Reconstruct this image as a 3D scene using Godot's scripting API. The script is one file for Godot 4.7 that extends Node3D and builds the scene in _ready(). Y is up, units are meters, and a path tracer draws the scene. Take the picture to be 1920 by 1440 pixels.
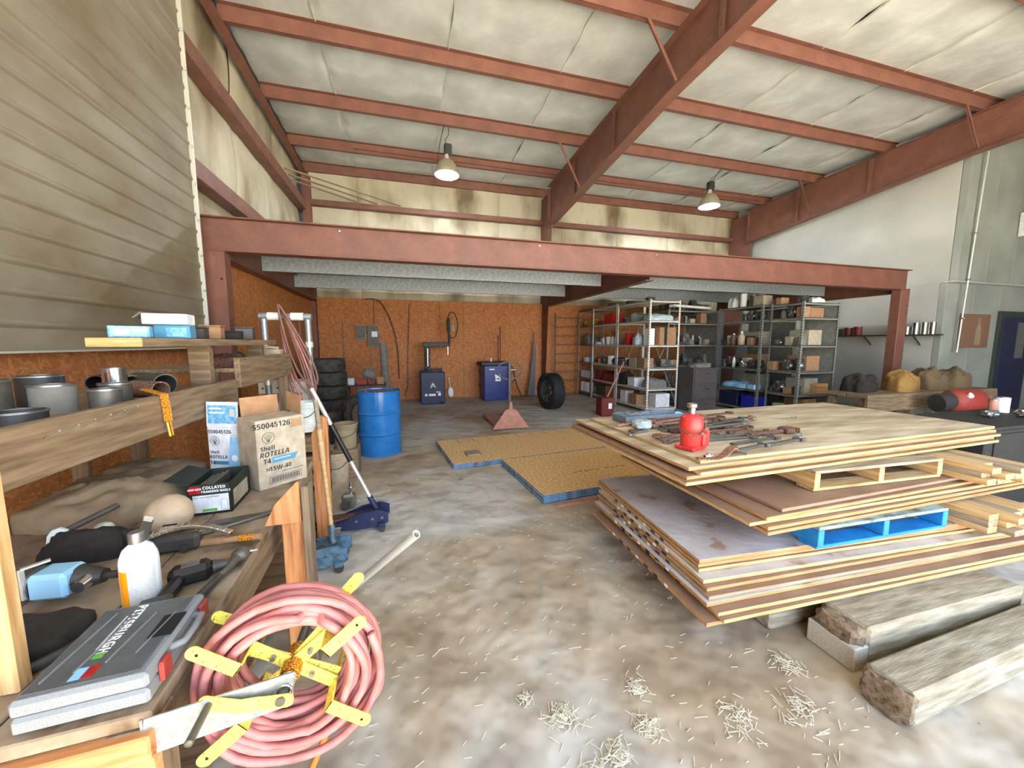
extends Node3D
# A steel-framed workshop with a mezzanine, plywood stacks on pallets, a workbench and metal shelving.

var rng := RandomNumberGenerator.new()
var taken := {}
var mats := {}

func _ready() -> void:
	rng.seed = 7
	# --- camera
	var cam := Camera3D.new()
	cam.name = "camera"
	cam.position = Vector3(0, 1.55, 0)
	cam.rotation = Vector3(-0.1105, -0.2738, 0)
	cam.fov = 91.78
	cam.near = 0.05
	cam.far = 400.0
	add_child(cam)
	cam.current = true
	# --- sky, sun, exposure
	var sky_mat := ProceduralSkyMaterial.new()
	sky_mat.sky_top_color = Color(0.72, 0.79, 0.90)
	sky_mat.sky_horizon_color = Color(0.93, 0.95, 0.97)
	sky_mat.ground_bottom_color = Color(0.45, 0.42, 0.38)
	sky_mat.ground_horizon_color = Color(0.70, 0.68, 0.64)
	sky_mat.sky_energy_multiplier = 1.0
	sky_mat.ground_energy_multiplier = 1.0
	sky_mat.sun_angle_max = 4.0
	var sky := Sky.new()
	sky.sky_material = sky_mat
	var env := Environment.new()
	env.background_mode = Environment.BG_SKY
	env.sky = sky
	env.background_energy_multiplier = 4.0
	env.tonemap_mode = Environment.TONE_MAPPER_LINEAR
	env.tonemap_exposure = 2.65
	env.sdfgi_enabled = true
	env.ssao_enabled = true
	env.ssil_enabled = true
	var we := WorldEnvironment.new()
	we.name = "environment"
	we.environment = env
	add_child(we)
	var sun := DirectionalLight3D.new()
	sun.name = "sun"
	sun.light_color = Color(1.0, 0.96, 0.88)
	sun.light_energy = 9.0
	sun.light_angular_distance = 0.53
	sun.shadow_enabled = true
	sun.rotation_degrees = Vector3(-60, 20, 0)
	add_child(sun)
	# --- the place
	make_materials()
	build_shell()
	build_steel()
	build_mezzanine()
	build_lamps()
	build_plywood()
	build_timbers()
	build_stack_tools()
	build_floor_plywood()
	build_bench()
	build_bench_items()
	build_hose_reel()
	build_jacks()
	build_back_area()
	build_shelving()
	build_right_side()
	build_litter()

# ------------------------------------------------------------------ helpers
class MB:
	var v := PackedVector3Array()
	var n := PackedVector3Array()
	var t := Transform3D()
	func tri(a: Vector3, b: Vector3, c: Vector3, na: Vector3, nb: Vector3, nc: Vector3) -> void:
		a = t * a; b = t * b; c = t * c
		var bs := t.basis
		na = (bs * na).normalized(); nb = (bs * nb).normalized(); nc = (bs * nc).normalized()
		if (c - a).cross(b - a).dot(na + nb + nc) < 0.0:
			v.append(a); v.append(c); v.append(b); n.append(na); n.append(nc); n.append(nb)
		else:
			v.append(a); v.append(b); v.append(c); n.append(na); n.append(nb); n.append(nc)
	func quad(a: Vector3, b: Vector3, c: Vector3, d: Vector3, out := Vector3.ZERO) -> void:
		var nn := (c - a).cross(b - d).normalized()
		if out != Vector3.ZERO and nn.dot(out) < 0.0: nn = -nn
		tri(a, b, c, nn, nn, nn); tri(a, c, d, nn, nn, nn)
	func flat(a: Vector3, b: Vector3, c: Vector3, out := Vector3.ZERO) -> void:
		var nn := (c - a).cross(b - a).normalized()
		if out != Vector3.ZERO and nn.dot(out) < 0.0: nn = -nn
		tri(a, b, c, nn, nn, nn)
	# chamfered box round a centre
	func box(c: Vector3, s: Vector3, bev := 0.0, b := Basis()) -> MB:
		var h := s * 0.5
		var e: float = min(bev, min(h.x, min(h.y, h.z)) * 0.9)
		if e <= 0.0:
			for ax in 3:
				for sg in [-1.0, 1.0]:
					var u := Vector3(); var w := Vector3(); var o := Vector3()
					o[ax] = h[ax] * sg; u[(ax + 1) % 3] = h[(ax + 1) % 3]; w[(ax + 2) % 3] = h[(ax + 2) % 3]
					quad(c + b * (o - u - w), c + b * (o + u - w), c + b * (o + u + w), c + b * (o - u + w), b * o)
			return self
		for ax in 3:
			var a1 := (ax + 1) % 3
			var a2 := (ax + 2) % 3
			for sg in [-1.0, 1.0]:
				var u := Vector3(); var w := Vector3(); var o := Vector3()
				o[ax] = h[ax] * sg; u[a1] = h[a1] - e; w[a2] = h[a2] - e
				quad(c + b * (o - u - w), c + b * (o + u - w), c + b * (o + u + w), c + b * (o - u + w), b * o)
			for s1 in [-1.0, 1.0]:
				for s2 in [-1.0, 1.0]:
					var p := Vector3(); var q := Vector3(); var l := Vector3()
					p[a1] = h[a1] * s1; p[a2] = (h[a2] - e) * s2
					q[a1] = (h[a1] - e) * s1; q[a2] = h[a2] * s2
					l[ax] = h[ax] - e
					quad(c + b * (p - l), c + b * (p + l), c + b * (q + l), c + b * (q - l), b * (p + q))
		for sx in [-1.0, 1.0]:
			for sy in [-1.0, 1.0]:
				for sz in [-1.0, 1.0]:
					var k := Vector3(sx, sy, sz)
					flat(c + b * (Vector3(h.x, h.y - e, h.z - e) * k), c + b * (Vector3(h.x - e, h.y, h.z - e) * k), c + b * (Vector3(h.x - e, h.y - e, h.z) * k), b * k)
		return self
	# a bar between two points, w by d across
	func bar(p: Vector3, q: Vector3, w: float, d: float, bev := 0.0, up := Vector3.UP) -> MB:
		var z := (q - p).normalized()
		if abs(z.dot(up)) > 0.98: up = Vector3.RIGHT
		var x := up.cross(z).normalized()
		var y := z.cross(x)
		return box((p + q) * 0.5, Vector3(w, d, p.distance_to(q)), bev, Basis(x, y, z))
	func ring(c: Vector3, x: Vector3, y: Vector3, r: float, k: int) -> PackedVector3Array:
		var o := PackedVector3Array()
		for i in k + 1:
			var a := TAU * i / k
			o.append(c + (x * cos(a) + y * sin(a)) * r)
		return o
	func cyl(p: Vector3, q: Vector3, r0: float, r1 := -1.0, k := 16, cap := true) -> MB:
		if r1 < 0.0: r1 = r0
		var z := (q - p).normalized()
		var x := (Vector3.UP if abs(z.y) < 0.9 else Vector3.RIGHT).cross(z).normalized()
		var y := z.cross(x)
		var a := ring(p, x, y, r0, k)
		var b := ring(q, x, y, r1, k)
		var sl: float = (r0 - r1) / maxf(p.distance_to(q), 1e-6)
		for i in k:
			var n0 := (x * cos(TAU * i / k) + y * sin(TAU * i / k) + z * sl).normalized()
			var n1 := (x * cos(TAU * (i + 1) / k) + y * sin(TAU * (i + 1) / k) + z * sl).normalized()
			tri(a[i], a[i + 1], b[i + 1], n0, n1, n1)
			tri(a[i], b[i + 1], b[i], n0, n1, n0)
			if cap:
				if r0 > 0.0: tri(p, a[i], a[i + 1], -z, -z, -z)
				if r1 > 0.0: tri(q, b[i], b[i + 1], z, z, z)
		return self
	# profile of (radius, height) pairs spun round +Y at c; sharp points keep their edge
	func lathe(prof: Array, c := Vector3.ZERO, k := 24, smooth := false, b := Basis()) -> MB:
		var segs := prof.size() - 1
		var pn := []
		for j in segs:
			var d: Vector2 = prof[j + 1] - prof[j]
			pn.append(Vector2(d.y, -d.x).normalized())
		for j in segs:
			var p: Vector2 = prof[j]
			var q: Vector2 = prof[j + 1]
			var n0: Vector2 = pn[j]
			var n1: Vector2 = pn[j]
			if smooth:
				if j > 0: n0 = (pn[j] + pn[j - 1]).normalized()
				if j < segs - 1: n1 = (pn[j] + pn[j + 1]).normalized()
			for i in k:
				var a0 := TAU * i / k
				var a1 := TAU * (i + 1) / k
				var d0 := Vector3(cos(a0), 0, sin(a0))
				var d1 := Vector3(cos(a1), 0, sin(a1))
				var A := c + b * (d0 * p.x + Vector3(0, p.y, 0))
				var B := c + b * (d1 * p.x + Vector3(0, p.y, 0))
				var C := c + b * (d1 * q.x + Vector3(0, q.y, 0))
				var D := c + b * (d0 * q.x + Vector3(0, q.y, 0))
				var na := b * (d0 * n0.x + Vector3(0, n0.y, 0))
				var nb := b * (d1 * n0.x + Vector3(0, n0.y, 0))
				var nc := b * (d1 * n1.x + Vector3(0, n1.y, 0))
				var nd := b * (d0 * n1.x + Vector3(0, n1.y, 0))
				if p.x > 1e-6: tri(A, B, C, na, nb, nc)
				if q.x > 1e-6: tri(A, C, D, na, nc, nd)
		return self
	func tube(pts: PackedVector3Array, r: float, k := 8, r_end := -1.0) -> MB:
		if r_end < 0.0: r_end = r
		var m := pts.size()
		var z := (pts[1] - pts[0]).normalized()
		var x := (Vector3.UP if abs(z.y) < 0.9 else Vector3.RIGHT).cross(z).normalized()
		var px := PackedVector3Array()
		var pd := []
		for i in m:
			var zz := (pts[min(i + 1, m - 1)] - pts[max(i - 1, 0)]).normalized()
			x = (x - zz * x.dot(zz)).normalized()
			var y := zz.cross(x)
			var rr: float = lerp(r, r_end, float(i) / (m - 1))
			var row := PackedVector3Array()
			var dirs := PackedVector3Array()
			for j in k + 1:
				var dd := x * cos(TAU * j / k) + y * sin(TAU * j / k)
				row.append(pts[i] + dd * rr); dirs.append(dd)
			if i > 0:
				for j in k:
					tri(px[j], px[j + 1], row[j + 1], pd[j], pd[j + 1], dirs[j + 1])
					tri(px[j], row[j + 1], row[j], pd[j], dirs[j + 1], dirs[j])
			if i == 0 or i == m - 1:
				var cn := -zz if i == 0 else zz
				for j in k: tri(pts[i], row[j], row[j + 1], cn, cn, cn)
			px = row; pd = dirs
		return self
	# polygon in the XY plane of b, extruded from -d/2 to d/2 along its Z
	func prism(poly: PackedVector2Array, d: float, c := Vector3.ZERO, b := Basis()) -> MB:
		var ix := Geometry2D.triangulate_polygon(poly)
		var f := b.z * (d * 0.5)
		var P := func(q: Vector2) -> Vector3: return c + b.x * q.x + b.y * q.y
		for i in range(0, ix.size(), 3):
			flat(P.call(poly[ix[i]]) + f, P.call(poly[ix[i + 1]]) + f, P.call(poly[ix[i + 2]]) + f, b.z)
			flat(P.call(poly[ix[i]]) - f, P.call(poly[ix[i + 1]]) - f, P.call(poly[ix[i + 2]]) - f, -b.z)
		var area := 0.0
		for i in poly.size(): area += poly[i].cross(poly[(i + 1) % poly.size()])
		for i in poly.size():
			var p := poly[i]
			var q := poly[(i + 1) % poly.size()]
			var e := (q - p).orthogonal() * (-1.0 if area < 0.0 else 1.0)
			e = Vector2(q.y - p.y, p.x - q.x) * (1.0 if area > 0.0 else -1.0)
			quad(P.call(p) - f, P.call(q) - f, P.call(q) + f, P.call(p) + f, b.x * e.x + b.y * e.y)
		return self
	func ball(c: Vector3, r: Vector3, k := 16, rows := 8, b := Basis()) -> MB:
		for j in rows:
			for i in k:
				var q := []
				for o in [[j, i], [j, i + 1], [j + 1, i + 1], [j + 1, i]]:
					var th: float = PI * o[0] / rows
					var ph: float = TAU * o[1] / k
					q.append(Vector3(sin(th) * cos(ph), cos(th), sin(th) * sin(ph)))
				var nn := q.map(func(s): return b * Vector3(s.x / r.x, s.y / r.y, s.z / r.z))
				var pp := q.map(func(s): return c + b * (s * r))
				if j > 0: tri(pp[0], pp[1], pp[2], nn[0], nn[1], nn[2])
				if j < rows - 1: tri(pp[0], pp[2], pp[3], nn[0], nn[2], nn[3])
		return self
	# a sheet given by a function of (u, v) in 0..1
	func sheet(f: Callable, nu: int, nv: int, out: Vector3) -> MB:
		var g := []
		for j in nv + 1:
			var row := PackedVector3Array()
			for i in nu + 1: row.append(f.call(float(i) / nu, float(j) / nv))
			g.append(row)
		var nr := func(i: int, j: int) -> Vector3:
			var du: Vector3 = g[j][min(i + 1, nu)] - g[j][max(i - 1, 0)]
			var dv: Vector3 = g[min(j + 1, nv)][i] - g[max(j - 1, 0)][i]
			var m := du.cross(dv).normalized()
			var ref: Vector3 = out if out != Vector3.ZERO else g[j][i] + Vector3(0, 0.03, 0)
			return m if m.dot(ref) >= 0.0 else -m
		for j in nv:
			for i in nu:
				var a: Vector3 = nr.call(i, j); var b: Vector3 = nr.call(i + 1, j); var c: Vector3 = nr.call(i + 1, j + 1); var d: Vector3 = nr.call(i, j + 1)
				tri(g[j][i], g[j][i + 1], g[j + 1][i + 1], a, b, c)
				tri(g[j][i], g[j + 1][i + 1], g[j + 1][i], a, c, d)
		return self
	func mesh() -> ArrayMesh:
		var arr := []
		arr.resize(Mesh.ARRAY_MAX)
		arr[Mesh.ARRAY_VERTEX] = v
		arr[Mesh.ARRAY_NORMAL] = n
		var m := ArrayMesh.new()
		m.add_surface_from_arrays(Mesh.PRIMITIVE_TRIANGLES, arr)
		return m

func mb(at := Vector3.ZERO, turn := Vector3.ZERO) -> MB:
	var m := MB.new()
	m.t = Transform3D(Basis.from_euler(turn), at)
	return m

func numbered(called: String) -> String:
	var c: int = taken.get(called, 0)
	taken[called] = c + 1
	return called if c == 0 else "%s_%03d" % [called, c]

func add_part(called: String, m, mat: Material, parent: Node3D, at := Vector3.ZERO, turn := Vector3.ZERO) -> MeshInstance3D:
	var o := MeshInstance3D.new()
	o.name = called
	o.mesh = m.mesh() if m is MB else m
	o.material_override = mat
	o.position = at
	o.rotation = turn
	parent.add_child(o, true)
	return o

func thing(called: String, label: String, category: String, at := Vector3.ZERO, turn := Vector3.ZERO, group := "") -> Node3D:
	var o := Node3D.new()
	o.name = numbered(called)
	o.position = at
	o.rotation = turn
	add_child(o)
	o.set_meta("label", label)
	o.set_meta("category", category)
	if group != "": o.set_meta("group", group)
	return o

func single(called: String, label: String, category: String, m, mat: Material, at := Vector3.ZERO, turn := Vector3.ZERO, group := "") -> MeshInstance3D:
	var o := add_part(numbered(called), m, mat, self, at, turn)
	o.set_meta("label", label)
	o.set_meta("category", category)
	if group != "": o.set_meta("group", group)
	return o

func structure(called: String, label: String, category := "") -> Node3D:
	var o := Node3D.new()
	o.name = numbered(called)
	add_child(o)
	o.set_meta("kind", "structure")
	o.set_meta("label", label)
	if category != "": o.set_meta("category", category)
	return o

func copy_of(o: Node3D, at: Vector3, turn: Vector3, label := "") -> Node3D:
	var c := o.duplicate()
	c.name = numbered(String(o.name).rstrip("_0123456789"))
	add_child(c)
	c.position = at
	c.rotation = turn
	if label != "": c.set_meta("label", label)
	return c

# printed lettering, lying 0.4 mm proud of the face it is printed on; +Z of the turn looks out of the face
func lettering(words: String, high: float, mat: Material, parent: Node3D, at: Vector3, b: Basis, bold := false, mono := false) -> MeshInstance3D:
	var tm := TextMesh.new()
	var fnt := SystemFont.new()
	fnt.font_names = PackedStringArray(["Droid Sans Mono" if mono else "Droid Sans"])
	if bold: fnt.font_weight = 700
	tm.font = fnt
	tm.text = words
	tm.font_size = 48
	tm.pixel_size = high / 35.0
	tm.depth = 0.0006
	tm.curve_step = 4.0
	var o := MeshInstance3D.new()
	o.name = "lettering"
	o.mesh = tm
	o.material_override = mat
	o.transform = Transform3D(b, at)
	parent.add_child(o, true)
	return o

func noise_bytes(size: int, freq: float, octaves: int, sd: int, kind := FastNoiseLite.TYPE_SIMPLEX_SMOOTH) -> PackedByteArray:
	var fn := FastNoiseLite.new()
	fn.seed = sd
	fn.noise_type = kind
	fn.frequency = freq
	fn.fractal_octaves = octaves
	fn.fractal_gain = 0.55
	var im := fn.get_seamless_image(size, size)
	im.convert(Image.FORMAT_L8)
	return im.get_data()

func ramp_texture(data: PackedByteArray, size: int, stops: Array) -> ImageTexture:
	# stops: [[0.0, Color], [1.0, Color] ...] in sRGB
	var lut := []
	for i in 256:
		var x := i / 255.0
		var c: Color = stops[0][1]
		for k in range(1, stops.size()):
			if x >= stops[k - 1][0]:
				var w: float = clamp((x - stops[k - 1][0]) / max(stops[k][0] - stops[k - 1][0], 1e-4), 0.0, 1.0)
				c = stops[k - 1][1].lerp(stops[k][1], w)
		lut.append([int(c.r * 255), int(c.g * 255), int(c.b * 255)])
	var out := PackedByteArray()
	out.resize(size * size * 3)
	for i in size * size:
		var q: Array = lut[data[i]]
		out[i * 3] = q[0]; out[i * 3 + 1] = q[1]; out[i * 3 + 2] = q[2]
	return ImageTexture.create_from_image(Image.create_from_data(size, size, false, Image.FORMAT_RGB8, out))

func bump_texture(data: PackedByteArray, size: int, strength: float) -> ImageTexture:
	var im := Image.create_from_data(size, size, false, Image.FORMAT_L8, data)
	im.convert(Image.FORMAT_RGBA8)
	im.bump_map_to_normal_map(strength)
	return ImageTexture.create_from_image(im)

func mat(key: String, color: Color, rough := 0.8, metal := 0.0, tex: Texture2D = null, scale := Vector3.ONE, bump: Texture2D = null, bump_scale := 1.0, world := false) -> StandardMaterial3D:
	var m := StandardMaterial3D.new()
	m.albedo_color = color
	m.roughness = rough
	m.metallic = metal
	if tex or bump:
		m.uv1_triplanar = true
		m.uv1_world_triplanar = world
		m.uv1_scale = scale
	if tex: m.albedo_texture = tex
	if bump:
		m.normal_enabled = true
		m.normal_texture = bump
		m.normal_scale = bump_scale
	mats[key] = m
	return m

func make_materials() -> void:
	var soft := noise_bytes(256, 0.012, 5, 11)
	var fine := noise_bytes(256, 0.06, 4, 12)
	var cells := noise_bytes(256, 0.03, 2, 13, FastNoiseLite.TYPE_CELLULAR)
	var big := noise_bytes(512, 0.006, 6, 14)
	var W := Color(1, 1, 1)
	var g := func(a: float) -> Color: return Color(a, a, a)
	var t_soft := ramp_texture(soft, 256, [[0.1, g.call(0.86)], [0.85, W]])
	var t_fine := ramp_texture(fine, 256, [[0.1, g.call(0.88)], [0.85, W]])
	var t_dirty := ramp_texture(soft, 256, [[0.12, Color(0.58, 0.52, 0.45)], [0.35, Color(0.84, 0.81, 0.77)], [0.62, W]])
	var t_rust := ramp_texture(fine, 256, [[0.3, Color(0.50, 0.32, 0.22)], [0.5, Color(0.8, 0.72, 0.66)], [0.62, W]])
	var t_cells := ramp_texture(cells, 256, [[0.0, g.call(0.80)], [1.0, W]])
	var b_soft := bump_texture(soft, 256, 6.0)
	var b_fine := bump_texture(fine, 256, 5.0)
	var grain := ramp_texture(soft, 256, [[0.1, Color(0.78, 0.68, 0.56)], [0.45, Color(0.92, 0.87, 0.80)], [0.85, W]])
	var grain_grey := ramp_texture(soft, 256, [[0.1, Color(0.72, 0.69, 0.64)], [0.45, Color(0.87, 0.85, 0.82)], [0.85, W]])

	# concrete: grey slab with brown dirt patches
	var t_conc := ramp_texture(big, 512, [[0.1, Color(0.62, 0.55, 0.45)], [0.35, Color(0.70, 0.645, 0.555)], [0.6, Color(0.74, 0.72, 0.67)], [0.9, Color(0.77, 0.77, 0.75)]])
	var conc := mat("concrete", Color(1, 1, 1), 0.72, 0.0, t_conc, Vector3(0.16, 0.16, 0.16), b_fine, 0.25, true)
	conc.detail_enabled = true
	conc.detail_blend_mode = BaseMaterial3D.BLEND_MODE_MUL
	conc.detail_albedo = t_fine
	mat("apron", Color(0.80, 0.78, 0.73), 0.9, 0.0, t_soft, Vector3(0.3, 0.3, 0.3), null, 1.0, true)

	# steel with red oxide primer
	mat("primer", Color(0.49, 0.32, 0.265), 0.55, 0.0, t_soft, Vector3(0.7, 0.7, 0.7), b_fine, 0.12, true)
	mat("zinc_joist", Color(0.68, 0.72, 0.75), 0.5, 0.05, t_cells, Vector3(2.0, 2.0, 2.0), null, 1.0, true)
	mat("insulation", Color(0.80, 0.81, 0.80), 0.5, 0.0, t_soft, Vector3(0.35, 0.35, 0.35), b_soft, 0.2, true)
	mat("insulation_wall", Color(0.74, 0.71, 0.62), 0.5, 0.0, t_dirty, Vector3(0.22, 0.10, 0.22), b_soft, 0.35, true)
	mat("seam_tape", Color(0.82, 0.82, 0.78), 0.4, 0.0, t_soft, Vector3(1, 1, 1), null, 1.0, true)
	mat("white_wall", Color(0.72, 0.72, 0.69), 0.6, 0.0, t_soft, Vector3(0.12, 0.12, 0.12), null, 1.0, true)
	mat("grey_wall", Color(0.60, 0.62, 0.59), 0.6, 0.0, t_soft, Vector3(0.2, 0.2, 0.2), null, 1.0, true)
	mat("liner", Color(0.50, 0.475, 0.41), 0.62, 0.0, ramp_texture(soft, 256, [[0.15, Color(0.84, 0.78, 0.70)], [0.5, Color(0.93, 0.91, 0.88)], [0.85, W]]), Vector3(0.5, 0.5, 0.25), b_fine, 0.08, true)
	mat("flashing", Color(0.82, 0.82, 0.78), 0.35, 0.4)
	mat("screw", Color(0.85, 0.86, 0.86), 0.25, 0.9)

	# oriented strand board: thousands of flakes
	var im := Image.create(512, 512, false, Image.FORMAT_RGB8)
	im.fill(Color(0.66, 0.42, 0.24))
	var r := RandomNumberGenerator.new()
	r.seed = 31
	for i in 2600:
		var a := r.randf() * PI
		var len := r.randf_range(14, 44)
		var wid := r.randf_range(3, 9)
		var c := Vector2(r.randf() * 512, r.randf() * 512)
		var k := r.randf()
		var col := Color(0.62, 0.39, 0.22).lerp(Color(0.80, 0.55, 0.34), k)
		var d := Vector2(cos(a), sin(a))
		for s in int(len):
			for w in int(wid):
				var p := c + d * (s - len / 2) + d.orthogonal() * (w - wid / 2)
				im.set_pixel(posmod(int(p.x), 512), posmod(int(p.y), 512), col)
	var t_osb := ImageTexture.create_from_image(im)
	mat("osb", Color(1.0, 0.98, 0.95), 0.75, 0.0, t_osb, Vector3(0.75, 0.75, 0.75), null, 1.0, true)
	var pale := ramp_texture(soft, 256, [[0.2, Color(0.78, 0.60, 0.38)], [0.5, Color(0.90, 0.75, 0.52)], [0.75, Color(0.96, 0.84, 0.62)]])
	mat("osb_floor", Color(1.0, 0.97, 0.92), 0.75, 0.0, ramp_texture(fine, 256, [[0.15, Color(0.72, 0.60, 0.43)], [0.5, Color(0.83, 0.71, 0.53)], [0.85, Color(0.89, 0.79, 0.62)]]), Vector3(1.6, 1.6, 1.6))

	# timber and sheets (long axis along local X)
	mat("ply_top", Color(0.80, 0.75, 0.64), 0.7, 0.0, grain_grey, Vector3(0.35, 1.6, 1.9))
	mat("ply_face", Color(0.58, 0.47, 0.39), 0.5, 0.0, t_soft, Vector3(0.8, 0.8, 0.8))
	mat("ply_overlay", Color(0.74, 0.73, 0.73), 0.34, 0.0, ramp_texture(soft, 256, [[0.16, Color(0.80, 0.68, 0.60)], [0.26, Color(0.93, 0.91, 0.90)], [0.7, W]]), Vector3(0.9, 0.9, 0.9), b_fine, 0.1)
	mat("ply_edge", Color(0.71, 0.57, 0.40), 0.8, 0.0, grain, Vector3(0.9, 30.0, 3.0))
	mat("ply_edge_pale", Color(0.78, 0.68, 0.50), 0.8, 0.0, grain, Vector3(0.9, 22.0, 3.0))
	mat("ply_edge_grey", Color(0.66, 0.60, 0.50), 0.8, 0.0, grain_grey, Vector3(0.9, 30.0, 3.0))
	mat("blue_edge", Color(0.26, 0.50, 0.72), 0.7, 0.0, t_dirty, Vector3(2, 2, 2))
	mat("pine", Color(0.82, 0.66, 0.45), 0.75, 0.0, grain, Vector3(0.7, 7.0, 7.0))
	mat("pine_orange", Color(0.80, 0.58, 0.39), 0.75, 0.0, grain, Vector3(0.7, 9.0, 9.0))
	mat("pine_up", Color(0.80, 0.57, 0.38), 0.75, 0.0, grain, Vector3(9.0, 0.7, 9.0))
	mat("pine_deep", Color(0.79, 0.70, 0.53), 0.75, 0.0, grain, Vector3(9.0, 9.0, 0.7))
	mat("old_up", Color(0.52, 0.45, 0.36), 0.8, 0.0, grain_grey, Vector3(9.0, 0.7, 9.0))
	mat("pine_pale", Color(0.79, 0.70, 0.53), 0.75, 0.0, grain, Vector3(0.6, 8.0, 8.0))
	mat("grey_board", Color(0.64, 0.60, 0.52), 0.8, 0.0, grain_grey, Vector3(0.6, 9.0, 9.0))
	mat("old_board", Color(0.56, 0.48, 0.38), 0.8, 0.0, grain_grey, Vector3(0.7, 8.0, 8.0))
	mat("bench_top", Color(0.60, 0.54, 0.46), 0.7, 0.0, t_dirty, Vector3(1.2, 1.2, 1.2))
	mat("timber", Color(0.66, 0.64, 0.57), 0.85, 0.0, grain_grey, Vector3(0.8, 7.0, 7.0), b_fine, 0.5)
	mat("timber_end", Color(0.74, 0.74, 0.69), 0.85, 0.0, t_fine, Vector3(4, 4, 4))
	mat("timber_rot", Color(0.52, 0.46, 0.38), 0.95, 0.0, t_dirty, Vector3(9, 9, 9), b_fine, 1.0)
	mat("blue_pallet", Color(0.10, 0.52, 0.82), 0.6, 0.0, t_soft, Vector3(1.5, 3, 3))
	mat("blue_pallet_worn", Color(0.52, 0.62, 0.64), 0.8, 0.0, t_dirty, Vector3(1.5, 3, 3))

	# paint, plastic, metal
	mat("barrel_blue", Color(0.16, 0.46, 0.74), 0.14, 0.0, t_soft, Vector3(1.2, 1.2, 1.2))
	mat("machine_blue", Color(0.06, 0.17, 0.48), 0.35, 0.0, t_soft, Vector3(2, 2, 2))
	mat("machine_navy", Color(0.12, 0.14, 0.28), 0.5, 0.0, t_soft, Vector3(2, 2, 2))
	mat("jack_blue", Color(0.34, 0.47, 0.57), 0.5, 0.1, t_dirty, Vector3(4, 4, 4))
	mat("jack_navy", Color(0.16, 0.19, 0.33), 0.35, 0.1, t_soft, Vector3(4, 4, 4))
	mat("red", Color(0.72, 0.11, 0.12), 0.4, 0.0, t_soft, Vector3(6, 6, 6))
	mat("jack_red", Color(0.80, 0.21, 0.20), 0.4, 0.0, ramp_texture(fine, 256, [[0.2, Color(0.55, 0.42, 0.40)], [0.36, W]]), Vector3(6, 6, 6))
	mat("faded_red", Color(0.62, 0.22, 0.18), 0.6, 0.0, t_soft, Vector3(4, 4, 4))
	mat("dark_red", Color(0.45, 0.14, 0.12), 0.6, 0.0, t_soft, Vector3(4, 4, 4))
	mat("salmon", Color(0.74, 0.52, 0.44), 0.65, 0.0, t_soft, Vector3(2, 2, 2))
	mat("yellow", Color(0.93, 0.87, 0.38), 0.45, 0.0, ramp_texture(fine, 256, [[0.16, Color(0.30, 0.24, 0.14)], [0.26, Color(0.92, 0.90, 0.85)], [0.4, W]]), Vector3(7, 7, 7))
	mat("yellow_tool", Color(0.88, 0.62, 0.14), 0.5, 0.1, t_rust, Vector3(9, 9, 9))
	mat("hose", Color(0.76, 0.49, 0.47), 0.6, 0.0, ramp_texture(soft, 256, [[0.1, Color(0.84, 0.78, 0.76)], [0.6, W]]), Vector3(2.5, 2.5, 2.5))
	mat("hose_brown", Color(0.54, 0.38, 0.33), 0.65, 0.0, t_soft, Vector3(2.5, 2.5, 2.5))
	mat("tray_grey", Color(0.44, 0.49, 0.53), 0.55, 0.0, t_soft, Vector3(3, 3, 3))
	mat("hose_orange", Color(0.72, 0.45, 0.18), 0.6)
	mat("zinc", Color(0.66, 0.69, 0.70), 0.42, 0.6, t_cells, Vector3(6, 6, 6))
	mat("zinc_shelf", Color(0.60, 0.61, 0.58), 0.5, 0.25, t_soft, Vector3(2, 2, 2), null, 1.0, true)
	mat("shelf_white", Color(0.93, 0.93, 0.88), 0.5, 0.1, t_soft, Vector3(2, 2, 2), null, 1.0, true)
	mat("steel", Color(0.62, 0.63, 0.63), 0.35, 0.8, t_soft, Vector3(4, 4, 4))
	mat("chrome", Color(0.82, 0.82, 0.80), 0.18, 0.95)
	mat("steel_dull", Color(0.42, 0.41, 0.38), 0.5, 0.55, t_soft, Vector3(5, 5, 5))
	mat("rusty", Color(0.52, 0.40, 0.34), 0.75, 0.3, t_rust, Vector3(6, 6, 6))
	mat("rust_pale", Color(0.66, 0.54, 0.47), 0.75, 0.2, t_rust, Vector3(6, 6, 6))
	mat("iron", Color(0.28, 0.275, 0.265), 0.5, 0.4, t_soft, Vector3(5, 5, 5))
	mat("black", Color(0.06, 0.06, 0.062), 0.5, 0.0, t_soft, Vector3(4, 4, 4))
	mat("black_gap", Color(0.03, 0.03, 0.03), 0.9)
	mat("rubber", Color(0.13, 0.13, 0.125), 0.75, 0.0, t_soft, Vector3(3, 3, 3))
	mat("rubber_dusty", Color(0.27, 0.26, 0.24), 0.8, 0.0, t_dirty, Vector3(2, 2, 2))
	mat("case_grey", Color(0.34, 0.355, 0.36), 0.6, 0.0, t_soft, Vector3(3, 3, 3), b_fine, 0.15)
	mat("case_rim", Color(0.52, 0.545, 0.56), 0.55, 0.0, t_fine, Vector3(14, 14, 14), b_fine, 0.4)
	mat("white_plastic", Color(0.90, 0.92, 0.90), 0.35, 0.0, t_soft, Vector3(3, 3, 3))
	mat("white_paper", Color(0.93, 0.94, 0.94), 0.7)
	mat("bottle_white", Color(0.88, 0.91, 0.93), 0.3)
	mat("orange", Color(0.93, 0.58, 0.05), 0.45)
	mat("grey_label", Color(0.80, 0.80, 0.77), 0.7, 0.0, t_fine, Vector3(8, 8, 8))
	mat("carton", Color(0.69, 0.645, 0.56), 0.85, 0.0, t_soft, Vector3(3, 3, 3))
	mat("carton_brown", Color(0.64, 0.49, 0.35), 0.85, 0.0, t_soft, Vector3(3, 3, 3))
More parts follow.
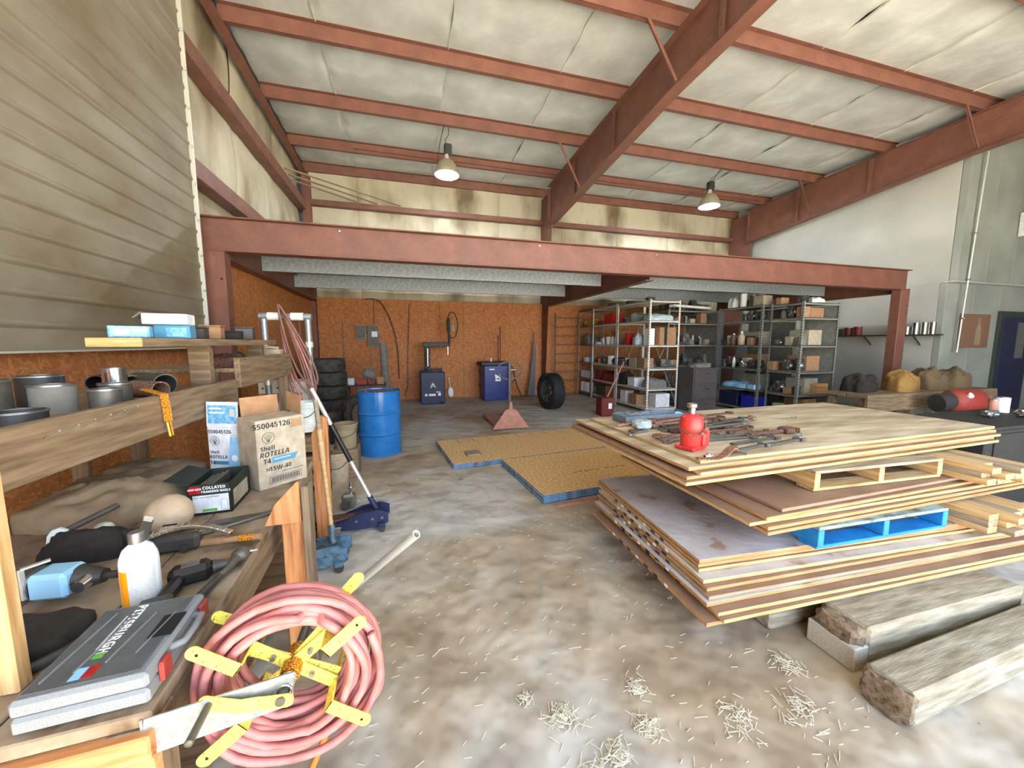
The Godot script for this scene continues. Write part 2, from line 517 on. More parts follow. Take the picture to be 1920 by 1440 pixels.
	mat("carton_white", Color(0.88, 0.90, 0.92), 0.7, 0.0, t_soft, Vector3(3, 3, 3))
	mat("ink", Color(0.13, 0.14, 0.17), 0.8)
	mat("ink_blue", Color(0.28, 0.52, 0.64), 0.7)
	mat("pale_blue", Color(0.56, 0.76, 0.88), 0.6)
	mat("print_blue", Color(0.62, 0.80, 0.90), 0.55, 0.0, ramp_texture(cells, 256, [[0.0, Color(0.45, 0.66, 0.86)], [0.6, Color(0.80, 0.90, 0.95)], [1.0, W]]), Vector3(5, 5, 5))
	mat("print_green", Color(0.36, 0.66, 0.22), 0.6)
	mat("cardboard_dark", Color(0.10, 0.14, 0.12), 0.6)
	mat("cloth", Color(0.60, 0.53, 0.42), 0.95, 0.0, t_soft, Vector3(3, 3, 3))
	mat("cloth_grey", Color(0.48, 0.47, 0.44), 0.95, 0.0, t_soft, Vector3(3, 3, 3))
	mat("cloth_dark", Color(0.17, 0.155, 0.14), 0.95, 0.0, t_soft, Vector3(3, 3, 3))
	mat("bag_yellow", Color(0.62, 0.47, 0.24), 0.85, 0.0, t_soft, Vector3(4, 4, 4))
	mat("sack_brown", Color(0.44, 0.37, 0.27), 0.9, 0.0, t_soft, Vector3(4, 4, 4))
	mat("tan", Color(0.74, 0.66, 0.55), 0.7, 0.0, t_soft, Vector3(4, 4, 4))
	mat("plastic_clear", Color(0.72, 0.78, 0.78), 0.35, 0.0, t_soft, Vector3(4, 4, 4))
	mat("bin_blue", Color(0.12, 0.18, 0.62), 0.4)
	mat("teal", Color(0.30, 0.62, 0.76), 0.5)
	mat("cabinet", Color(0.33, 0.30, 0.30), 0.5, 0.2, t_soft, Vector3(3, 3, 3))
	mat("dark_green", Color(0.20, 0.25, 0.22), 0.6, 0.0, t_soft, Vector3(3, 3, 3))
	mat("straw", Color(0.84, 0.82, 0.74), 0.8)
	mat("gravel", Color(0.62, 0.57, 0.48), 0.9)
	mat("bulb", Color(0.95, 0.97, 1.0), 0.2)
	var bulb: StandardMaterial3D = mats["bulb"]
	bulb.emission_enabled = true
	bulb.emission = Color(0.95, 0.98, 1.0)
	bulb.emission_energy_multiplier = 14.0
	mat("reflector", Color(0.80, 0.82, 0.83), 0.3, 0.85)
	mat("shade_outside", Color(0.70, 0.66, 0.58), 0.45, 0.3, t_soft, Vector3(4, 4, 4))

# height of the purlins' underside at a depth
func purlin_y(z: float) -> float:
	return 5.73 + 0.035 * (z + 9.35)

const PURLIN_Z := [-10.52, -9.35, -7.85, -6.33, -4.82, -3.3, -1.78, -0.26, 1.26, 2.78]
const BACK := -10.55
const LEFT := -2.3
const RIGHT := 10.75
const FAR_RIGHT := 17.0
const FRONT := 2.78

func build_shell() -> void:
	var m := mats
	var floor_ := structure("floor", "mottled grey-brown concrete workshop floor strewn with straw", "floor")
	add_part("slab", mb().box(Vector3(7.3, -0.1, -3.1), Vector3(19.9, 0.2, 15.2)), m.concrete, floor_)
	var yard := structure("ground", "pale concrete yard outside the open door", "ground")
	add_part("yard_slab", mb().box(Vector3(6, -0.16, 34.6), Vector3(90, 0.2, 60.0)), m.apron, yard)

	# ceiling: faced insulation blankets laid over the purlins, one strip between seams and purlins
	var ceiling := structure("ceiling", "white faced insulation blanket sagging between red roof purlins", "ceiling")
	var seams := [LEFT, -1.1, 0.75, 2.6, 4.5, 6.35, 8.2, 10.05, 11.9, 13.75, 15.6, FAR_RIGHT]
	for i in PURLIN_Z.size() - 1:
		var z0: float = PURLIN_Z[i]
		var z1: float = PURLIN_Z[i + 1]
		for j in seams.size() - 1:
			var x0: float = seams[j]
			var x1: float = seams[j + 1]
			var sag := rng.randf_range(0.035, 0.07)
			var ph := rng.randf() * 6.0
			var f := func(u: float, v: float) -> Vector3:
				var x := lerpf(x0, x1, u)
				var z := lerpf(z0, z1, v)
				var bulge := sin(v * PI) * sag
				var near := exp(-u * (x1 - x0) * 6.0) + exp(-(1.0 - u) * (x1 - x0) * 6.0)
				var crease := near * 0.018 * sin(v * 17.0 + ph + u * 3.0) * sin(v * PI)
				var tuck := -0.03 * (exp(-u * (x1 - x0) * 30.0) + exp(-(1.0 - u) * (x1 - x0) * 30.0)) * sin(v * PI)
				return Vector3(x, purlin_y(z) + 0.205 - bulge - tuck + crease + 0.008 * sin(u * 9.0 + ph) * sin(v * PI), z)
			add_part("insulation_panel", mb().sheet(f, 22, 12, Vector3.DOWN), m.insulation, ceiling)
		for j in range(1, seams.size() - 1):
			# the stapled tab along a seam
			var tab := mb()
			var xs: float = seams[j]
			for k in 6:
				var za := lerpf(z0 + 0.05, z1 - 0.05, k / 6.0)
				var zb := lerpf(z0 + 0.05, z1 - 0.05, (k + 1) / 6.0)
				var ya := purlin_y(za) + 0.20 - sin((k / 6.0) * PI) * 0.03
				var yb := purlin_y(zb) + 0.20 - sin(((k + 1) / 6.0) * PI) * 0.03
				tab.bar(Vector3(xs + 0.012 * sin(k * 2.0 + i), ya, za), Vector3(xs + 0.012 * sin(k * 2.0 + 2.0 + i), yb, zb), 0.01, 0.03)
			add_part("seam_tab", tab, m.seam_tape, ceiling)
	var roof := mb()
	roof.quad(Vector3(-2.7, purlin_y(BACK) + 0.30, BACK - 0.3), Vector3(FAR_RIGHT + 0.4, purlin_y(BACK) + 0.30, BACK - 0.3), Vector3(FAR_RIGHT + 0.4, purlin_y(FRONT) + 0.34, FRONT + 0.3), Vector3(-2.7, purlin_y(FRONT) + 0.34, FRONT + 0.3), Vector3.UP)
	add_part("roof_sheet", roof, m.zinc, ceiling)

	# back wall: faced insulation between girts above, strand board below
	var back := structure("wall_back", "low eave wall with dusty insulation above orange strand board", "wall")
	add_part("sheeting", mb().box(Vector3(7.2, 3.0, BACK - 0.16), Vector3(19.6, 6.3, 0.1)), m.zinc, back)
	for s in [[2.6, 3.3], [3.3, 4.92], [4.92, 5.98]]:
		for j in seams.size() - 1:
			var x0: float = seams[j]
			var x1: float = seams[j + 1]
			var y0: float = s[0]
			var y1: float = s[1]
			var ph := rng.randf() * 6.0
			var f := func(u: float, v: float) -> Vector3:
				var bul := sin(v * PI) * 0.04 + 0.012 * sin(u * 8.0 + ph) * sin(v * PI)
				var tuck := 0.03 * (exp(-u * 40.0) + exp(-(1.0 - u) * 40.0))
				return Vector3(lerpf(x0, x1, u), lerpf(y0, y1, v), BACK - 0.06 + bul - tuck)
			add_part("insulation_panel", mb().sheet(f, 16, 8, Vector3.BACK), m.insulation_wall, back)
	for i in 9:
		var w := 1.216
		var cx := LEFT + 0.16 + w * 0.5 + i * 1.22
		add_part("strand_board", mb().box(Vector3(cx, 1.34, BACK + 0.105), Vector3(w, 2.68 - 0.012 * (i % 3), 0.012), 0.002), m.osb, back)

	# left wall (gable end): girts and insulation above, strand board under the mezzanine
	var left := structure("wall_left", "gable end wall with stained insulation between dark girts", "wall")
	add_part("sheeting", mb().box(Vector3(LEFT - 0.26, 3.0, -3.88), Vector3(0.1, 6.6, 13.7)), m.zinc, left)
	for s in [[0.0, 1.5], [1.5, 3.5], [3.5, 4.9], [4.9, 6.35]]:
		var zs := [BACK, -8.7, -6.9, -5.1, -3.3, -1.5, 0.3, FRONT]
		for j in zs.size() - 1:
			var z0: float = zs[j]
			var z1: float = zs[j + 1]
			var y0: float = s[0]
			var y1: float = s[1]
			var ph := rng.randf() * 6.0
			var f := func(u: float, v: float) -> Vector3:
				var tuck := 0.03 * (exp(-u * 40.0) + exp(-(1.0 - u) * 40.0))
				return Vector3(LEFT - 0.14 + sin(v * PI) * 0.05 + 0.012 * sin(u * 9.0 + ph) * sin(v * PI) - tuck, lerpf(y0, y1, v), lerpf(z0, z1, u))
			add_part("insulation_panel", mb().sheet(f, 14, 8, Vector3.RIGHT), m.insulation_wall, left)
	for i in 4:
		add_part("strand_board", mb().box(Vector3(LEFT + 0.07, 1.3, -10.4 + 0.61 + i * 1.22), Vector3(0.012, 2.6, 1.216), 0.002), m.osb, left)

	# ribbed steel liner on the near part of the left wall
	var prof := PackedVector2Array()
	var panels := [[1.50, 2.42], [2.42, 3.34], [3.34, 4.26], [4.26, 5.18], [5.18, 6.10]]
	for p in panels:
		var y0: float = p[0]
		var y1: float = p[1]
		prof = PackedVector2Array()
		var k := 0
		var yy := y0
		while yy < y1 - 0.001:
			# broad pan, then a raised rib
			prof.append(Vector2(0.0, yy)); prof.append(Vector2(0.0, yy + 0.135))
			prof.append(Vector2(0.010, yy + 0.15)); prof.append(Vector2(0.013, yy + 0.157)); prof.append(Vector2(0.013, yy + 0.170)); prof.append(Vector2(0.010, yy + 0.177))
			yy += 0.184
			k += 1
		prof.append(Vector2(0.004, y1 + 0.02))
		var sh := mb()
		for q in prof.size() - 1:
			var a := prof[q]
			var b := prof[q + 1]
			sh.quad(Vector3(LEFT + 0.10 + a.x, a.y, -5.05), Vector3(LEFT + 0.10 + a.x, a.y, 2.7), Vector3(LEFT + 0.10 + b.x, b.y, 2.7), Vector3(LEFT + 0.10 + b.x, b.y, -5.05), Vector3.RIGHT)
		add_part("liner_panel", sh, m.liner, left)
	add_part("edge_flashing", mb().box(Vector3(LEFT + 0.115, 3.84, -5.06), Vector3(0.05, 4.66, 0.018), 0.003), m.flashing, left)
	add_part("drip_edge", mb().box(Vector3(LEFT + 0.12, 1.495, -1.17), Vector3(0.04, 0.012, 7.75)), m.flashing, left)
	for i in 12:
		add_part("screw_head", mb().cyl(Vector3(LEFT + 0.13, 1.75 + i * 0.38, -5.03), Vector3(LEFT + 0.15, 1.75 + i * 0.38, -5.03), 0.012, 0.008, 8), m.screw, left)
	add_part("lower_board", mb().box(Vector3(LEFT + 0.03, 0.75, -1.17), Vector3(0.02, 1.48, 7.75)), m.osb, left)

	# right: white partition under the second frame, then a grey panelled wall that steps back
	var right := structure("wall_right", "white painted partition wall under the red frame", "wall")
	add_part("upper_sheet", mb().box(Vector3(RIGHT + 0.18, 4.4, -7.88), Vector3(0.12, 3.3, 5.4), 0.003), m.white_wall, right)
	add_part("lower_sheet", mb().box(Vector3(RIGHT + 0.13, 1.39, -7.93), Vector3(0.18, 2.78, 5.33), 0.003), m.white_wall, right)
	var grey := structure("wall_grey", "grey vertical-panel wall with a dark doorway and conduit", "wall")
	for i in 7:
		add_part("wall_panel", mb().box(Vector3(RIGHT + 0.495 + i * 0.915, 1.39, -5.2), Vector3(0.905, 2.78, 0.12), 0.004), m.grey_wall, grey)
		add_part("wall_panel", mb().box(Vector3(RIGHT + 0.575 + i * 0.915, 4.45, -5.11), Vector3(0.905, 3.3, 0.12), 0.004), m.grey_wall, grey)
	add_part("ledge_flashing", mb().box(Vector3(RIGHT + 3.2, 2.80, -5.12), Vector3(6.3, 0.02, 0.16)), m.flashing, grey)
	var far := structure("wall_far_right", "pale end wall beyond the grey partition", "wall")
	add_part("sheet", mb().box(Vector3(FAR_RIGHT + 0.1, 3.1, -1.2), Vector3(0.15, 6.6, 8.2)), m.grey_wall, far)
	var front := structure("wall_front", "front wall with one wide open overhead doorway", "wall")
	add_part("pier", mb().box(Vector3(-2.15, 3.1, FRONT + 0.1), Vector3(0.9, 6.6, 0.15)), m.liner, front)
	add_part("pier", mb().box(Vector3(13.0, 3.1, FRONT + 0.1), Vector3(8.2, 6.6, 0.15)), m.liner, front)
	add_part("header", mb().box(Vector3(7.2, 5.75, FRONT + 0.1), Vector3(19.4, 1.3, 0.15)), m.liner, front)

	# conduit, poster, door and air unit on the grey wall
	var con := thing("conduit_pipe", "thin pale conduit running down the corner of the grey wall", "conduit", Vector3(RIGHT + 0.33, 0, -4.96))
	add_part("pipe", mb().cyl(Vector3(0.06, 1.35, -0.08), Vector3(0.06, 5.3, 0.0), 0.016, 0.016, 8), m.flashing, con)
	for y in [2.05, 2.84, 3.75]:
		add_part("clamp", mb().box(Vector3(0.06, y, -0.04), Vector3(0.08, 0.03, 0.05), 0.004), m.steel, con)

# an I section: web polygon in the ZY plane, flanges along its top and bottom edges
func build_steel() -> void:
	var m := mats
	# purlins: Z sections
	var where := ["at the eave over the back wall", "first in from the eave, carrying both bay lights", "second in from the eave", "third in from the eave", "fourth in from the eave", "fifth in from the eave", "sixth in from the eave", "seventh in from the eave", "eighth in from the eave", "over the open front door"]
	for i in PURLIN_Z.size():
		var z: float = PURLIN_Z[i]
		var y := purlin_y(z)
		var o := thing("roof_purlin", "long red-brown roof purlin " + where[i], "purlin", Vector3(7.3, y, z), Vector3.ZERO, "roof purlins")
		add_part("web", mb().box(Vector3(0, 0.1, 0), Vector3(19.2, 0.2, 0.008)), m.primer, o)
		add_part("lower_flange", mb().box(Vector3(0, 0.003, -0.035), Vector3(19.2, 0.006, 0.07)), m.primer, o)
		add_part("lower_lip", mb().box(Vector3(0, 0.012, -0.07), Vector3(19.2, 0.022, 0.006)), m.primer, o)
		add_part("upper_flange", mb().box(Vector3(0, 0.197, 0.035), Vector3(19.2, 0.006, 0.07)), m.primer, o)
	# frames: tapered column and rafter
	var names := [["between the two lights", 3.85], ["in front of the white partition wall", 10.62]]
	for d in names:
		var x: float = d[1]
		var col := thing("frame_column", "red steel frame column %s at the back wall" % ["under the middle rafter" if x < 5.0 else "beside the white partition wall"], "column", Vector3(x, 0, BACK), Vector3.ZERO, "")
		var ytop := 5.62
		var dz0 := 0.30
		var dz1 := 0.72
		var poly := PackedVector2Array([Vector2(0.06, 0), Vector2(dz0, 0), Vector2(dz1, 4.72), Vector2(dz1, ytop), Vector2(0.06, ytop)])
		add_part("web", mb().prism(poly, 0.008, Vector3.ZERO, Basis(Vector3.BACK, Vector3.UP, Vector3.RIGHT)), m.primer, col)
		add_part("front_flange", mb().bar(Vector3(0, 0, dz0), Vector3(0, 4.75, dz1), 0.2, 0.012), m.primer, col)
		add_part("back_flange", mb().bar(Vector3(0, 0, 0.06), Vector3(0, ytop, 0.06), 0.2, 0.012), m.primer, col)
		add_part("knee_plate", mb().box(Vector3(0, 5.17, dz1), Vector3(0.2, 0.95, 0.014)), m.primer, col)
		var raf := thing("roof_rafter", "deep red steel roof rafter %s" % d[0], "rafter", Vector3(x, 0, 0), Vector3.ZERO, "")
		var za := BACK + 0.7
		var zb := FRONT
		var ta := purlin_y(za) - 0.01
		var tb := purlin_y(zb) - 0.01
		var bot := [[za, 4.72], [-5.0, 5.17], [zb, 5.42]]
		var rp := PackedVector2Array([Vector2(za, ta), Vector2(zb, tb), Vector2(bot[2][0], bot[2][1]), Vector2(bot[1][0], bot[1][1]), Vector2(bot[0][0], bot[0][1])])
		add_part("web", mb().prism(rp, 0.008, Vector3.ZERO, Basis(Vector3.BACK, Vector3.UP, Vector3.RIGHT)), m.primer, raf)
		add_part("top_flange", mb().bar(Vector3(0, ta, za), Vector3(0, tb, zb), 0.2, 0.012), m.primer, raf)
		for k in 2:
			add_part("bottom_flange", mb().bar(Vector3(0, bot[k][1], bot[k][0]), Vector3(0, bot[k + 1][1], bot[k + 1][0]), 0.2, 0.014), m.primer, raf)
		for z in [-8.3, -6.6, -4.1, -2.2, 0.4]:
			var yb: float = lerpf(4.72, 5.17, (z - za) / (-5.0 - za)) if z < -5.0 else lerpf(5.17, 5.42, (z + 5.0) / (zb + 5.0))
			add_part("stiffener", mb().bar(Vector3(-0.05, yb, z), Vector3(-0.05, purlin_y(z), z), 0.09, 0.008), m.primer, raf)
		# flange braces up to the purlins
		for z in [-7.85, -4.82, -1.78]:
			var yb: float = lerpf(4.72, 5.17, (z - za) / (-5.0 - za)) if z < -5.0 else lerpf(5.17, 5.42, (z + 5.0) / (zb + 5.0))
			add_part("flange_brace", mb().bar(Vector3(-0.10, yb + 0.02, z - 0.02), Vector3(-0.62, purlin_y(z) + 0.06, z - 0.02), 0.045, 0.008).bar(Vector3(-0.10, yb + 0.02, z), Vector3(-0.62, purlin_y(z) + 0.06, z), 0.008, 0.045), m.primer, raf)
	# gable end: rake beam, corner column and girts
	var rake := thing("rake_beam", "dark red beam following the roof along the gable wall", "beam", Vector3(LEFT + 0.03, 0, 0))
	add_part("web", mb().bar(Vector3(0, purlin_y(BACK) - 0.09, BACK), Vector3(0, purlin_y(FRONT) - 0.09, FRONT), 0.05, 0.2), m.primer, rake)
	add_part("flange", mb().bar(Vector3(0.05, purlin_y(BACK) - 0.19, BACK), Vector3(0.05, purlin_y(FRONT) - 0.19, FRONT), 0.14, 0.012), m.primer, rake)
	var cc := thing("corner_column", "dark steel column in the corner of gable and back wall", "column", Vector3(LEFT + 0.08, 0, BACK + 0.12))
	add_part("web", mb().box(Vector3(0, 2.8, 0), Vector3(0.01, 5.6, 0.2)), m.primer, cc)
	for s in [-1, 1]:
		add_part("flange", mb().box(Vector3(0, 2.8, 0.1 * s), Vector3(0.16, 5.6, 0.01)), m.primer, cc)
	for g in [[4.72, "upper"], [3.42, "lower"]]:
		var o := thing("wall_girt", "%s dark red girt along the gable wall insulation" % g[1], "girt", Vector3(LEFT, g[0], -3.85), Vector3.ZERO, "gable wall girts")
		add_part("web", mb().box(Vector3(-0.02, 0.0, 0), Vector3(0.18, 0.008, 13.2)), m.primer, o)
		add_part("flange", mb().box(Vector3(0.066, 0.1, 0), Vector3(0.008, 0.2, 13.2)), m.primer, o)
	var bg := thing("wall_girt", "long dark red girt across the back wall insulation", "girt", Vector3(7.2, 4.92, BACK))
	add_part("web", mb().box(Vector3(0, -0.02, 0.02), Vector3(19.2, 0.008, 0.2)), m.primer, bg)
	add_part("flange", mb().box(Vector3(0, 0.04, 0.12), Vector3(19.2, 0.12, 0.008)), m.primer, bg)
	# wiring along the third purlin
	single("conduit_run", "thin conduit line strapped along the purlin beside the left bay light", "conduit", mb().cyl(Vector3(-1.9, 0, 0), Vector3(9.5, 0, 0), 0.012, 0.012, 6), m.primer, Vector3(0.9, purlin_y(-9.35) + 0.05, -9.27))

func build_mezzanine() -> void:
	var m := mats
	var beam := thing("mezzanine_beam", "long pinkish red steel beam across the front of the mezzanine", "beam", Vector3(3.82, 2.62, -5.35))
	add_part("web", mb().box(Vector3(0, 0.2, 0), Vector3(12.2, 0.38, 0.012)), m.primer, beam)
	add_part("top_flange", mb().box(Vector3(0, 0.392, 0), Vector3(12.2, 0.016, 0.17), 0.003), m.primer, beam)
	add_part("bottom_flange", mb().box(Vector3(0, 0.008, 0), Vector3(12.2, 0.016, 0.17), 0.003), m.primer, beam)
	for x in [-4.6, -1.9, 0.1, 2.4, 4.6]:
		add_part("bolt", mb().cyl(Vector3(x, 0.34, 0.006), Vector3(x, 0.34, 0.02), 0.012, 0.012, 6), m.screw, beam)
	for p in [[-2.17, "left", "beside the ribbed liner"], [9.78, "right", "in front of the white partition"]]:
		var post := thing("mezzanine_post", "square red steel mezzanine post standing %s" % p[2], "post", Vector3(p[0], 0, -5.35))
		add_part("shaft", mb().box(Vector3(0, 1.31, 0), Vector3(0.26, 2.62, 0.17), 0.006), m.primer, post)
		add_part("base_plate", mb().box(Vector3(0, 0.01, 0), Vector3(0.36, 0.02, 0.3), 0.003), m.primer, post)
		for y in [1.0, 2.3]:
			add_part("bolt_hole", mb().cyl(Vector3(0.09, y, 0.08), Vector3(0.09, y, 0.09), 0.012, 0.012, 8), m.black_gap, post)
	# joists of zinc-coated steel between the beams, in two bays
	var jz := [-6.76, -8.5]
	var jn := ["just behind the front beam", "nearer the back wall"]
	for i in jz.size():
		for bay in [[-2.15, 3.72, "left bay"], [4.0, 9.7, "right bay"]]:
			var o := thing("mezzanine_joist", "blue-grey zinc mezzanine joist, %s, %s" % [jn[i], bay[2]], "joist", Vector3((bay[0] + bay[1]) * 0.5, 2.66, jz[i]), Vector3.ZERO, "mezzanine joists")
			var l: float = bay[1] - bay[0]
			add_part("web", mb().box(Vector3(0, 0.13, 0), Vector3(l, 0.26, 0.004)), m.zinc_joist, o)
			add_part("flange", mb().box(Vector3(0, 0.002, -0.03), Vector3(l, 0.004, 0.06)).box(Vector3(0, 0.258, -0.03), Vector3(l, 0.004, 0.06)), m.zinc_joist, o)
	var deck := structure("trim_1", "steel deck of the mezzanine seen from below", "deck")
	for i in 8:
		add_part("deck_sheet", mb().box(Vector3(-2.2 + 0.75 + i * 1.5, 2.935, -7.95), Vector3(1.49, 0.02, 5.1)), m.grey_wall, deck)
	for b in [[-2.13, "along the left strand board wall"], [3.86, "between the front beam and the middle column"], [9.8, "along the white partition"]]:
		var o := thing("mezzanine_beam", "red steel mezzanine side beam %s" % b[1], "beam", Vector3(b[0], 2.56, -7.75))
		add_part("web", mb().box(Vector3(0, 0.17, 0), Vector3(0.012, 0.32, 4.7)), m.primer, o)
		add_part("flange", mb().box(Vector3(0, 0.006, 0), Vector3(0.15, 0.012, 4.7)).box(Vector3(0, 0.334, 0), Vector3(0.15, 0.012, 4.7)), m.primer, o)
	# long sticks lying up on the mezzanine, and a dark sheet
	var st := [[Vector3(-2.2, 4.945, -8.6), Vector3(-0.05, 5.045, -10.42)], [Vector3(-2.2, 4.945, -8.9), Vector3(-0.62, 5.045, -10.42)], [Vector3(-2.2, 4.945, -9.2), Vector3(-1.1, 5.045, -10.42)]]
	var sn := ["longest", "middle", "shortest"]
	for i in 3:
		single("wood_strip", "%s of the thin tan strips leaning high in the gable corner" % sn[i], "strip", mb().bar(st[i][0], st[i][1], 0.05, 0.02, 0.003), m.cloth, Vector3.ZERO, Vector3.ZERO, "strips in the gable corner")
	single("sheet_metal", "dark grey panel standing on the mezzanine against the back wall", "panel", mb().prism(PackedVector2Array([Vector2(-0.62, 0), Vector2(0.5, 0), Vector2(0.2, 0.55), Vector2(-0.5, 0.72)]), 0.03), m.iron, Vector3(-1.2, 2.95, -9.6), Vector3(-0.25, 0, 0))

func build_lamps() -> void:
	var m := mats
	var spots := [[Vector3(0.93, 0, -8.45), "bell-shaped bay light hanging above the strand board wall"], [Vector3(7.75, 0, -8.45), "bell-shaped bay light hanging nearer the white partition"]]
	for s in spots:
		var p: Vector3 = s[0]
		p.y = 5.1
		var o := thing("bay_light", s[1], "light", p, Vector3.ZERO, "bay lights")
		# bell shade, outer and inner skins
		var outer := [Vector2(0.255, 0.0), Vector2(0.262, 0.01), Vector2(0.25, 0.06), Vector2(0.215, 0.17), Vector2(0.16, 0.26), Vector2(0.09, 0.31), Vector2(0.05, 0.33)]
		var inner := [Vector2(0.255, 0.0), Vector2(0.245, 0.06), Vector2(0.208, 0.17), Vector2(0.155, 0.25), Vector2(0.085, 0.295), Vector2(0.0, 0.30)]
		add_part("shade", mb().lathe(outer, Vector3.ZERO, 32, true), m.shade_outside, o)
		add_part("reflector", mb().lathe(inner, Vector3.ZERO, 32, true), m.reflector, o)
		add_part("bulb", mb().lathe([Vector2(0.0, 0.06), Vector2(0.04, 0.075), Vector2(0.058, 0.12), Vector2(0.045, 0.19), Vector2(0.025, 0.24), Vector2(0.0, 0.29)], Vector3.ZERO, 16, true), m.bulb, o)
		add_part("socket", mb().cyl(Vector3(0, 0.33, 0), Vector3(0, 0.42, 0), 0.05, 0.04, 16), m.flashing, o)
		add_part("ballast", mb().box(Vector3(0.03, 0.53, -0.02), Vector3(0.16, 0.2, 0.15), 0.02), m.iron, o)
		add_part("hook", mb().tube(PackedVector3Array([Vector3(0, 0.6, 0), Vector3(-0.03, 0.68, 0.05), Vector3(0.03, 0.73, 0.15), Vector3(0.0, 0.79, 0.5)]), 0.008, 6), m.steel_dull, o)
		add_part("junction_box", mb().ball(Vector3(-0.09, 0.79, 0.45), Vector3(0.05, 0.05, 0.05), 10, 6), m.primer, o)
		add_part("cord", mb().tube(PackedVector3Array([Vector3(-0.09, 0.76, 0.43), Vector3(-0.16, 0.5, 0.2), Vector3(-0.2, 0.2, 0.05), Vector3(-0.17, 0.08, 0.0), Vector3(-0.12, 0.22, 0.0), Vector3(0, 0.36, 0)]), 0.008, 6), m.black, o)
		var l := OmniLight3D.new()
		l.name = "glow"
		l.position = Vector3(0, 0.03, 0)
		l.light_color = Color(0.95, 0.98, 1.0)
		l.light_energy = 3.0
		l.light_size = 0.06
		l.omni_range = 30.0
		l.omni_attenuation = 2.0
		l.shadow_enabled = true
		o.add_child(l)

const ORD := ["first", "second", "third", "fourth", "fifth", "sixth", "seventh", "eighth", "ninth", "tenth"]

# one sheet: near-left corner, its length along local +X and width along local -Z
func sheet_of(called: String, label: String, group: String, corner: Vector3, turn: float, size: Vector3, face: Material, edge: Material) -> Node3D:
	var o := thing(called, label, "sheet", corner, Vector3(0, turn, 0), group)
	var s := size
	add_part("core", mb().box(Vector3(s.x / 2, s.y / 2 - 0.0008, -s.z / 2), Vector3(s.x, s.y - 0.0016, s.z), 0.0015), edge, o)
	add_part("face_veneer", mb().box(Vector3(s.x / 2, s.y - 0.0008, -s.z / 2), Vector3(s.x - 0.003, 0.0016, s.z - 0.003)), face, o)
	return o

func stringer_pallet(label: String, at: Vector3, turn: float, paint: Material, worn: Material, w: float, d: float) -> void:
	var m_str: Material = mats.pine_deep if paint == mats.pine_pale else paint
	var o := thing("pallet", label, "pallet", at, Vector3(0, turn, 0))
	for i in 3:
		add_part("stringer", mb().box(Vector3(lerpf(0.02, w - 0.02, i / 2.0), 0.065, -d / 2), Vector3(0.042, 0.09, d), 0.003), m_str, o)
	for i in 6:
		add_part("deck_board", mb().box(Vector3(w / 2, 0.12, -0.05 - i * (d - 0.1) / 5.0), Vector3(w, 0.019, 0.1), 0.003), worn, o)
	for i in 3:
		add_part("bottom_board", mb().box(Vector3(w / 2, 0.010, -0.06 - i * (d - 0.12) / 2.0), Vector3(w, 0.018, 0.11), 0.003), paint if i == 0 else worn, o)

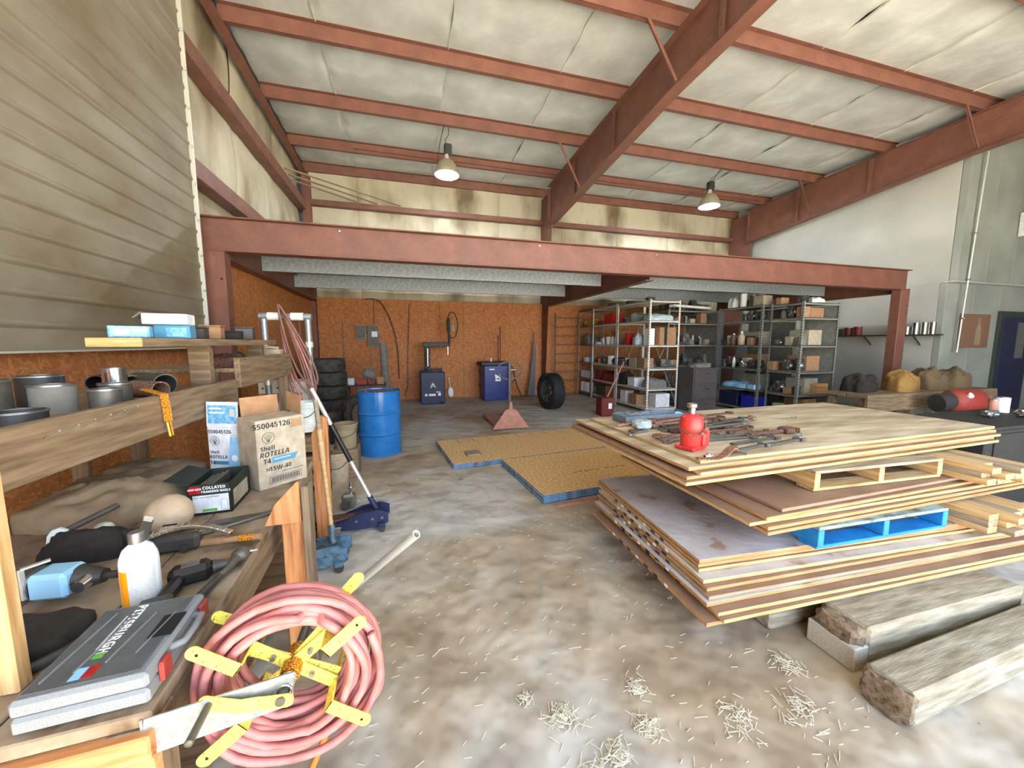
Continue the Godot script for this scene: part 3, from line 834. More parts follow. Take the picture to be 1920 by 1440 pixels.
func build_plywood() -> void:
	var m := mats
	var low := [[1.32, -1.31, -0.035], [1.395, -1.285, -0.03], [1.385, -1.31, -0.04], [1.36, -1.355, -0.035], [1.385, -1.37, -0.045], [1.40, -1.40, -0.04], [1.405, -1.43, -0.055], [1.43, -1.49, -0.06], [1.435, -1.50, -0.06], [1.44, -1.50, -0.062]]
	for i in low.size():
		var e: Material = [m.ply_edge, m.ply_edge_pale, m.ply_edge_pale, m.ply_edge, m.ply_edge_grey, m.ply_edge, m.ply_edge_pale, m.ply_edge_pale, m.ply_edge, m.ply_edge][i]
		var f: Material = m.ply_overlay if i in [3, 6, 9] else m.ply_face
		var lb := "%s plywood sheet from the bottom of the lowest stack" % ORD[i]
		if i == 9: lb = "grey-faced top sheet of the lowest stack, carrying the blue pallet"
		if i == 0: lb = "bottom sheet of the lowest stack, resting on the timbers"
		var sh := sheet_of("plywood_sheet", lb, "sheets of the lowest plywood stack", Vector3(low[i][0], 0.215 + i * 0.0205, low[i][1]), low[i][2], Vector3(2.44, 0.019, 1.20), f, e)
		if i < 8:
			# dark and white paint marks left along the left-hand edge
			for k in 7:
				add_part("paint_mark", mb().box(Vector3(-0.0003, 0.009, -0.30 - k * 0.095 - 0.02 * (i % 3)), Vector3(0.0008, 0.015, 0.028 + 0.008 * ((k + i) % 3))), m.ink if (k + i) % 3 else m.white_paper, sh)
	stringer_pallet("bright blue painted wooden pallet between the plywood stacks", Vector3(2.13, 0.42, -1.40), -0.03, m.blue_pallet, m.blue_pallet_worn, 1.02, 1.12)
	var mid := [[1.78, -1.41, 0.01], [1.79, -1.42, 0.01], [1.70, -1.45, 0.0], [1.80, -1.44, 0.02], [1.93, -1.46, 0.03]]
	for i in mid.size():
		var lb := "%s brown-faced plywood sheet above the blue pallet" % ORD[i]
		if i == 4: lb = "chipped brown top sheet of the middle stack, carrying the bare pallet"
		sheet_of("plywood_sheet", lb, "sheets of the middle plywood stack", Vector3(mid[i][0], 0.55 + i * 0.0215, mid[i][1]), mid[i][2], Vector3(2.44, 0.019, 1.22), m.ply_face, [m.ply_edge, m.ply_edge, m.ply_edge_pale, m.ply_edge, m.ply_face][i])
	stringer_pallet("bare weathered pine pallet under the topmost plywood stack", Vector3(2.33, 0.657, -1.58), -0.04, m.pine_pale, m.grey_board, 1.08, 1.1)
	var top := [[1.41, -1.59, 0.03, 2.95, 1.40], [1.44, -1.62, 0.03, 2.93, 1.38], [1.52, -1.61, 0.03, 2.90, 1.30], [1.47, -1.645, 0.03, 2.98, 1.36], [1.58, -1.68, 0.03, 2.93, 1.26]]
	for i in top.size():
		var lb := "%s raw-edged plywood sheet above the bare pine pallet" % ORD[i]
		if i == 4: lb = "dusty cream top sheet of the topmost stack, covered in wrenches"
		sheet_of("plywood_sheet", lb, "sheets of the topmost plywood stack", Vector3(top[i][0], 0.789 + i * 0.0195, top[i][1]), top[i][2], Vector3(top[i][3], 0.019, top[i][4]), m.ply_top if i > 2 else m.ply_face, m.ply_edge_pale if i % 2 == 0 else m.ply_edge)
	# 2x4 offcuts piled beside each pallet
	for pile in [[Vector3(3.285, 0.42, -1.22), 3, 6, "beside the blue pallet"], [Vector3(3.475, 0.657, -1.34), 3, 5, "beside the bare pallet"]]:
		for r in pile[1]:
			for c in pile[2]:
				if (r == pile[1] - 1 and c == pile[2] - 1): continue
				var p: Vector3 = pile[0] + Vector3(0.045 + c * 0.094 + rng.randf_range(-0.002, 0.002), 0.019 + r * 0.0385, -0.55 + rng.randf_range(-0.09, 0.05) - c * 0.004)
				single("lumber_piece", "%s two-by-four from the pallet, %s layer of the pile %s" % [ORD[c], ["bottom", "middle", "top"][r], pile[3]], "lumber", mb().box(Vector3.ZERO, Vector3(1.1, 0.0375, 0.088), 0.003), [m.pine_pale, m.grey_board, m.pine_pale][(r + c) % 3], p, Vector3(0, PI / 2 + rng.randf_range(-0.004, 0.004), 0), "lumber %s" % pile[3])

func rough_chunk(size: Vector3, sd: int) -> MB:
	var fn := FastNoiseLite.new()
	fn.seed = sd
	fn.frequency = 22.0
	var q := mb()
	var f := func(s: Vector3) -> Vector3:
		var c := s.clamp(Vector3(-0.75, -0.75, -0.75), Vector3(0.75, 0.75, 0.75)) / 0.75
		var p := c * size * 0.5
		return p * (1.0 + 0.28 * fn.get_noise_3dv(p))
	var k := 18
	var rows := 12
	for j in rows:
		for i in k:
			var pts := []
			for o in [[j, i], [j, i + 1], [j + 1, i + 1], [j + 1, i]]:
				var th: float = PI * o[0] / rows
				var ph: float = TAU * o[1] / k
				pts.append(f.call(Vector3(sin(th) * cos(ph), cos(th), sin(th) * sin(ph))))
			var out: Vector3 = pts[0] + pts[2]
			if j > 0: q.flat(pts[0], pts[1], pts[2], out)
			if j < rows - 1: q.flat(pts[0], pts[2], pts[3], out)
	return q

func build_timbers() -> void:
	var m := mats
	var a := thing("timber_block", "weathered square timber with a rotted broken end, under the plywood", "timber", Vector3(1.98, 0, -1.10), Vector3(0, -0.01, 0))
	add_part("beam", mb().box(Vector3(0.68, 0.105, -0.11), Vector3(1.2, 0.21, 0.22), 0.012), m.timber, a)
	add_part("sawn_end", mb().box(Vector3(0.045, 0.06, -0.11), Vector3(0.09, 0.12, 0.22), 0.006), m.timber_end, a)
	add_part("rotted_top", rough_chunk(Vector3(0.14, 0.10, 0.19), 3), m.timber_rot, a, Vector3(0.07, 0.148, -0.105))
	var b := thing("timber_block", "low grey timber lying clear on the floor in front of the plywood", "timber", Vector3(1.885, 0, -0.85), Vector3(0, 0.03, 0))
	add_part("beam", mb().box(Vector3(0.72, 0.076, -0.085), Vector3(1.4, 0.152, 0.17), 0.014), m.timber, b)
	add_part("ragged_end", rough_chunk(Vector3(0.06, 0.145, 0.165), 9), m.timber_rot, b, Vector3(0.02, 0.076, -0.085))
	var c := thing("timber_block", "short-ended timber bearer tucked under the front of the lowest stack", "timber", Vector3(1.84, 0, -1.40))
	add_part("beam", mb().box(Vector3(0.85, 0.1, -0.09), Vector3(1.7, 0.2, 0.17), 0.012), m.timber, c)
	add_part("packing_strip", mb().box(Vector3(0.85, 0.2065, -0.09), Vector3(1.7, 0.013, 0.12), 0.003), m.grey_board, c)
	var d := thing("timber_block", "timber bearer in the dark under the rear of the lowest stack", "timber", Vector3(1.6, 0, -2.2))
	add_part("beam", mb().box(Vector3(0.95, 0.1, -0.09), Vector3(1.9, 0.2, 0.17), 0.012), m.timber, d)
	add_part("packing_strip", mb().box(Vector3(0.95, 0.2065, -0.09), Vector3(1.9, 0.013, 0.12), 0.003), m.grey_board, d)

func wrench(label: String, group: String, at: Vector3, turn: float, l: float, mt: Material, kind: int) -> void:
	var o := thing("wrench", label, "wrench", at, Vector3(0, turn, 0), group)
	var w := l * 0.045 + 0.006
	var h := l * 0.022 + 0.004
	add_part("shank", mb().box(Vector3(0, h / 2, 0), Vector3(l * 0.8, h, w), h * 0.3), mt, o)
	# open jaw
	var r := w * 1.35
	var poly := PackedVector2Array()
	for i in 13:
		var t := deg_to_rad(40.0 + 280.0 * i / 12.0)
		poly.append(Vector2(cos(t), sin(t)) * r)
	poly.append(Vector2(cos(deg_to_rad(-40.0)) * r * 0.55, -r * 0.42)); poly.append(Vector2(-r * 0.25, -r * 0.42)); poly.append(Vector2(-r * 0.25, r * 0.42)); poly.append(Vector2(r * 0.55, r * 0.42))
	var flatb := Basis(Vector3(cos(0.26), 0, sin(0.26)), Vector3(-sin(0.26), 0, cos(0.26)), Vector3.UP)
	if kind != 1: add_part("open_jaw", mb().prism(poly, h * 1.25, Vector3(l * 0.42, h * 0.65, 0), flatb), mt, o)
	# ring end: a toothed ring made from a lathe
	var ri := r * 0.62
	var ro := r * 0.98
	var pr := [Vector2(ri, 0), Vector2(ro, 0), Vector2(ro, h * 1.3), Vector2(ri, h * 1.3), Vector2(ri, 0)]
	if kind != 2: add_part("ring_end", mb().lathe(pr, Vector3(-l * 0.42, 0, 0), 16), mt, o)
	if kind == 1: add_part("ring_end", mb().lathe(pr, Vector3(l * 0.42, 0, 0), 16), mt, o)
	if kind == 2:
		add_part("open_jaw", mb().prism(poly, h * 1.25, Vector3(-l * 0.42, h * 0.65, 0), Basis(-flatb.x, -flatb.y, Vector3.UP)), mt, o)

func build_stack_tools() -> void:
	var m := mats
	var y := 0.8875
	# red bottle jack
	var j := thing("bottle_jack", "squat red hydraulic bottle jack with a steel screw top", "jack", Vector3(1.70, y, -1.90), Vector3(0, 0.3, 0))
	j.scale = Vector3(0.86, 1.0, 0.86)
	add_part("base", mb().box(Vector3(0, 0.012, 0), Vector3(0.17, 0.024, 0.15), 0.008), m.jack_red, j)
	add_part("cylinder", mb().lathe([Vector2(0.066, 0.02), Vector2(0.070, 0.03), Vector2(0.070, 0.10), Vector2(0.080, 0.115), Vector2(0.082, 0.16), Vector2(0.072, 0.20), Vector2(0.045, 0.222), Vector2(0.0, 0.225)], Vector3.ZERO, 28, true), m.jack_red, j)
	add_part("ram", mb().cyl(Vector3(0, 0.22, 0), Vector3(0, 0.262, 0), 0.024, 0.024, 18), m.steel, j)
	add_part("saddle", mb().lathe([Vector2(0.0, 0.262), Vector2(0.034, 0.262), Vector2(0.037, 0.268), Vector2(0.035, 0.284), Vector2(0.026, 0.288), Vector2(0.0, 0.288)], Vector3.ZERO, 18), m.chrome, j)
	add_part("pump_body", mb().box(Vector3(0.055, 0.065, 0.06), Vector3(0.05, 0.09, 0.05), 0.008).cyl(Vector3(0.055, 0.1, 0.06), Vector3(0.055, 0.125, 0.06), 0.016), m.jack_red, j)
	add_part("pump_link", mb().bar(Vector3(0.09, 0.02, 0.075), Vector3(0.09, 0.12, 0.075), 0.012, 0.03, 0.003).bar(Vector3(0.05, 0.12, 0.09), Vector3(0.1, 0.12, 0.06), 0.02, 0.02, 0.003), m.jack_red, j)
	add_part("strap_handle", mb().tube(PackedVector3Array([Vector3(-0.105, 0.13, 0.0), Vector3(-0.11, 0.115, 0.045), Vector3(-0.05, 0.10, 0.09), Vector3(0.02, 0.135, 0.092), Vector3(0.06, 0.175, 0.07)]), 0.006, 6), m.rusty, j)
	add_part("bolt", mb().cyl(Vector3(-0.02, 0.115, 0.078), Vector3(-0.02, 0.115, 0.1), 0.008, 0.008, 8).cyl(Vector3(0.05, 0.175, 0.06), Vector3(0.055, 0.177, 0.085), 0.008, 0.008, 8), m.steel, j)
	# curved leaf of spring steel and an adjustable wrench in front of the jack
	var leaf := PackedVector3Array()
	for i in 22:
		var t := i / 21.0
		leaf.append(Vector3(-0.14 + t * 0.42, 0.008 + 0.05 * exp(-pow((t - 0.52) / 0.16, 2.0)), 0.05 - 0.16 * t + 0.10 * sin(t * PI)))
	var lf := mb()
	for i in 21: lf.bar(leaf[i], leaf[i + 1] + (leaf[i + 1] - leaf[i]) * 0.08, 0.045, 0.006)
	single("spring_strap", "bent rusty strap of spring steel curling past the red jack", "strap", lf, m.rust_pale, Vector3(1.70, y + 0.003, -1.735))
	single("socket", "small bright steel socket at the front corner of the cream sheet", "socket", mb().lathe([Vector2(0.009, 0), Vector2(0.017, 0), Vector2(0.017, 0.03), Vector2(0.009, 0.03), Vector2(0.009, 0.0)], Vector3.ZERO, 14), m.chrome, Vector3(1.655, y, -1.70))
	single("socket", "bright steel socket lying on its side at the sheet corner", "socket", mb().lathe([Vector2(0.008, 0), Vector2(0.014, 0), Vector2(0.014, 0.045), Vector2(0.008, 0.045), Vector2(0.008, 0.0)], Vector3.ZERO, 14, false, Basis(Vector3.UP, Vector3.RIGHT, Vector3.BACK)), m.chrome, Vector3(1.62, y + 0.014, -1.695))
	# shallow blue-grey tray with a coil of wire
	var tr := thing("tool_tray", "shallow blue-grey plastic tray at the back left of the tools", "tray", Vector3(2.02, y, -2.72), Vector3(0, 0.05, 0))
	add_part("bottom", mb().box(Vector3(0, 0.008, 0), Vector3(0.66, 0.012, 0.2), 0.004), m.tray_grey, tr)
	for s in [-1, 1]:
		add_part("side", mb().box(Vector3(0, 0.035, 0.1 * s), Vector3(0.66, 0.055, 0.008), 0.002), m.tray_grey, tr)
		add_part("end", mb().box(Vector3(0.33 * s, 0.035, 0), Vector3(0.008, 0.055, 0.2), 0.002), m.tray_grey, tr)
	single("sticker_roll", "white round disc resting in the blue-grey tray", "disc", mb().lathe([Vector2(0, 0), Vector2(0.045, 0), Vector2(0.045, 0.012), Vector2(0, 0.012)], Vector3.ZERO, 20), m.pale_blue, Vector3(2.27, y + 0.03, -2.68), Vector3(0.5, 0, 0))
	for i in 3:
		var ring := PackedVector3Array()
		for k in 19:
			var t := TAU * k / 18.0
			ring.append(Vector3(cos(t) * 0.06, 0.012 + 0.008 * sin(t * 2 + i), sin(t) * 0.05))
		single("wire_loop", "loop of grey wire lying over the left end of the tray", "wire", mb().tube(ring, 0.004, 6), m.steel, Vector3(1.80 + i * 0.055, y + 0.066 + i * 0.003, -2.70 + 0.01 * i), Vector3(0, 0, 0.05), "wire loops on the tray")
	# pile of wrenches, running left to right
	var grp := "wrenches in the pile behind the jack"
	for i in 24:
		var layer := 0 if i < 12 else (1 if i < 19 else 2)
		var k := i if layer == 0 else (i - 12 if layer == 1 else i - 19)
		var l: float = [0.52, 0.44, 0.60, 0.38, 0.56, 0.48][i % 6]
		var x: float = 2.05 + [0.0, 0.22, -0.12, 0.34, 0.10, -0.04][i % 6] + 0.03 * (i % 4) + 0.08 * layer
		var z: float = -2.62 + k * (0.056 if layer == 0 else (0.075 if layer == 1 else 0.09)) + 0.03 * layer
		var kind := i % 3
		wrench("%s %s in the pile behind the red bottle jack" % [["rusty", "pale rusty", "dull grey"][(i / 2) % 3], ["combination wrench", "double-ring wrench", "open-ended wrench"][kind]], grp, Vector3(x, y + 0.001 + layer * 0.021, z), rng.randf_range(-0.06, 0.12) + 0.05 * layer, l, [m.rusty, m.rust_pale, m.steel_dull][(i / 2) % 3], kind)
	for i in 4:
		var s: Array = [[1.86, -2.02, 0.22, 0.30], [1.90, -2.10, 0.26, 0.34], [1.72, -2.28, 0.35, 0.22], [1.80, -2.36, 0.30, 0.26]][i]
		wrench("%s ring-ended wrench out from the foot of the red bottle jack" % ORD[i], "ring wrenches by the jack", Vector3(s[0] - 0.10, y + 0.001, s[1] - 0.05), s[2], s[3], [m.rust_pale, m.steel, m.steel, m.rusty][i], 1)
	# pipe wrench and adjustable wrenches to the right of the jack
	var pw := thing("pipe_wrench", "big rusty pipe wrench with hooked jaw on the cream sheet", "wrench", Vector3(2.66, y, -2.05), Vector3(0, 0.08, 0))
	add_part("handle", mb().box(Vector3(-0.18, 0.018, 0), Vector3(0.36, 0.026, 0.035), 0.006), m.rusty, pw)
	add_part("fixed_jaw", mb().box(Vector3(0.02, 0.02, 0.01), Vector3(0.09, 0.036, 0.07), 0.008), m.rusty, pw)
	add_part("hook_jaw", mb().prism(PackedVector2Array([Vector2(0.04, -0.06), Vector2(0.12, -0.06), Vector2(0.13, 0.03), Vector2(0.10, 0.05), Vector2(0.09, -0.02), Vector2(0.05, -0.02)]), 0.03, Vector3(0, 0.02, 0), Basis(Vector3.RIGHT, Vector3.BACK, Vector3.DOWN)), m.rust_pale, pw)
	for i in 5: add_part("knurl_ring", mb().lathe([Vector2(0.012, 0), Vector2(0.021, 0.003), Vector2(0.012, 0.006)], Vector3(-0.005 + i * 0.007, 0.021, -0.03), 12, false, Basis(Vector3.UP, Vector3.RIGHT, Vector3.BACK)), m.steel, pw)
	var ad := [[2.28, -1.92, 0.12, "long grey adjustable wrench just right of the red jack", 0.44], [2.42, -1.84, 0.14, "grey adjustable wrench with a pale handle near the front edge", 0.40], [2.10, -1.80, 0.2, "short adjustable wrench touching the foot of the red jack", 0.30]]
	for s in ad:
		var o := thing("adjustable_wrench", s[3], "wrench", Vector3(s[0], y, s[1]), Vector3(0, s[2], 0))
		var l: float = s[4]
		add_part("handle", mb().prism(PackedVector2Array([Vector2(-l * 0.6, -0.016), Vector2(l * 0.2, -0.011), Vector2(l * 0.3, -0.02), Vector2(l * 0.3, 0.02), Vector2(l * 0.2, 0.011), Vector2(-l * 0.6, 0.016)]), 0.014, Vector3(0, 0.008, 0), Basis(Vector3.RIGHT, Vector3.BACK, Vector3.DOWN)), m.steel_dull, o)
		add_part("head", mb().prism(PackedVector2Array([Vector2(l * 0.28, -0.03), Vector2(l * 0.42, -0.045), Vector2(l * 0.43, -0.02), Vector2(l * 0.34, -0.008), Vector2(l * 0.34, 0.03), Vector2(l * 0.28, 0.03)]), 0.018, Vector3(0, 0.01, 0), Basis(Vector3.RIGHT, Vector3.BACK, Vector3.DOWN)), m.steel_dull, o)
		add_part("sliding_jaw", mb().box(Vector3(l * 0.38, 0.01, 0.02), Vector3(l * 0.09, 0.016, 0.02), 0.003), m.steel, o)
	# red-handled chisel bar and rag of wire
	single("pry_tool", "reddish flat pry tool lying in front of the blue-grey tray", "tool", mb().box(Vector3(0.1, 0.012, 0), Vector3(0.3, 0.022, 0.05), 0.006).bar(Vector3(-0.05, 0.012, 0), Vector3(-0.22, 0.012, 0.0), 0.022, 0.018, 0.004).ball(Vector3(-0.16, 0.014, 0), Vector3(0.02, 0.014, 0.02), 10, 6), m.salmon, Vector3(1.80, y, -2.58), Vector3(0, 0.1, 0))
	single("bolt_bag", "crumpled clear bag of small bolts left behind the red jack", "bag", rough_chunk(Vector3(0.14, 0.06, 0.10), 21), m.plastic_clear, Vector3(1.74, y + 0.036, -2.46))
	var bits := [[3.3, -2.45], [2.7, -1.95], [1.92, -1.70]]
	for b in bits:
		single("bolt", "small loose bolt lying on the cream plywood sheet", "bolt", mb().cyl(Vector3(0, 0.008, 0), Vector3(0.035, 0.008, 0.01), 0.005, 0.005, 8).cyl(Vector3(-0.008, 0.008, 0), Vector3(0, 0.008, 0), 0.009, 0.009, 6), m.steel, Vector3(b[0], y, b[1]), Vector3(0, b[0], 0), "loose bolts on the cream sheet")

func build_floor_plywood() -> void:
	var m := mats
	for i in 4:
		var lb := "%s blue-edged strand board from the floor in the nearer pile" % ORD[i]
		if i == 3: lb = "marked top sheet of the nearer blue-edged floor pile"
		var o := sheet_of("floor_sheet", lb, "nearer blue-edged floor pile", Vector3(1.225 + 0.006 * (i % 2), 0.002 + i * 0.0195, -3.235 - 0.004 * i), 0.095, Vector3(2.44, 0.019, 1.20), m.osb_floor, m.blue_edge)
		if i == 3:
			for k in 9:
				var hgt := 0.010 + 0.004 * (k % 3)
				add_part("pen_mark", mb().box(Vector3(0.62 + k * 0.075 + (0.06 if k > 4 else 0.0), 0.0191, -0.46 - 0.012 * (k % 2)), Vector3(0.055, 0.0004, hgt), 0.0, Basis(Vector3.UP, 0.3 * sin(k * 2.1))), m.ink, o)
	for i in 3:
		var lb := "%s blue-edged strand board from the floor in the farther pile" % ORD[i]
		if i == 2: lb = "top sheet of the farther blue-edged floor pile, ruled with black ticks"
		var o := sheet_of("floor_sheet", lb, "farther blue-edged floor pile", Vector3(0.50 + 0.005 * i, 0.002 + i * 0.0195, -4.45 - 0.004 * i), 0.10, Vector3(2.44, 0.019, 1.20), m.osb_floor, m.blue_edge)
		if i == 2:
			for k in 8:
				add_part("ruled_tick", mb().box(Vector3(0.30 + k * 0.245, 0.0191, -1.07), Vector3(0.007, 0.0004, 0.24), 0.0), m.ink, o)
	single("wood_scrap", "small grey scrap of board lying on the farther floor pile", "scrap", mb().box(Vector3(0, 0.012, 0), Vector3(0.17, 0.022, 0.2), 0.003).box(Vector3(0.10, 0.006, -0.02), Vector3(0.05, 0.01, 0.24), 0.002), m.grey_board, Vector3(0.80, 0.0605, -4.85), Vector3(0, 0.12, 0))
	single("wood_lath", "narrow pinkish lath leaning on the edge of the nearer floor pile", "lath", mb().box(Vector3(0.4, 0.008, 0), Vector3(0.8, 0.016, 0.05), 0.002), m.salmon, Vector3(1.32, 0.0, -3.16), Vector3(0, 0.09, 0))

const BENCH := 0.72
var face_out := Basis()                                        # lettering that looks along +Z

func build_bench() -> void:
	var m := mats
	var b := thing("workbench", "long dusty wooden workbench with rough board edges against the ribbed wall", "workbench", Vector3(-0.58, 0, -0.94), Vector3(0, 0.045, 0))
	var xs := [0.0, 0.30, 0.60, 0.90]
	for i in 4:
		add_part("top_board", mb().box(Vector3(-0.15 - xs[i], BENCH - 0.019, -0.98), Vector3(0.294, 0.036, 1.94), 0.004), m.bench_top, b)
	add_part("front_rail", mb().box(Vector3.ZERO, Vector3(1.9, 0.14, 0.036), 0.004), m.old_board, b, Vector3(-0.03, BENCH - 0.11, -0.98), Vector3(0, PI / 2, 0))
	add_part("end_rail", mb().box(Vector3.ZERO, Vector3(1.2, 0.06, 0.036), 0.004), m.pine_orange, b, Vector3(-0.60, BENCH - 0.072, -0.005))
	add_part("end_rail", mb().box(Vector3.ZERO, Vector3(1.2, 0.10, 0.036), 0.004), m.pine, b, Vector3(-0.60, BENCH - 0.155, -0.012))
	add_part("knot", mb().cyl(Vector3(-0.15, BENCH - 0.07, 0.013), Vector3(-0.15, BENCH - 0.07, 0.0145), 0.008, 0.008, 10), m.black_gap, b)
	for p in [Vector3(-0.045, 0, -0.05), Vector3(-1.15, 0, -0.06), Vector3(-1.15, 0, -1.9), Vector3(-0.06, 0, -1.9)]:
		add_part("leg", mb().box(Vector3.ZERO, Vector3(BENCH - 0.04, 0.088, 0.088), 0.004), m.old_board, b, p + Vector3(0, (BENCH - 0.04) / 2, 0), Vector3(0, 0, PI / 2))
	add_part("lower_shelf", mb().box(Vector3(-0.6, 0.2, -0.98), Vector3(1.1, 0.03, 1.8), 0.004), m.old_board, b)
	# sawn post and gusset rising at the bench front
	var g := thing("sawn_post", "orange pine post with a slanted gusset top at the bench front", "post", Vector3(-0.53, 0, -1.86))
	add_part("post_board", mb().box(Vector3.ZERO, Vector3(0.78, 0.09, 0.038), 0.003), m.pine_orange, g, Vector3(0.0, 0.39, 0), Vector3(0, 0, PI / 2))
	add_part("gusset", mb().prism(PackedVector2Array([Vector2(-0.105, 0.735), Vector2(0.042, 0.735), Vector2(0.04, 0.925), Vector2(0.03, 0.925), Vector2(-0.06, 0.83)]), 0.02, Vector3(0, 0, 0.030)), m.pine_up, g)
	add_part("side_board", mb().box(Vector3(0.062, 0.45, 0.0), Vector3(0.03, 0.9, 0.085), 0.003), m.old_up, g)
	# second sawn post farther back
	var g2 := thing("sawn_post", "pale orange board with a pointed top behind the floor jack handles", "post", Vector3(-0.66, 0, -3.08))
	add_part("post_board", mb().prism(PackedVector2Array([Vector2(-0.055, 0.0), Vector2(0.055, 0.0), Vector2(0.055, 0.98), Vector2(0.01, 1.0), Vector2(-0.055, 0.86)]), 0.038), m.pine_up, g2)
	add_part("foot_block", mb().box(Vector3(0, 0.03, -0.1), Vector3(0.2, 0.06, 0.16), 0.004), m.old_board, g2)
	# bright upright at the near end
	single("upright_board", "bright pale two-by-four standing on the bench by the black tool case", "board", mb().box(Vector3(0, 0, 0), Vector3(0.72, 0.085, 0.036), 0.003), m.pine_pale, Vector3(-0.955, BENCH + 0.36, -1.105), Vector3(0, 0, PI / 2))
	# shelf over the bench
	var s := thing("wall_shelf", "dusty wooden shelf with a deep front board above the bench", "shelf", Vector3(-1.2, 0, -1.0))
	add_part("shelf_board", mb().box(Vector3.ZERO, Vector3(2.1, 0.03, 0.9), 0.004), m.old_board, s, Vector3(-0.47, 1.235, -1.05), Vector3(0, PI / 2, 0))
	add_part("front_board", mb().box(Vector3.ZERO, Vector3(2.1, 0.19, 0.036), 0.004), m.old_board, s, Vector3(0, 1.195, -1.05), Vector3(0, PI / 2, 0))
	for z in [-0.12, -2.0]:
		add_part("support_post", mb().box(Vector3.ZERO, Vector3(1.22, 0.085, 0.036), 0.003), m.old_board, s, Vector3(-0.85, 0.61, z), Vector3(0, 0, PI / 2))
	for i in 6:
		add_part("nail", mb().cyl(Vector3(0.018, 1.225 + 0.004 * i, -0.60 - i * 0.075), Vector3(0.09, 1.262 + 0.004 * i, -0.56 - i * 0.075), 0.003, 0.003, 6), m.screw, s)
	var s2 := thing("wall_shelf", "deep board-fronted shelf beyond the bench, beside the hose stand", "shelf", Vector3(-1.2, 0, -3.15))
	add_part("shelf_board", mb().box(Vector3.ZERO, Vector3(1.25, 0.03, 0.7), 0.004), m.old_board, s2, Vector3(-0.36, 1.35, -0.63), Vector3(0, PI / 2, 0))
	add_part("front_board", mb().box(Vector3.ZERO, Vector3(1.25, 0.22, 0.04), 0.004), m.old_board, s2, Vector3(0, 1.33, -0.63), Vector3(0, PI / 2, 0))
	for p in [Vector3(-0.05, 0, -1.2), Vector3(-0.65, 0, -1.2), Vector3(-0.65, 0, -0.05)]:
		add_part("support_post", mb().box(Vector3.ZERO, Vector3(1.34, 0.085, 0.05), 0.003), m.old_board, s2, p + Vector3(0, 0.67, 0), Vector3(0, 0, PI / 2))
	# plank on blocks above the shelf
	var p := thing("shelf_plank", "thick plank with a bright sawn end resting over the shelf", "plank", Vector3(-1.325, 1.53, -2.2))
	add_part("plank", mb().box(Vector3.ZERO, Vector3(1.9, 0.044, 0.215), 0.003), m.old_board, p, Vector3(0, 0.022, -0.955), Vector3(0, PI / 2, 0))
	add_part("sawn_end", mb().box(Vector3(0, 0.022, -0.002), Vector3(0.213, 0.0425, 0.006), 0.001), m.pine, p)
	add_part("prop_block", mb().box(Vector3(-0.02, -0.14, -0.80), Vector3(0.12, 0.28, 0.06), 0.003), m.old_board, p)
	add_part("prop_block", mb().box(Vector3(-0.02, -0.082, -1.75), Vector3(0.12, 0.164, 0.06), 0.003), m.old_board, p)

func carton(called: String, label: String, at: Vector3, turn: float, s: Vector3, mt: Material, open := false) -> Node3D:
	var o := thing(called, label, "box", at, Vector3(0, turn, 0))
	if not open:
		add_part("body", mb().box(Vector3(s.x / 2, s.y / 2, -s.z / 2), s, 0.004), mt, o)
		return o
	add_part("body", mb().box(Vector3(s.x / 2, s.y / 2, -0.003), Vector3(s.x, s.y, 0.006), 0.001).box(Vector3(s.x / 2, s.y / 2, -s.z + 0.003), Vector3(s.x, s.y, 0.006), 0.001).box(Vector3(0.003, s.y / 2, -s.z / 2), Vector3(0.006, s.y, s.z), 0.001).box(Vector3(s.x - 0.003, s.y / 2, -s.z / 2), Vector3(0.006, s.y, s.z), 0.001).box(Vector3(s.x / 2, 0.003, -s.z / 2), Vector3(s.x, 0.006, s.z), 0.001), mt, o)
	return o

func outline(parent: Node3D, x0: float, y0: float, x1: float, y1: float, w: float, mt: Material, z := 0.0003) -> void:
	add_part("printed_frame", mb().box(Vector3((x0 + x1) / 2, y0, z), Vector3(x1 - x0, w, 0.0006)).box(Vector3((x0 + x1) / 2, y1, z), Vector3(x1 - x0, w, 0.0006)).box(Vector3(x0, (y0 + y1) / 2, z), Vector3(w, y1 - y0, 0.0006)).box(Vector3(x1, (y0 + y1) / 2, z), Vector3(w, y1 - y0, 0.0006)), mt, parent)

func barcode(parent: Node3D, x0: float, x1: float, y0: float, y1: float, mt: Material) -> void:
	var q := mb()
	var x := x0
	var k := 0
	while x < x1:
		var w := 0.0012 + 0.0016 * (float((k * 7) % 5) / 4.0)
		q.box(Vector3(x + w / 2, (y0 + y1) / 2, 0.0003), Vector3(w, y1 - y0, 0.0006))
		x += w + 0.0012 + 0.0014 * (float((k * 3) % 4) / 3.0)
		k += 1
	add_part("barcode", q, mt, parent)

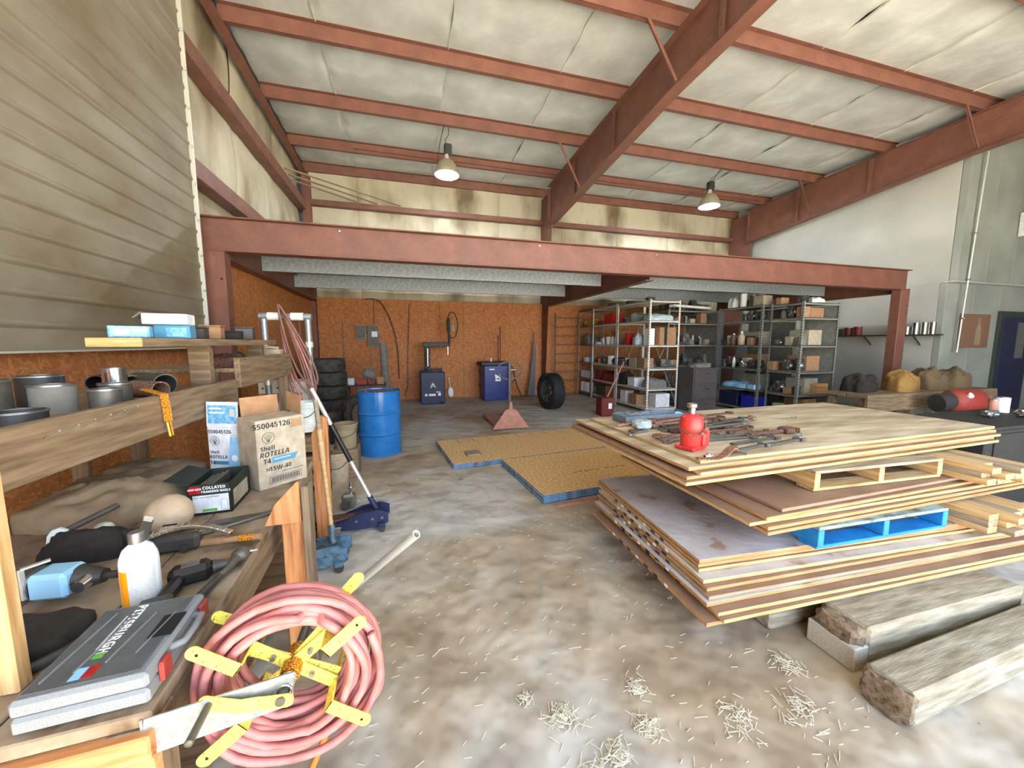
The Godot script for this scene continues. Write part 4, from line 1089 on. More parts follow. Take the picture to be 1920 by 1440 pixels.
func shell_mark(parent: Node3D, c: Vector2, r: float, mt: Material) -> void:
	var q := mb()
	var prev := Vector2.ZERO
	for i in 15:
		var a := deg_to_rad(-35.0 + 250.0 * i / 14.0)
		var p := c + Vector2(cos(a) * 1.05, sin(a)) * r * (1.0 + (0.06 if i % 2 == 0 else -0.02))
		if i > 0: q.bar(Vector3(prev.x, prev.y, 0.0003), Vector3(p.x, p.y, 0.0003), 0.0024, 0.0006, 0.0, Vector3.BACK)
		prev = p
	for x in [[-0.82, -0.57, -0.42, -0.98], [0.82, -0.57, 0.42, -0.98], [-0.42, -0.98, 0.42, -0.98]]:
		q.bar(Vector3(c.x + x[0] * r, c.y + x[1] * r, 0.0003), Vector3(c.x + x[2] * r, c.y + x[3] * r, 0.0003), 0.0024, 0.0006, 0.0, Vector3.BACK)
	for i in 7:
		var a := deg_to_rad(20.0 + 140.0 * i / 6.0)
		q.bar(Vector3(c.x + cos(a) * 0.12 * r, c.y - 0.75 * r, 0.0003), Vector3(c.x + cos(a) * 0.78 * r, c.y + sin(a) * 0.75 * r, 0.0003), 0.0016, 0.0006, 0.0, Vector3.BACK)
	add_part("printed_emblem", q, mt, parent)

func build_bench_items() -> void:
	var m := mats
	var y := BENCH
	# --- oil cartons
	var w := 0.27
	var h := 0.40
	var c := carton("oil_carton", "tan oil carton with black number print and open flaps on the bench", Vector3(-0.815, y, -2.31), 0.75, Vector3(w, h, 0.22), m.carton)
	lettering("550045126", 0.030, m.ink, c, Vector3(0.085, h - 0.035, 0.0003), face_out, true)
	outline(c, 0.185, h - 0.065, 0.25, h - 0.018, 0.002, m.ink)
	add_part("printed_patch", mb().box(Vector3(0.218, h - 0.042, 0.0003), Vector3(0.055, 0.038, 0.0005)), m.carton_brown, c)
	shell_mark(c, Vector2(0.062, h - 0.105), 0.030, m.ink)
	lettering("Shell", 0.024, m.ink, c, Vector3(0.055, h - 0.165, 0.0003), face_out, true)
	lettering("ROTELLA", 0.028, m.ink, c, Vector3(0.092, h - 0.200, 0.0003), Basis(Vector3.RIGHT, Vector3(0.2, 1, 0), Vector3.BACK), true)
	add_part("printed_band", mb().prism(PackedVector2Array([Vector2(0.075, h - 0.256), Vector2(0.20, h - 0.256), Vector2(0.222, h - 0.222), Vector2(0.075, h - 0.222)]), 0.0006, Vector3(0, 0, 0.0003)), m.ink_blue, c)
	lettering("T4", 0.028, m.ink, c, Vector3(0.048, h - 0.239, 0.0003), face_out, true)
	lettering("TRIPLE PROTECTION", 0.0075, m.white_paper, c, Vector3(0.130, h - 0.235, 0.0007), face_out)
	lettering("15W-40", 0.026, m.ink, c, Vector3(0.118, h - 0.288, 0.0003), face_out, true)
	lettering("3X", 0.016, m.ink, c, Vector3(0.050, h - 0.288, 0.0003), face_out, true)
	lettering("HEAVY DUTY ENGINE OIL", 0.008, m.ink, c, Vector3(0.185, h - 0.316, 0.0003), face_out)
	outline(c, 0.055, h - 0.375, 0.235, h - 0.335, 0.0022, m.ink)
	barcode(c, 0.065, 0.225, h - 0.370, h - 0.340, m.ink)
	add_part("flap", mb().box(Vector3(0, 0.055, 0), Vector3(0.21, 0.11, 0.004), 0.001), m.carton_brown, c, Vector3(0.13, h, -0.218), Vector3(-0.08, 0, 0))
	add_part("flap", mb().box(Vector3(0, 0.06, 0), Vector3(0.16, 0.12, 0.004), 0.001), m.carton_brown, c, Vector3(w - 0.002, h, -0.11), Vector3(0, PI / 2, 0.12))
	var c2 := carton("oil_carton", "white-lit oil carton with its blue printed flap standing up", Vector3(-1.17, y, -2.60), -0.35, Vector3(0.2, 0.33, 0.2), m.carton_white)
	var hh := 0.33
	lettering("550045126", 0.022, m.ink, c2, Vector3(0.080, hh - 0.03, 0.0003), face_out, true)
	shell_mark(c2, Vector2(0.045, hh - 0.085), 0.026, m.ink)
	lettering("Shell", 0.018, m.ink, c2, Vector3(0.04, hh - 0.155, 0.0003), face_out, true)
	lettering("ROTELLA", 0.020, m.ink, c2, Vector3(0.062, hh - 0.185, 0.0003), face_out, true)
	add_part("printed_band", mb().box(Vector3(0.075, hh - 0.22, 0.0003), Vector3(0.1, 0.022, 0.0006)), m.ink_blue, c2)
	lettering("T4", 0.022, m.ink, c2, Vector3(0.022, hh - 0.22, 0.0003), face_out, true)
	add_part("printed_jug", mb().prism(PackedVector2Array([Vector2(0.115, hh - 0.27), Vector2(0.195, hh - 0.27), Vector2(0.195, hh - 0.06), Vector2(0.145, hh - 0.06)]), 0.0006, Vector3(0, 0, 0.0003)), m.pale_blue, c2)
	add_part("printed_badge", mb().cyl(Vector3(0.165, hh - 0.19, 0.0005), Vector3(0.165, hh - 0.19, 0.0009), 0.02, 0.02, 16), m.white_paper, c2)
	outline(c2, 0.15, hh - 0.10, 0.188, hh - 0.05, 0.0016, m.ink_blue, 0.0008)
	var fl := add_part("flap", mb().box(Vector3(0.1, 0.075, 0), Vector3(0.2, 0.15, 0.005), 0.001), m.carton_white, c2, Vector3(0, hh, -0.003), Vector3(-0.06, 0, 0))
	add_part("printed_panel", mb().box(Vector3(0.1, 0.075, 0.0028), Vector3(0.18, 0.11, 0.0006)), m.print_blue, fl)
	add_part("barcode", mb().box(Vector3(0.165, 0.085, 0.0034), Vector3(0.03, 0.045, 0.0006)), m.grey_label, fl)
	add_part("printed_line", mb().box(Vector3(0.06, 0.11, 0.0034), Vector3(0.08, 0.009, 0.0006)).box(Vector3(0.07, 0.085, 0.0034), Vector3(0.10, 0.008, 0.0006)), m.white_paper, fl)
	# --- nail box
	var nb := carton("nail_box", "black open-topped carton of collated framing nails", Vector3(-1.03, y, -2.06), 0.06, Vector3(0.175, 0.15, 0.27), m.cardboard_dark, true)
	add_part("red_badge", mb().box(Vector3(0.03, 0.125, 0.0004), Vector3(0.046, 0.034, 0.0008)), m.red, nb)
	lettering("GRIP-RITE", 0.0085, m.white_paper, nb, Vector3(0.030, 0.129, 0.0009), face_out, true)
	lettering("COLLATED", 0.014, m.white_paper, nb, Vector3(0.108, 0.133, 0.0003), face_out, true)
	lettering("FRAMING NAILS", 0.0112, m.white_paper, nb, Vector3(0.115, 0.114, 0.0003), face_out, true)
	add_part("white_label", mb().box(Vector3(0.092, 0.055, 0.0004), Vector3(0.145, 0.085, 0.0008)), m.carton_white, nb)
	add_part("green_stripe", mb().box(Vector3(0.085, 0.022, 0.0010), Vector3(0.06, 0.012, 0.0006)), m.print_green, nb)
	barcode(nb, 0.125, 0.158, 0.082, 0.094, m.ink)
	lettering("Paper Tape Round Head", 0.0075, m.ink, nb, Vector3(0.072, 0.088, 0.0010), face_out)
	outline(nb, 0.132, 0.018, 0.158, 0.07, 0.001, m.ink, 0.0010)
	add_part("side_label", mb().box(Vector3(0.1754, 0.06, -0.13), Vector3(0.0008, 0.08, 0.2)), m.carton, nb)
	add_part("flap", mb().box(Vector3.ZERO, Vector3(0.1, 0.004, 0.25), 0.001), m.cardboard_dark, nb, Vector3(-0.045, 0.165, -0.135), Vector3(0, 0, -0.35))
	for i in 4: add_part("nail_strip", mb().box(Vector3(0.03 + i * 0.022, 0.08 + 0.006 * i, -0.12), Vector3(0.016, 0.1, 0.2), 0.003), m.steel_dull, nb)
	# --- black tool case
	var tc := thing("tool_case", "dark grey moulded tool case with red latches at the bench end", "case", Vector3(-0.83, y, -0.955), Vector3(0, 0.06, 0))
	var cw := 0.235
	var cd := 0.30
	add_part("lower_shell", mb().box(Vector3(cw / 2, 0.020, -cd / 2), Vector3(cw, 0.038, cd), 0.007), m.case_rim, tc)
	add_part("lid", mb().box(Vector3(cw / 2, 0.059, -cd / 2), Vector3(cw, 0.038, cd), 0.008), m.case_rim, tc)
	add_part("lid_panel", mb().box(Vector3(cw / 2 - 0.004, 0.0795, -cd / 2), Vector3(cw - 0.03, 0.004, cd - 0.03), 0.002), m.case_grey, tc)
	for i in 4:
		add_part("lid_rib", mb().bar(Vector3(0.03 + i * 0.05, 0.083, -0.04 - 0.012 * i), Vector3(0.05 + i * 0.05, 0.083, -0.26 + 0.015 * i), 0.003, 0.003), m.case_rim, tc)
	add_part("handle_recess", mb().box(Vector3(cw - 0.032, 0.0822, -0.165), Vector3(0.05, 0.003, 0.085), 0.001), m.black_gap, tc)
	add_part("handle", mb().tube(PackedVector3Array([Vector3(cw - 0.01, 0.055, -0.225), Vector3(cw + 0.022, 0.06, -0.215), Vector3(cw + 0.026, 0.06, -0.165), Vector3(cw + 0.022, 0.06, -0.115), Vector3(cw - 0.01, 0.055, -0.105)]), 0.009, 8), m.case_rim, tc)
	for z in [-0.265, -0.06]:
		add_part("latch", mb().box(Vector3(cw + 0.006, 0.042, z), Vector3(0.012, 0.05, 0.042), 0.004), m.faded_red, tc)
	var up := Basis(Vector3(0, 0, 1), Vector3(1, 0, 0), Vector3.UP)
	lettering("PITTSBURGH", 0.022, m.white_paper, tc, Vector3(0.100, 0.0818, -0.190), up, true)
	add_part("printed_line", mb().box(Vector3(0.082, 0.0816, -0.18), Vector3(0.005, 0.0006, 0.12)), m.grey_label, tc)
	add_part("badge", mb().box(Vector3(0.100, 0.0818, -0.095), Vector3(0.02, 0.0007, 0.018)), m.print_green, tc)
	add_part("badge", mb().box(Vector3(0.115, 0.0818, -0.045), Vector3(0.02, 0.0007, 0.035)), m.red, tc)
	add_part("badge", mb().box(Vector3(0.092, 0.0818, -0.045), Vector3(0.02, 0.0007, 0.035)), m.pale_blue, tc)
	# --- hand cleaner bottle
	var bt := thing("bottle", "white plastic bottle with an orange and grey label behind the tool case", "bottle", Vector3(-0.835, y, -1.385), Vector3(0, 0.1, 0))
	add_part("body", mb().lathe([Vector2(0, 0), Vector2(0.044, 0), Vector2(0.047, 0.006), Vector2(0.047, 0.15), Vector2(0.045, 0.165), Vector2(0.036, 0.19), Vector2(0.02, 0.205), Vector2(0.018, 0.212), Vector2(0, 0.212)], Vector3.ZERO, 32, true), m.bottle_white, bt)
	add_part("cap", mb().lathe([Vector2(0, 0.208), Vector2(0.020, 0.208), Vector2(0.020, 0.238), Vector2(0.018, 0.242), Vector2(0, 0.242)], Vector3.ZERO, 24), m.steel, bt)
	var lab := mb()
	var lab2 := mb()
	for i in 20:
		var a0 := deg_to_rad(20.0 + i * 12.0)
		var a1 := deg_to_rad(20.0 + (i + 1) * 12.0)
		var q := lab2 if i in [7, 8, 9] else lab
		var r := 0.0476
		q.quad(Vector3(cos(a0) * r, 0.01, sin(a0) * r), Vector3(cos(a1) * r, 0.01, sin(a1) * r), Vector3(cos(a1) * r, 0.135, sin(a1) * r), Vector3(cos(a0) * r, 0.135, sin(a0) * r), Vector3(cos(a0), 0, sin(a0)))
	add_part("label", lab, m.grey_label, bt)
	add_part("orange_label", lab2, m.orange, bt)
	# --- tan domed cup with strap, chrome grip, tools
	single("domed_cap", "smooth tan domed cap among the tools behind the white bottle", "cap", mb().ball(Vector3(0, 0.05, 0), Vector3(0.085, 0.085, 0.085), 24, 12), m.tan, Vector3(-1.02, y + 0.036, -1.90))
	var gr := thing("grip_lever", "chrome curved lever wrench lying behind the white bottle", "wrench", Vector3(-0.93, y, -1.72), Vector3(0, 0.05, 0))
	var arc := PackedVector3Array()
	for i in 15:
		var t := i / 14.0
		arc.append(Vector3(-0.09 + t * 0.30, 0.075 + 0.03 * sin(t * PI) - 0.02 * t, 0.02 - 0.03 * sin(t * PI)))
	var gl := mb()
	for i in 14: gl.bar(arc[i], arc[i + 1] + (arc[i + 1] - arc[i]) * 0.1, 0.045 - 0.022 * i / 14.0, 0.016, 0.003)
	add_part("lever", gl, m.chrome, gr)
	add_part("slot", mb().box(Vector3(0.005, 0.112, 0.002), Vector3(0.045, 0.004, 0.008)), m.black_gap, gr)
	add_part("jaw", mb().box(Vector3(-0.08, 0.045, 0.02), Vector3(0.06, 0.09, 0.04), 0.008), m.steel, gr)
	add_part("body", mb().box(Vector3(0.02, 0.035, 0.0), Vector3(0.16, 0.07, 0.05), 0.015), m.iron, gr)
	var sp := thing("scraper", "flat grey scraper blade leaning against the chrome lever", "scraper", Vector3(-1.02, y, -1.66), Vector3(0, 0, -0.35))
	add_part("blade", mb().box(Vector3(0, 0.09, 0), Vector3(0.035, 0.18, 0.005), 0.002), m.steel_dull, sp)
	add_part("tip", mb().box(Vector3(0, 0.18, 0), Vector3(0.03, 0.02, 0.006), 0.002), m.flashing, sp)
	# air gun left of the bottle
	var ag := thing("air_impact_gun", "grey air impact gun with a pale blue label plate", "air tool", Vector3(-1.12, y, -1.50), Vector3(0, -0.1, 0))
	add_part("motor", mb().cyl(Vector3(-0.25, 0.055, 0), Vector3(-0.045, 0.055, 0), 0.048, 0.052, 20), m.steel, ag)
	add_part("label_plate", mb().box(Vector3(0.01, 0.062, 0.012), Vector3(0.105, 0.085, 0.09), 0.012), m.pale_blue, ag)
	add_part("nose", mb().cyl(Vector3(0.06, 0.06, 0), Vector3(0.13, 0.06, 0), 0.042, 0.022, 16).cyl(Vector3(0.13, 0.06, 0), Vector3(0.17, 0.06, 0), 0.012, 0.012, 8), m.iron, ag)
	add_part("collar", mb().cyl(Vector3(0.095, 0.06, 0.02), Vector3(0.1, 0.06, 0.06), 0.022, 0.018, 12), m.chrome, ag)
	add_part("clip", mb().bar(Vector3(-0.05, 0.03, 0.05), Vector3(-0.06, 0.125, 0.04), 0.014, 0.006).bar(Vector3(-0.06, 0.125, 0.04), Vector3(-0.015, 0.13, 0.0), 0.014, 0.006), m.flashing, ag)
	# dark cordless driver
	var dr := thing("impact_driver", "black cordless driver lying on its side right of the bottle", "drill", Vector3(-0.745, y, -1.47), Vector3(0, 0.35, 0))
	add_part("housing", mb().box(Vector3(0, 0.035, 0), Vector3(0.12, 0.065, 0.07), 0.018), m.black, dr)
	add_part("chuck", mb().cyl(Vector3(0.06, 0.036, 0), Vector3(0.10, 0.036, 0), 0.025, 0.014, 14), m.iron, dr)
	add_part("grip", mb().bar(Vector3(-0.03, 0.03, 0.02), Vector3(-0.06, 0.03, 0.13), 0.04, 0.045, 0.012), m.black, dr)
	add_part("battery", mb().box(Vector3(-0.07, 0.03, 0.15), Vector3(0.08, 0.05, 0.05), 0.01), m.iron, dr)
	add_part("trigger_badge", mb().box(Vector3(0.0, 0.0685, 0.0), Vector3(0.05, 0.002, 0.03)), m.steel, dr)
	# ratchet with a round head
	var ra := thing("ratchet", "dull grey ratchet with a round head at the bench edge", "ratchet", Vector3(-0.635, y, -1.57), Vector3(0, 1.42, 0))
	add_part("head", mb().ball(Vector3(0, 0.028, 0), Vector3(0.03, 0.026, 0.03), 16, 8), m.steel_dull, ra)
	add_part("neck", mb().cyl(Vector3(-0.02, 0.026, 0), Vector3(-0.12, 0.018, 0), 0.016, 0.011, 12), m.steel_dull, ra)
	add_part("handle", mb().cyl(Vector3(-0.12, 0.018, 0), Vector3(-0.26, 0.016, 0), 0.011, 0.015, 12), m.iron, ra)
	# wooden-handled hammer reaching over the post
	var ha := thing("hammer", "hammer with a worn wooden handle pointing at the sawn post", "hammer", Vector3(-0.85, y, -1.73), Vector3(0, -0.10, 0.045))
	add_part("handle", mb().cyl(Vector3(0, 0.016, 0), Vector3(0.10, 0.016, 0), 0.013, 0.016, 12).cyl(Vector3(0.10, 0.016, 0), Vector3(0.24, 0.016, 0), 0.012, 0.013, 12), m.carton_brown, ha)
	add_part("painted_band", mb().cyl(Vector3(0.16, 0.016, 0), Vector3(0.215, 0.016, 0), 0.0135, 0.0138, 12), m.yellow_tool, ha)
	add_part("head", mb().cyl(Vector3(-0.02, 0.02, -0.05), Vector3(-0.02, 0.02, 0.04), 0.018, 0.018, 12), m.iron, ha)
	single("steel_rod", "long thin dull rod lying across the bench toward the nail box", "rod", mb().cyl(Vector3(0, 0.009, 0), Vector3(0.36, 0.009, -0.24), 0.009, 0.008, 8), m.steel_dull, Vector3(-0.93, y, -1.80))
	single("broad_scraper", "broad dark steel scraper lying in front of the nail box", "scraper", mb().prism(PackedVector2Array([Vector2(0, 0), Vector2(0.30, 0.05), Vector2(0.38, 0.13), Vector2(0.30, 0.11), Vector2(0.02, 0.05)]), 0.006, Vector3(0, 0.004, 0), Basis(Vector3.RIGHT, Vector3.FORWARD, Vector3.UP)), m.steel_dull, Vector3(-0.99, y, -1.90))
	single("spark_plug", "small silver plug lying at the bench edge by the post", "plug", mb().cyl(Vector3(0, 0.008, 0), Vector3(0.03, 0.008, -0.006), 0.008, 0.006, 8).cyl(Vector3(0.03, 0.008, -0.006), Vector3(0.045, 0.008, -0.01), 0.004, 0.004, 8), m.screw, Vector3(-0.645, y, -1.62))
	# white lever with a hole, lying at the back
	var wl := thing("lever_arm", "white lever with a round hole beside the canvas bundle", "lever", Vector3(-1.33, y, -1.80), Vector3(0, 0.3, 0))
	add_part("plate", mb().prism(PackedVector2Array([Vector2(-0.04, 0), Vector2(0.045, 0), Vector2(0.04, 0.06), Vector2(0.03, 0.10), Vector2(0.01, 0.115), Vector2(-0.012, 0.11), Vector2(-0.025, 0.09)]), 0.012), m.white_plastic, wl)
	add_part("hole", mb().cyl(Vector3(0.01, 0.085, 0.0055), Vector3(0.01, 0.085, 0.0075), 0.015, 0.015, 14), m.black_gap, wl)
	add_part("rod", mb().cyl(Vector3(0.01, 0.09, -0.01), Vector3(0.13, 0.115, -0.16), 0.012, 0.012, 10), m.steel_dull, wl)
	add_part("rod_end", mb().ball(Vector3(0.11, 0.06, -0.05), Vector3(0.035, 0.028, 0.03), 12, 8), m.flashing, wl)
	# soft bundles at the back of the bench
	soft_bundle("canvas_bundle", "stiff brown canvas bundle slumped at the back of the bench", m.cloth, Vector3(-1.42, y, -2.24), Vector3(0.60, 0.16, 0.42), 5)
	soft_bundle("canvas_bundle", "flat brown canvas heap between the cartons and the ribbed wall", m.cloth, Vector3(-1.52, y, -2.68), Vector3(0.50, 0.12, 0.36), 8)
	soft_bundle("dark_rag", "dark greasy rag heap left of the white bottle", m.cloth_dark, Vector3(-1.05, y, -1.26), Vector3(0.26, 0.07, 0.20), 12)
	soft_bundle("dark_rag", "dark crumpled rag under the chrome lever", m.cloth_dark, Vector3(-1.22, y, -1.78), Vector3(0.26, 0.10, 0.16), 15)
	single("paper_scrap", "pale scrap of paper on the dark rags by the upright board", "paper", mb().prism(PackedVector2Array([Vector2(0, 0), Vector2(0.07, 0.01), Vector2(0.05, 0.05), Vector2(0.005, 0.06)]), 0.002, Vector3.ZERO, Basis(Vector3.RIGHT, Vector3.FORWARD, Vector3.UP)), m.carton_white, Vector3(-1.12, y + 0.075, -1.24), Vector3(0.3, 0, 0))
	single("black_pipe", "black pipe lying on the bench behind the tool case", "pipe", mb().tube(PackedVector3Array([Vector3(-0.12, 0.014, 0.02), Vector3(0.0, 0.014, -0.10), Vector3(0.09, 0.014, -0.20), Vector3(0.13, 0.014, -0.29)]), 0.014, 10), m.iron, Vector3(-0.99, y, -0.99))
	# --- items on the shelf above the bench
	var sy := 1.25
	var cans := [[-1.33, -2.12, 0.055, 0.09, "shelf can of dull grey metal with a bright rim", m.steel_dull], [-1.40, -2.30, 0.06, 0.10, "wide dull grey shelf can beside the yellow bar", m.steel_dull], [-1.47, -2.06, 0.07, 0.12, "brownish grey can at the middle of the shelf", m.cloth_grey], [-1.62, -1.95, 0.085, 0.15, "large dim pot at the back of the shelf", m.steel_dull], [-1.38, -1.78, 0.075, 0.05, "low dark dish at the shelf front", m.iron], [-1.72, -2.35, 0.08, 0.14, "dark can deep on the shelf under the plank", m.iron], [-1.55, -2.55, 0.05, 0.16, "bright chrome can under the plank end", m.chrome], [-1.42, -1.50, 0.09, 0.05, "broad dark pan near the shelf end", m.iron]]
	for q in cans:
		var cn := thing("metal_can", q[4], "can", Vector3(q[0], sy, q[1]), Vector3.ZERO, "cans on the bench shelf")
		add_part("body", mb().lathe([Vector2(0, 0.0), Vector2(q[2], 0), Vector2(q[2], q[3]), Vector2(q[2] - 0.004, q[3]), Vector2(q[2] - 0.004, 0.01), Vector2(0, 0.01)], Vector3.ZERO, 24), q[5], cn)
		add_part("rim", mb().lathe([Vector2(q[2] - 0.003, q[3] - 0.004), Vector2(q[2] + 0.003, q[3] - 0.004), Vector2(q[2] + 0.003, q[3] + 0.003), Vector2(q[2] - 0.003, q[3] + 0.003)], Vector3.ZERO, 24), m.steel, cn)
	var tubes := [[-1.36, -2.62, 0.06, 0.30, 0.9, "short wide grey tube lying on the shelf, open end out", m.steel_dull], [-1.56, -2.70, 0.055, 0.36, 0.7, "tan grey tube lying askew at the far end of the shelf", m.cloth], [-1.30, -2.46, 0.045, 0.22, 1.0, "small open sleeve lying among the shelf cans", m.rust_pale], [-1.86, -2.90, 0.05, 0.4, 0.3, "dark sleeve lying behind the tan tube", m.iron]]
	for q in tubes:
		var b := Basis(Vector3.UP, q[4]) * Basis(Vector3.RIGHT, PI / 2)
		single("metal_sleeve", q[5], "tube", mb().lathe([Vector2(q[2] - 0.006, 0), Vector2(q[2], 0), Vector2(q[2], q[3]), Vector2(q[2] - 0.006, q[3]), Vector2(q[2] - 0.006, 0)], Vector3(0, q[2], 0), 22, false, b * Basis(Vector3.RIGHT, PI)), q[6], Vector3(q[0], sy, q[1]), Vector3.ZERO)
	var yb := thing("pry_bar", "yellow flat pry bar hooked over the shelf front board", "pry bar", Vector3(-1.172, 1.30, -2.22))
	add_part("hook", mb().bar(Vector3(0.006, -0.004, 0.0), Vector3(-0.10, 0.02, -0.05), 0.035, 0.007, 0.002), m.yellow_tool, yb)
	var ybp := mb()
	var yv := [Vector3(0.008, -0.002, 0), Vector3(0.014, -0.07, 0.0), Vector3(0.018, -0.14, 0.004), Vector3(0.03, -0.21, 0.012)]
	for i in 3: ybp.bar(yv[i], yv[i + 1], 0.007, 0.036, 0.002)
	add_part("bar", ybp, m.yellow_tool, yb)
	add_part("bright_edge", mb().bar(yv[2] + Vector3(0.004, 0.0, 0.018), yv[3] + Vector3(0.004, 0, 0.018), 0.005, 0.006), m.yellow, yb)
	# boxes on the plank
	var pb := carton("parts_box", "pale blue printed filter box at the end of the plank", Vector3(-1.395, 1.575, -2.28), 0.10, Vector3(0.15, 0.058, 0.10), m.print_blue)
	pb.rotation.y = 0.35
	add_part("print_panel", mb().box(Vector3(0.075, 0.03, 0.0004), Vector3(0.13, 0.046, 0.0008)), m.pale_blue, pb)
	add_part("print_block", mb().box(Vector3(0.05, 0.025, 0.0010), Vector3(0.05, 0.022, 0.0006)).box(Vector3(0.115, 0.036, 0.0010), Vector3(0.05, 0.01, 0.0006)), m.white_paper, pb)
	var pb2 := carton("parts_box", "deep blue and white box behind the pale filter box", Vector3(-1.36, 1.575, -2.56), 0.2, Vector3(0.16, 0.075, 0.12), m.ink_blue)
	add_part("print_panel", mb().box(Vector3(0.10, 0.035, 0.0004), Vector3(0.09, 0.05, 0.0008)), m.print_blue, pb2)
	var pb3 := carton("parts_box", "white open parts box lying on the blue box", Vector3(-1.40, 1.652, -2.54), 0.12, Vector3(0.20, 0.06, 0.12), m.carton_white)
	add_part("flap", mb().box(Vector3.ZERO, Vector3(0.05, 0.003, 0.11), 0.001), m.carton, pb3, Vector3(-0.02, 0.05, -0.06), Vector3(0, 0, 0.7))
	# clutter on the plank's far part and on the farther shelf
	var misc := [[-1.33, 1.575, -2.95, 0.10, 0.07, 0.12, "small dark parts box on the plank", m.iron], [-1.35, 1.575, -3.2, 0.12, 0.09, 0.14, "brown parts box on the plank", m.carton_brown], [-1.33, 1.575, -3.5, 0.10, 0.06, 0.15, "dark oblong case near the plank's far end", m.cloth_dark], [-1.36, 1.575, -3.8, 0.13, 0.10, 0.14, "grey parts box at the plank's far end", m.cabinet]]
	for q in misc:
		var o := thing("parts_box", q[6], "box", Vector3(q[0], q[1], q[2]), Vector3(0, 0.2, 0))
		add_part("body", mb().box(Vector3(0, q[4] / 2, 0), Vector3(q[3], q[4], q[5]), 0.006), q[7], o)
		add_part("lid", mb().box(Vector3(0, q[4] + 0.004, 0), Vector3(q[3] + 0.006, 0.008, q[5] + 0.006), 0.002), q[7], o)
	var fs := 1.366
	soft_bundle("dusty_glove", "rust-brown work glove heap on the farther shelf", m.rusty, Vector3(-1.38, fs, -3.4), Vector3(0.24, 0.10, 0.18), 22)
	single("metal_sleeve", "dark grey sleeve lying along the farther shelf", "tube", mb().lathe([Vector2(0.04, 0), Vector2(0.05, 0), Vector2(0.05, 0.45), Vector2(0.04, 0.45), Vector2(0.04, 0)], Vector3(0, 0.05, 0), 20, false, Basis(Vector3.RIGHT, -PI / 2 + 0.0)), m.iron, Vector3(-1.42, fs, -3.72), Vector3(0, 0.3, 0))
	var bx := carton("parts_box", "cream square box at the far end of the farther shelf", Vector3(-1.36, fs, -4.18), 0.1, Vector3(0.15, 0.12, 0.13), m.tan)
	add_part("rag", mb().tube(PackedVector3Array([Vector3(-0.1, 0.07, 0.02), Vector3(-0.02, 0.135, 0.0), Vector3(0.06, 0.14, -0.02), Vector3(0.13, 0.13, -0.03)]), 0.014, 8), m.carton, bx)

# a heap of cloth: a lumpy dome with folds, sitting at its base
func soft_bundle(called: String, label: String, mt: Material, at: Vector3, s: Vector3, sd: int, turn := 0.0, cat := "cloth") -> MeshInstance3D:
	var fn := FastNoiseLite.new()
	fn.seed = sd
	fn.frequency = 0.35
	var q := mb()
	var f := func(u: float, v: float) -> Vector3:
		var a := u * TAU
		var rr := sin(v * PI * 0.5)
		var d := Vector3(cos(a), 0, sin(a))
		var sq: float = 1.0 / pow(pow(abs(d.x), 3.0) + pow(abs(d.z), 3.0), 1.0 / 3.0)
		var nz := fn.get_noise_3d(cos(a) * rr * 3.0, v * 2.0, sin(a) * rr * 3.0)
		var fold := 0.05 * sin(a * 5.0 + nz * 9.0) * rr
		var hgt := pow(cos(v * PI * 0.5), 0.55)
		return Vector3(d.x * sq * s.x * 0.5 * rr * (1.0 + 0.25 * nz + fold * 0.4), s.y * hgt * (1.0 + 0.30 * nz + fold), d.z * sq * s.z * 0.5 * rr * (1.0 + 0.25 * nz + fold * 0.4))
	q.sheet(f, 40, 14, Vector3.ZERO)
	return single(called, label, cat, q, mt, at, Vector3(0, turn, 0))

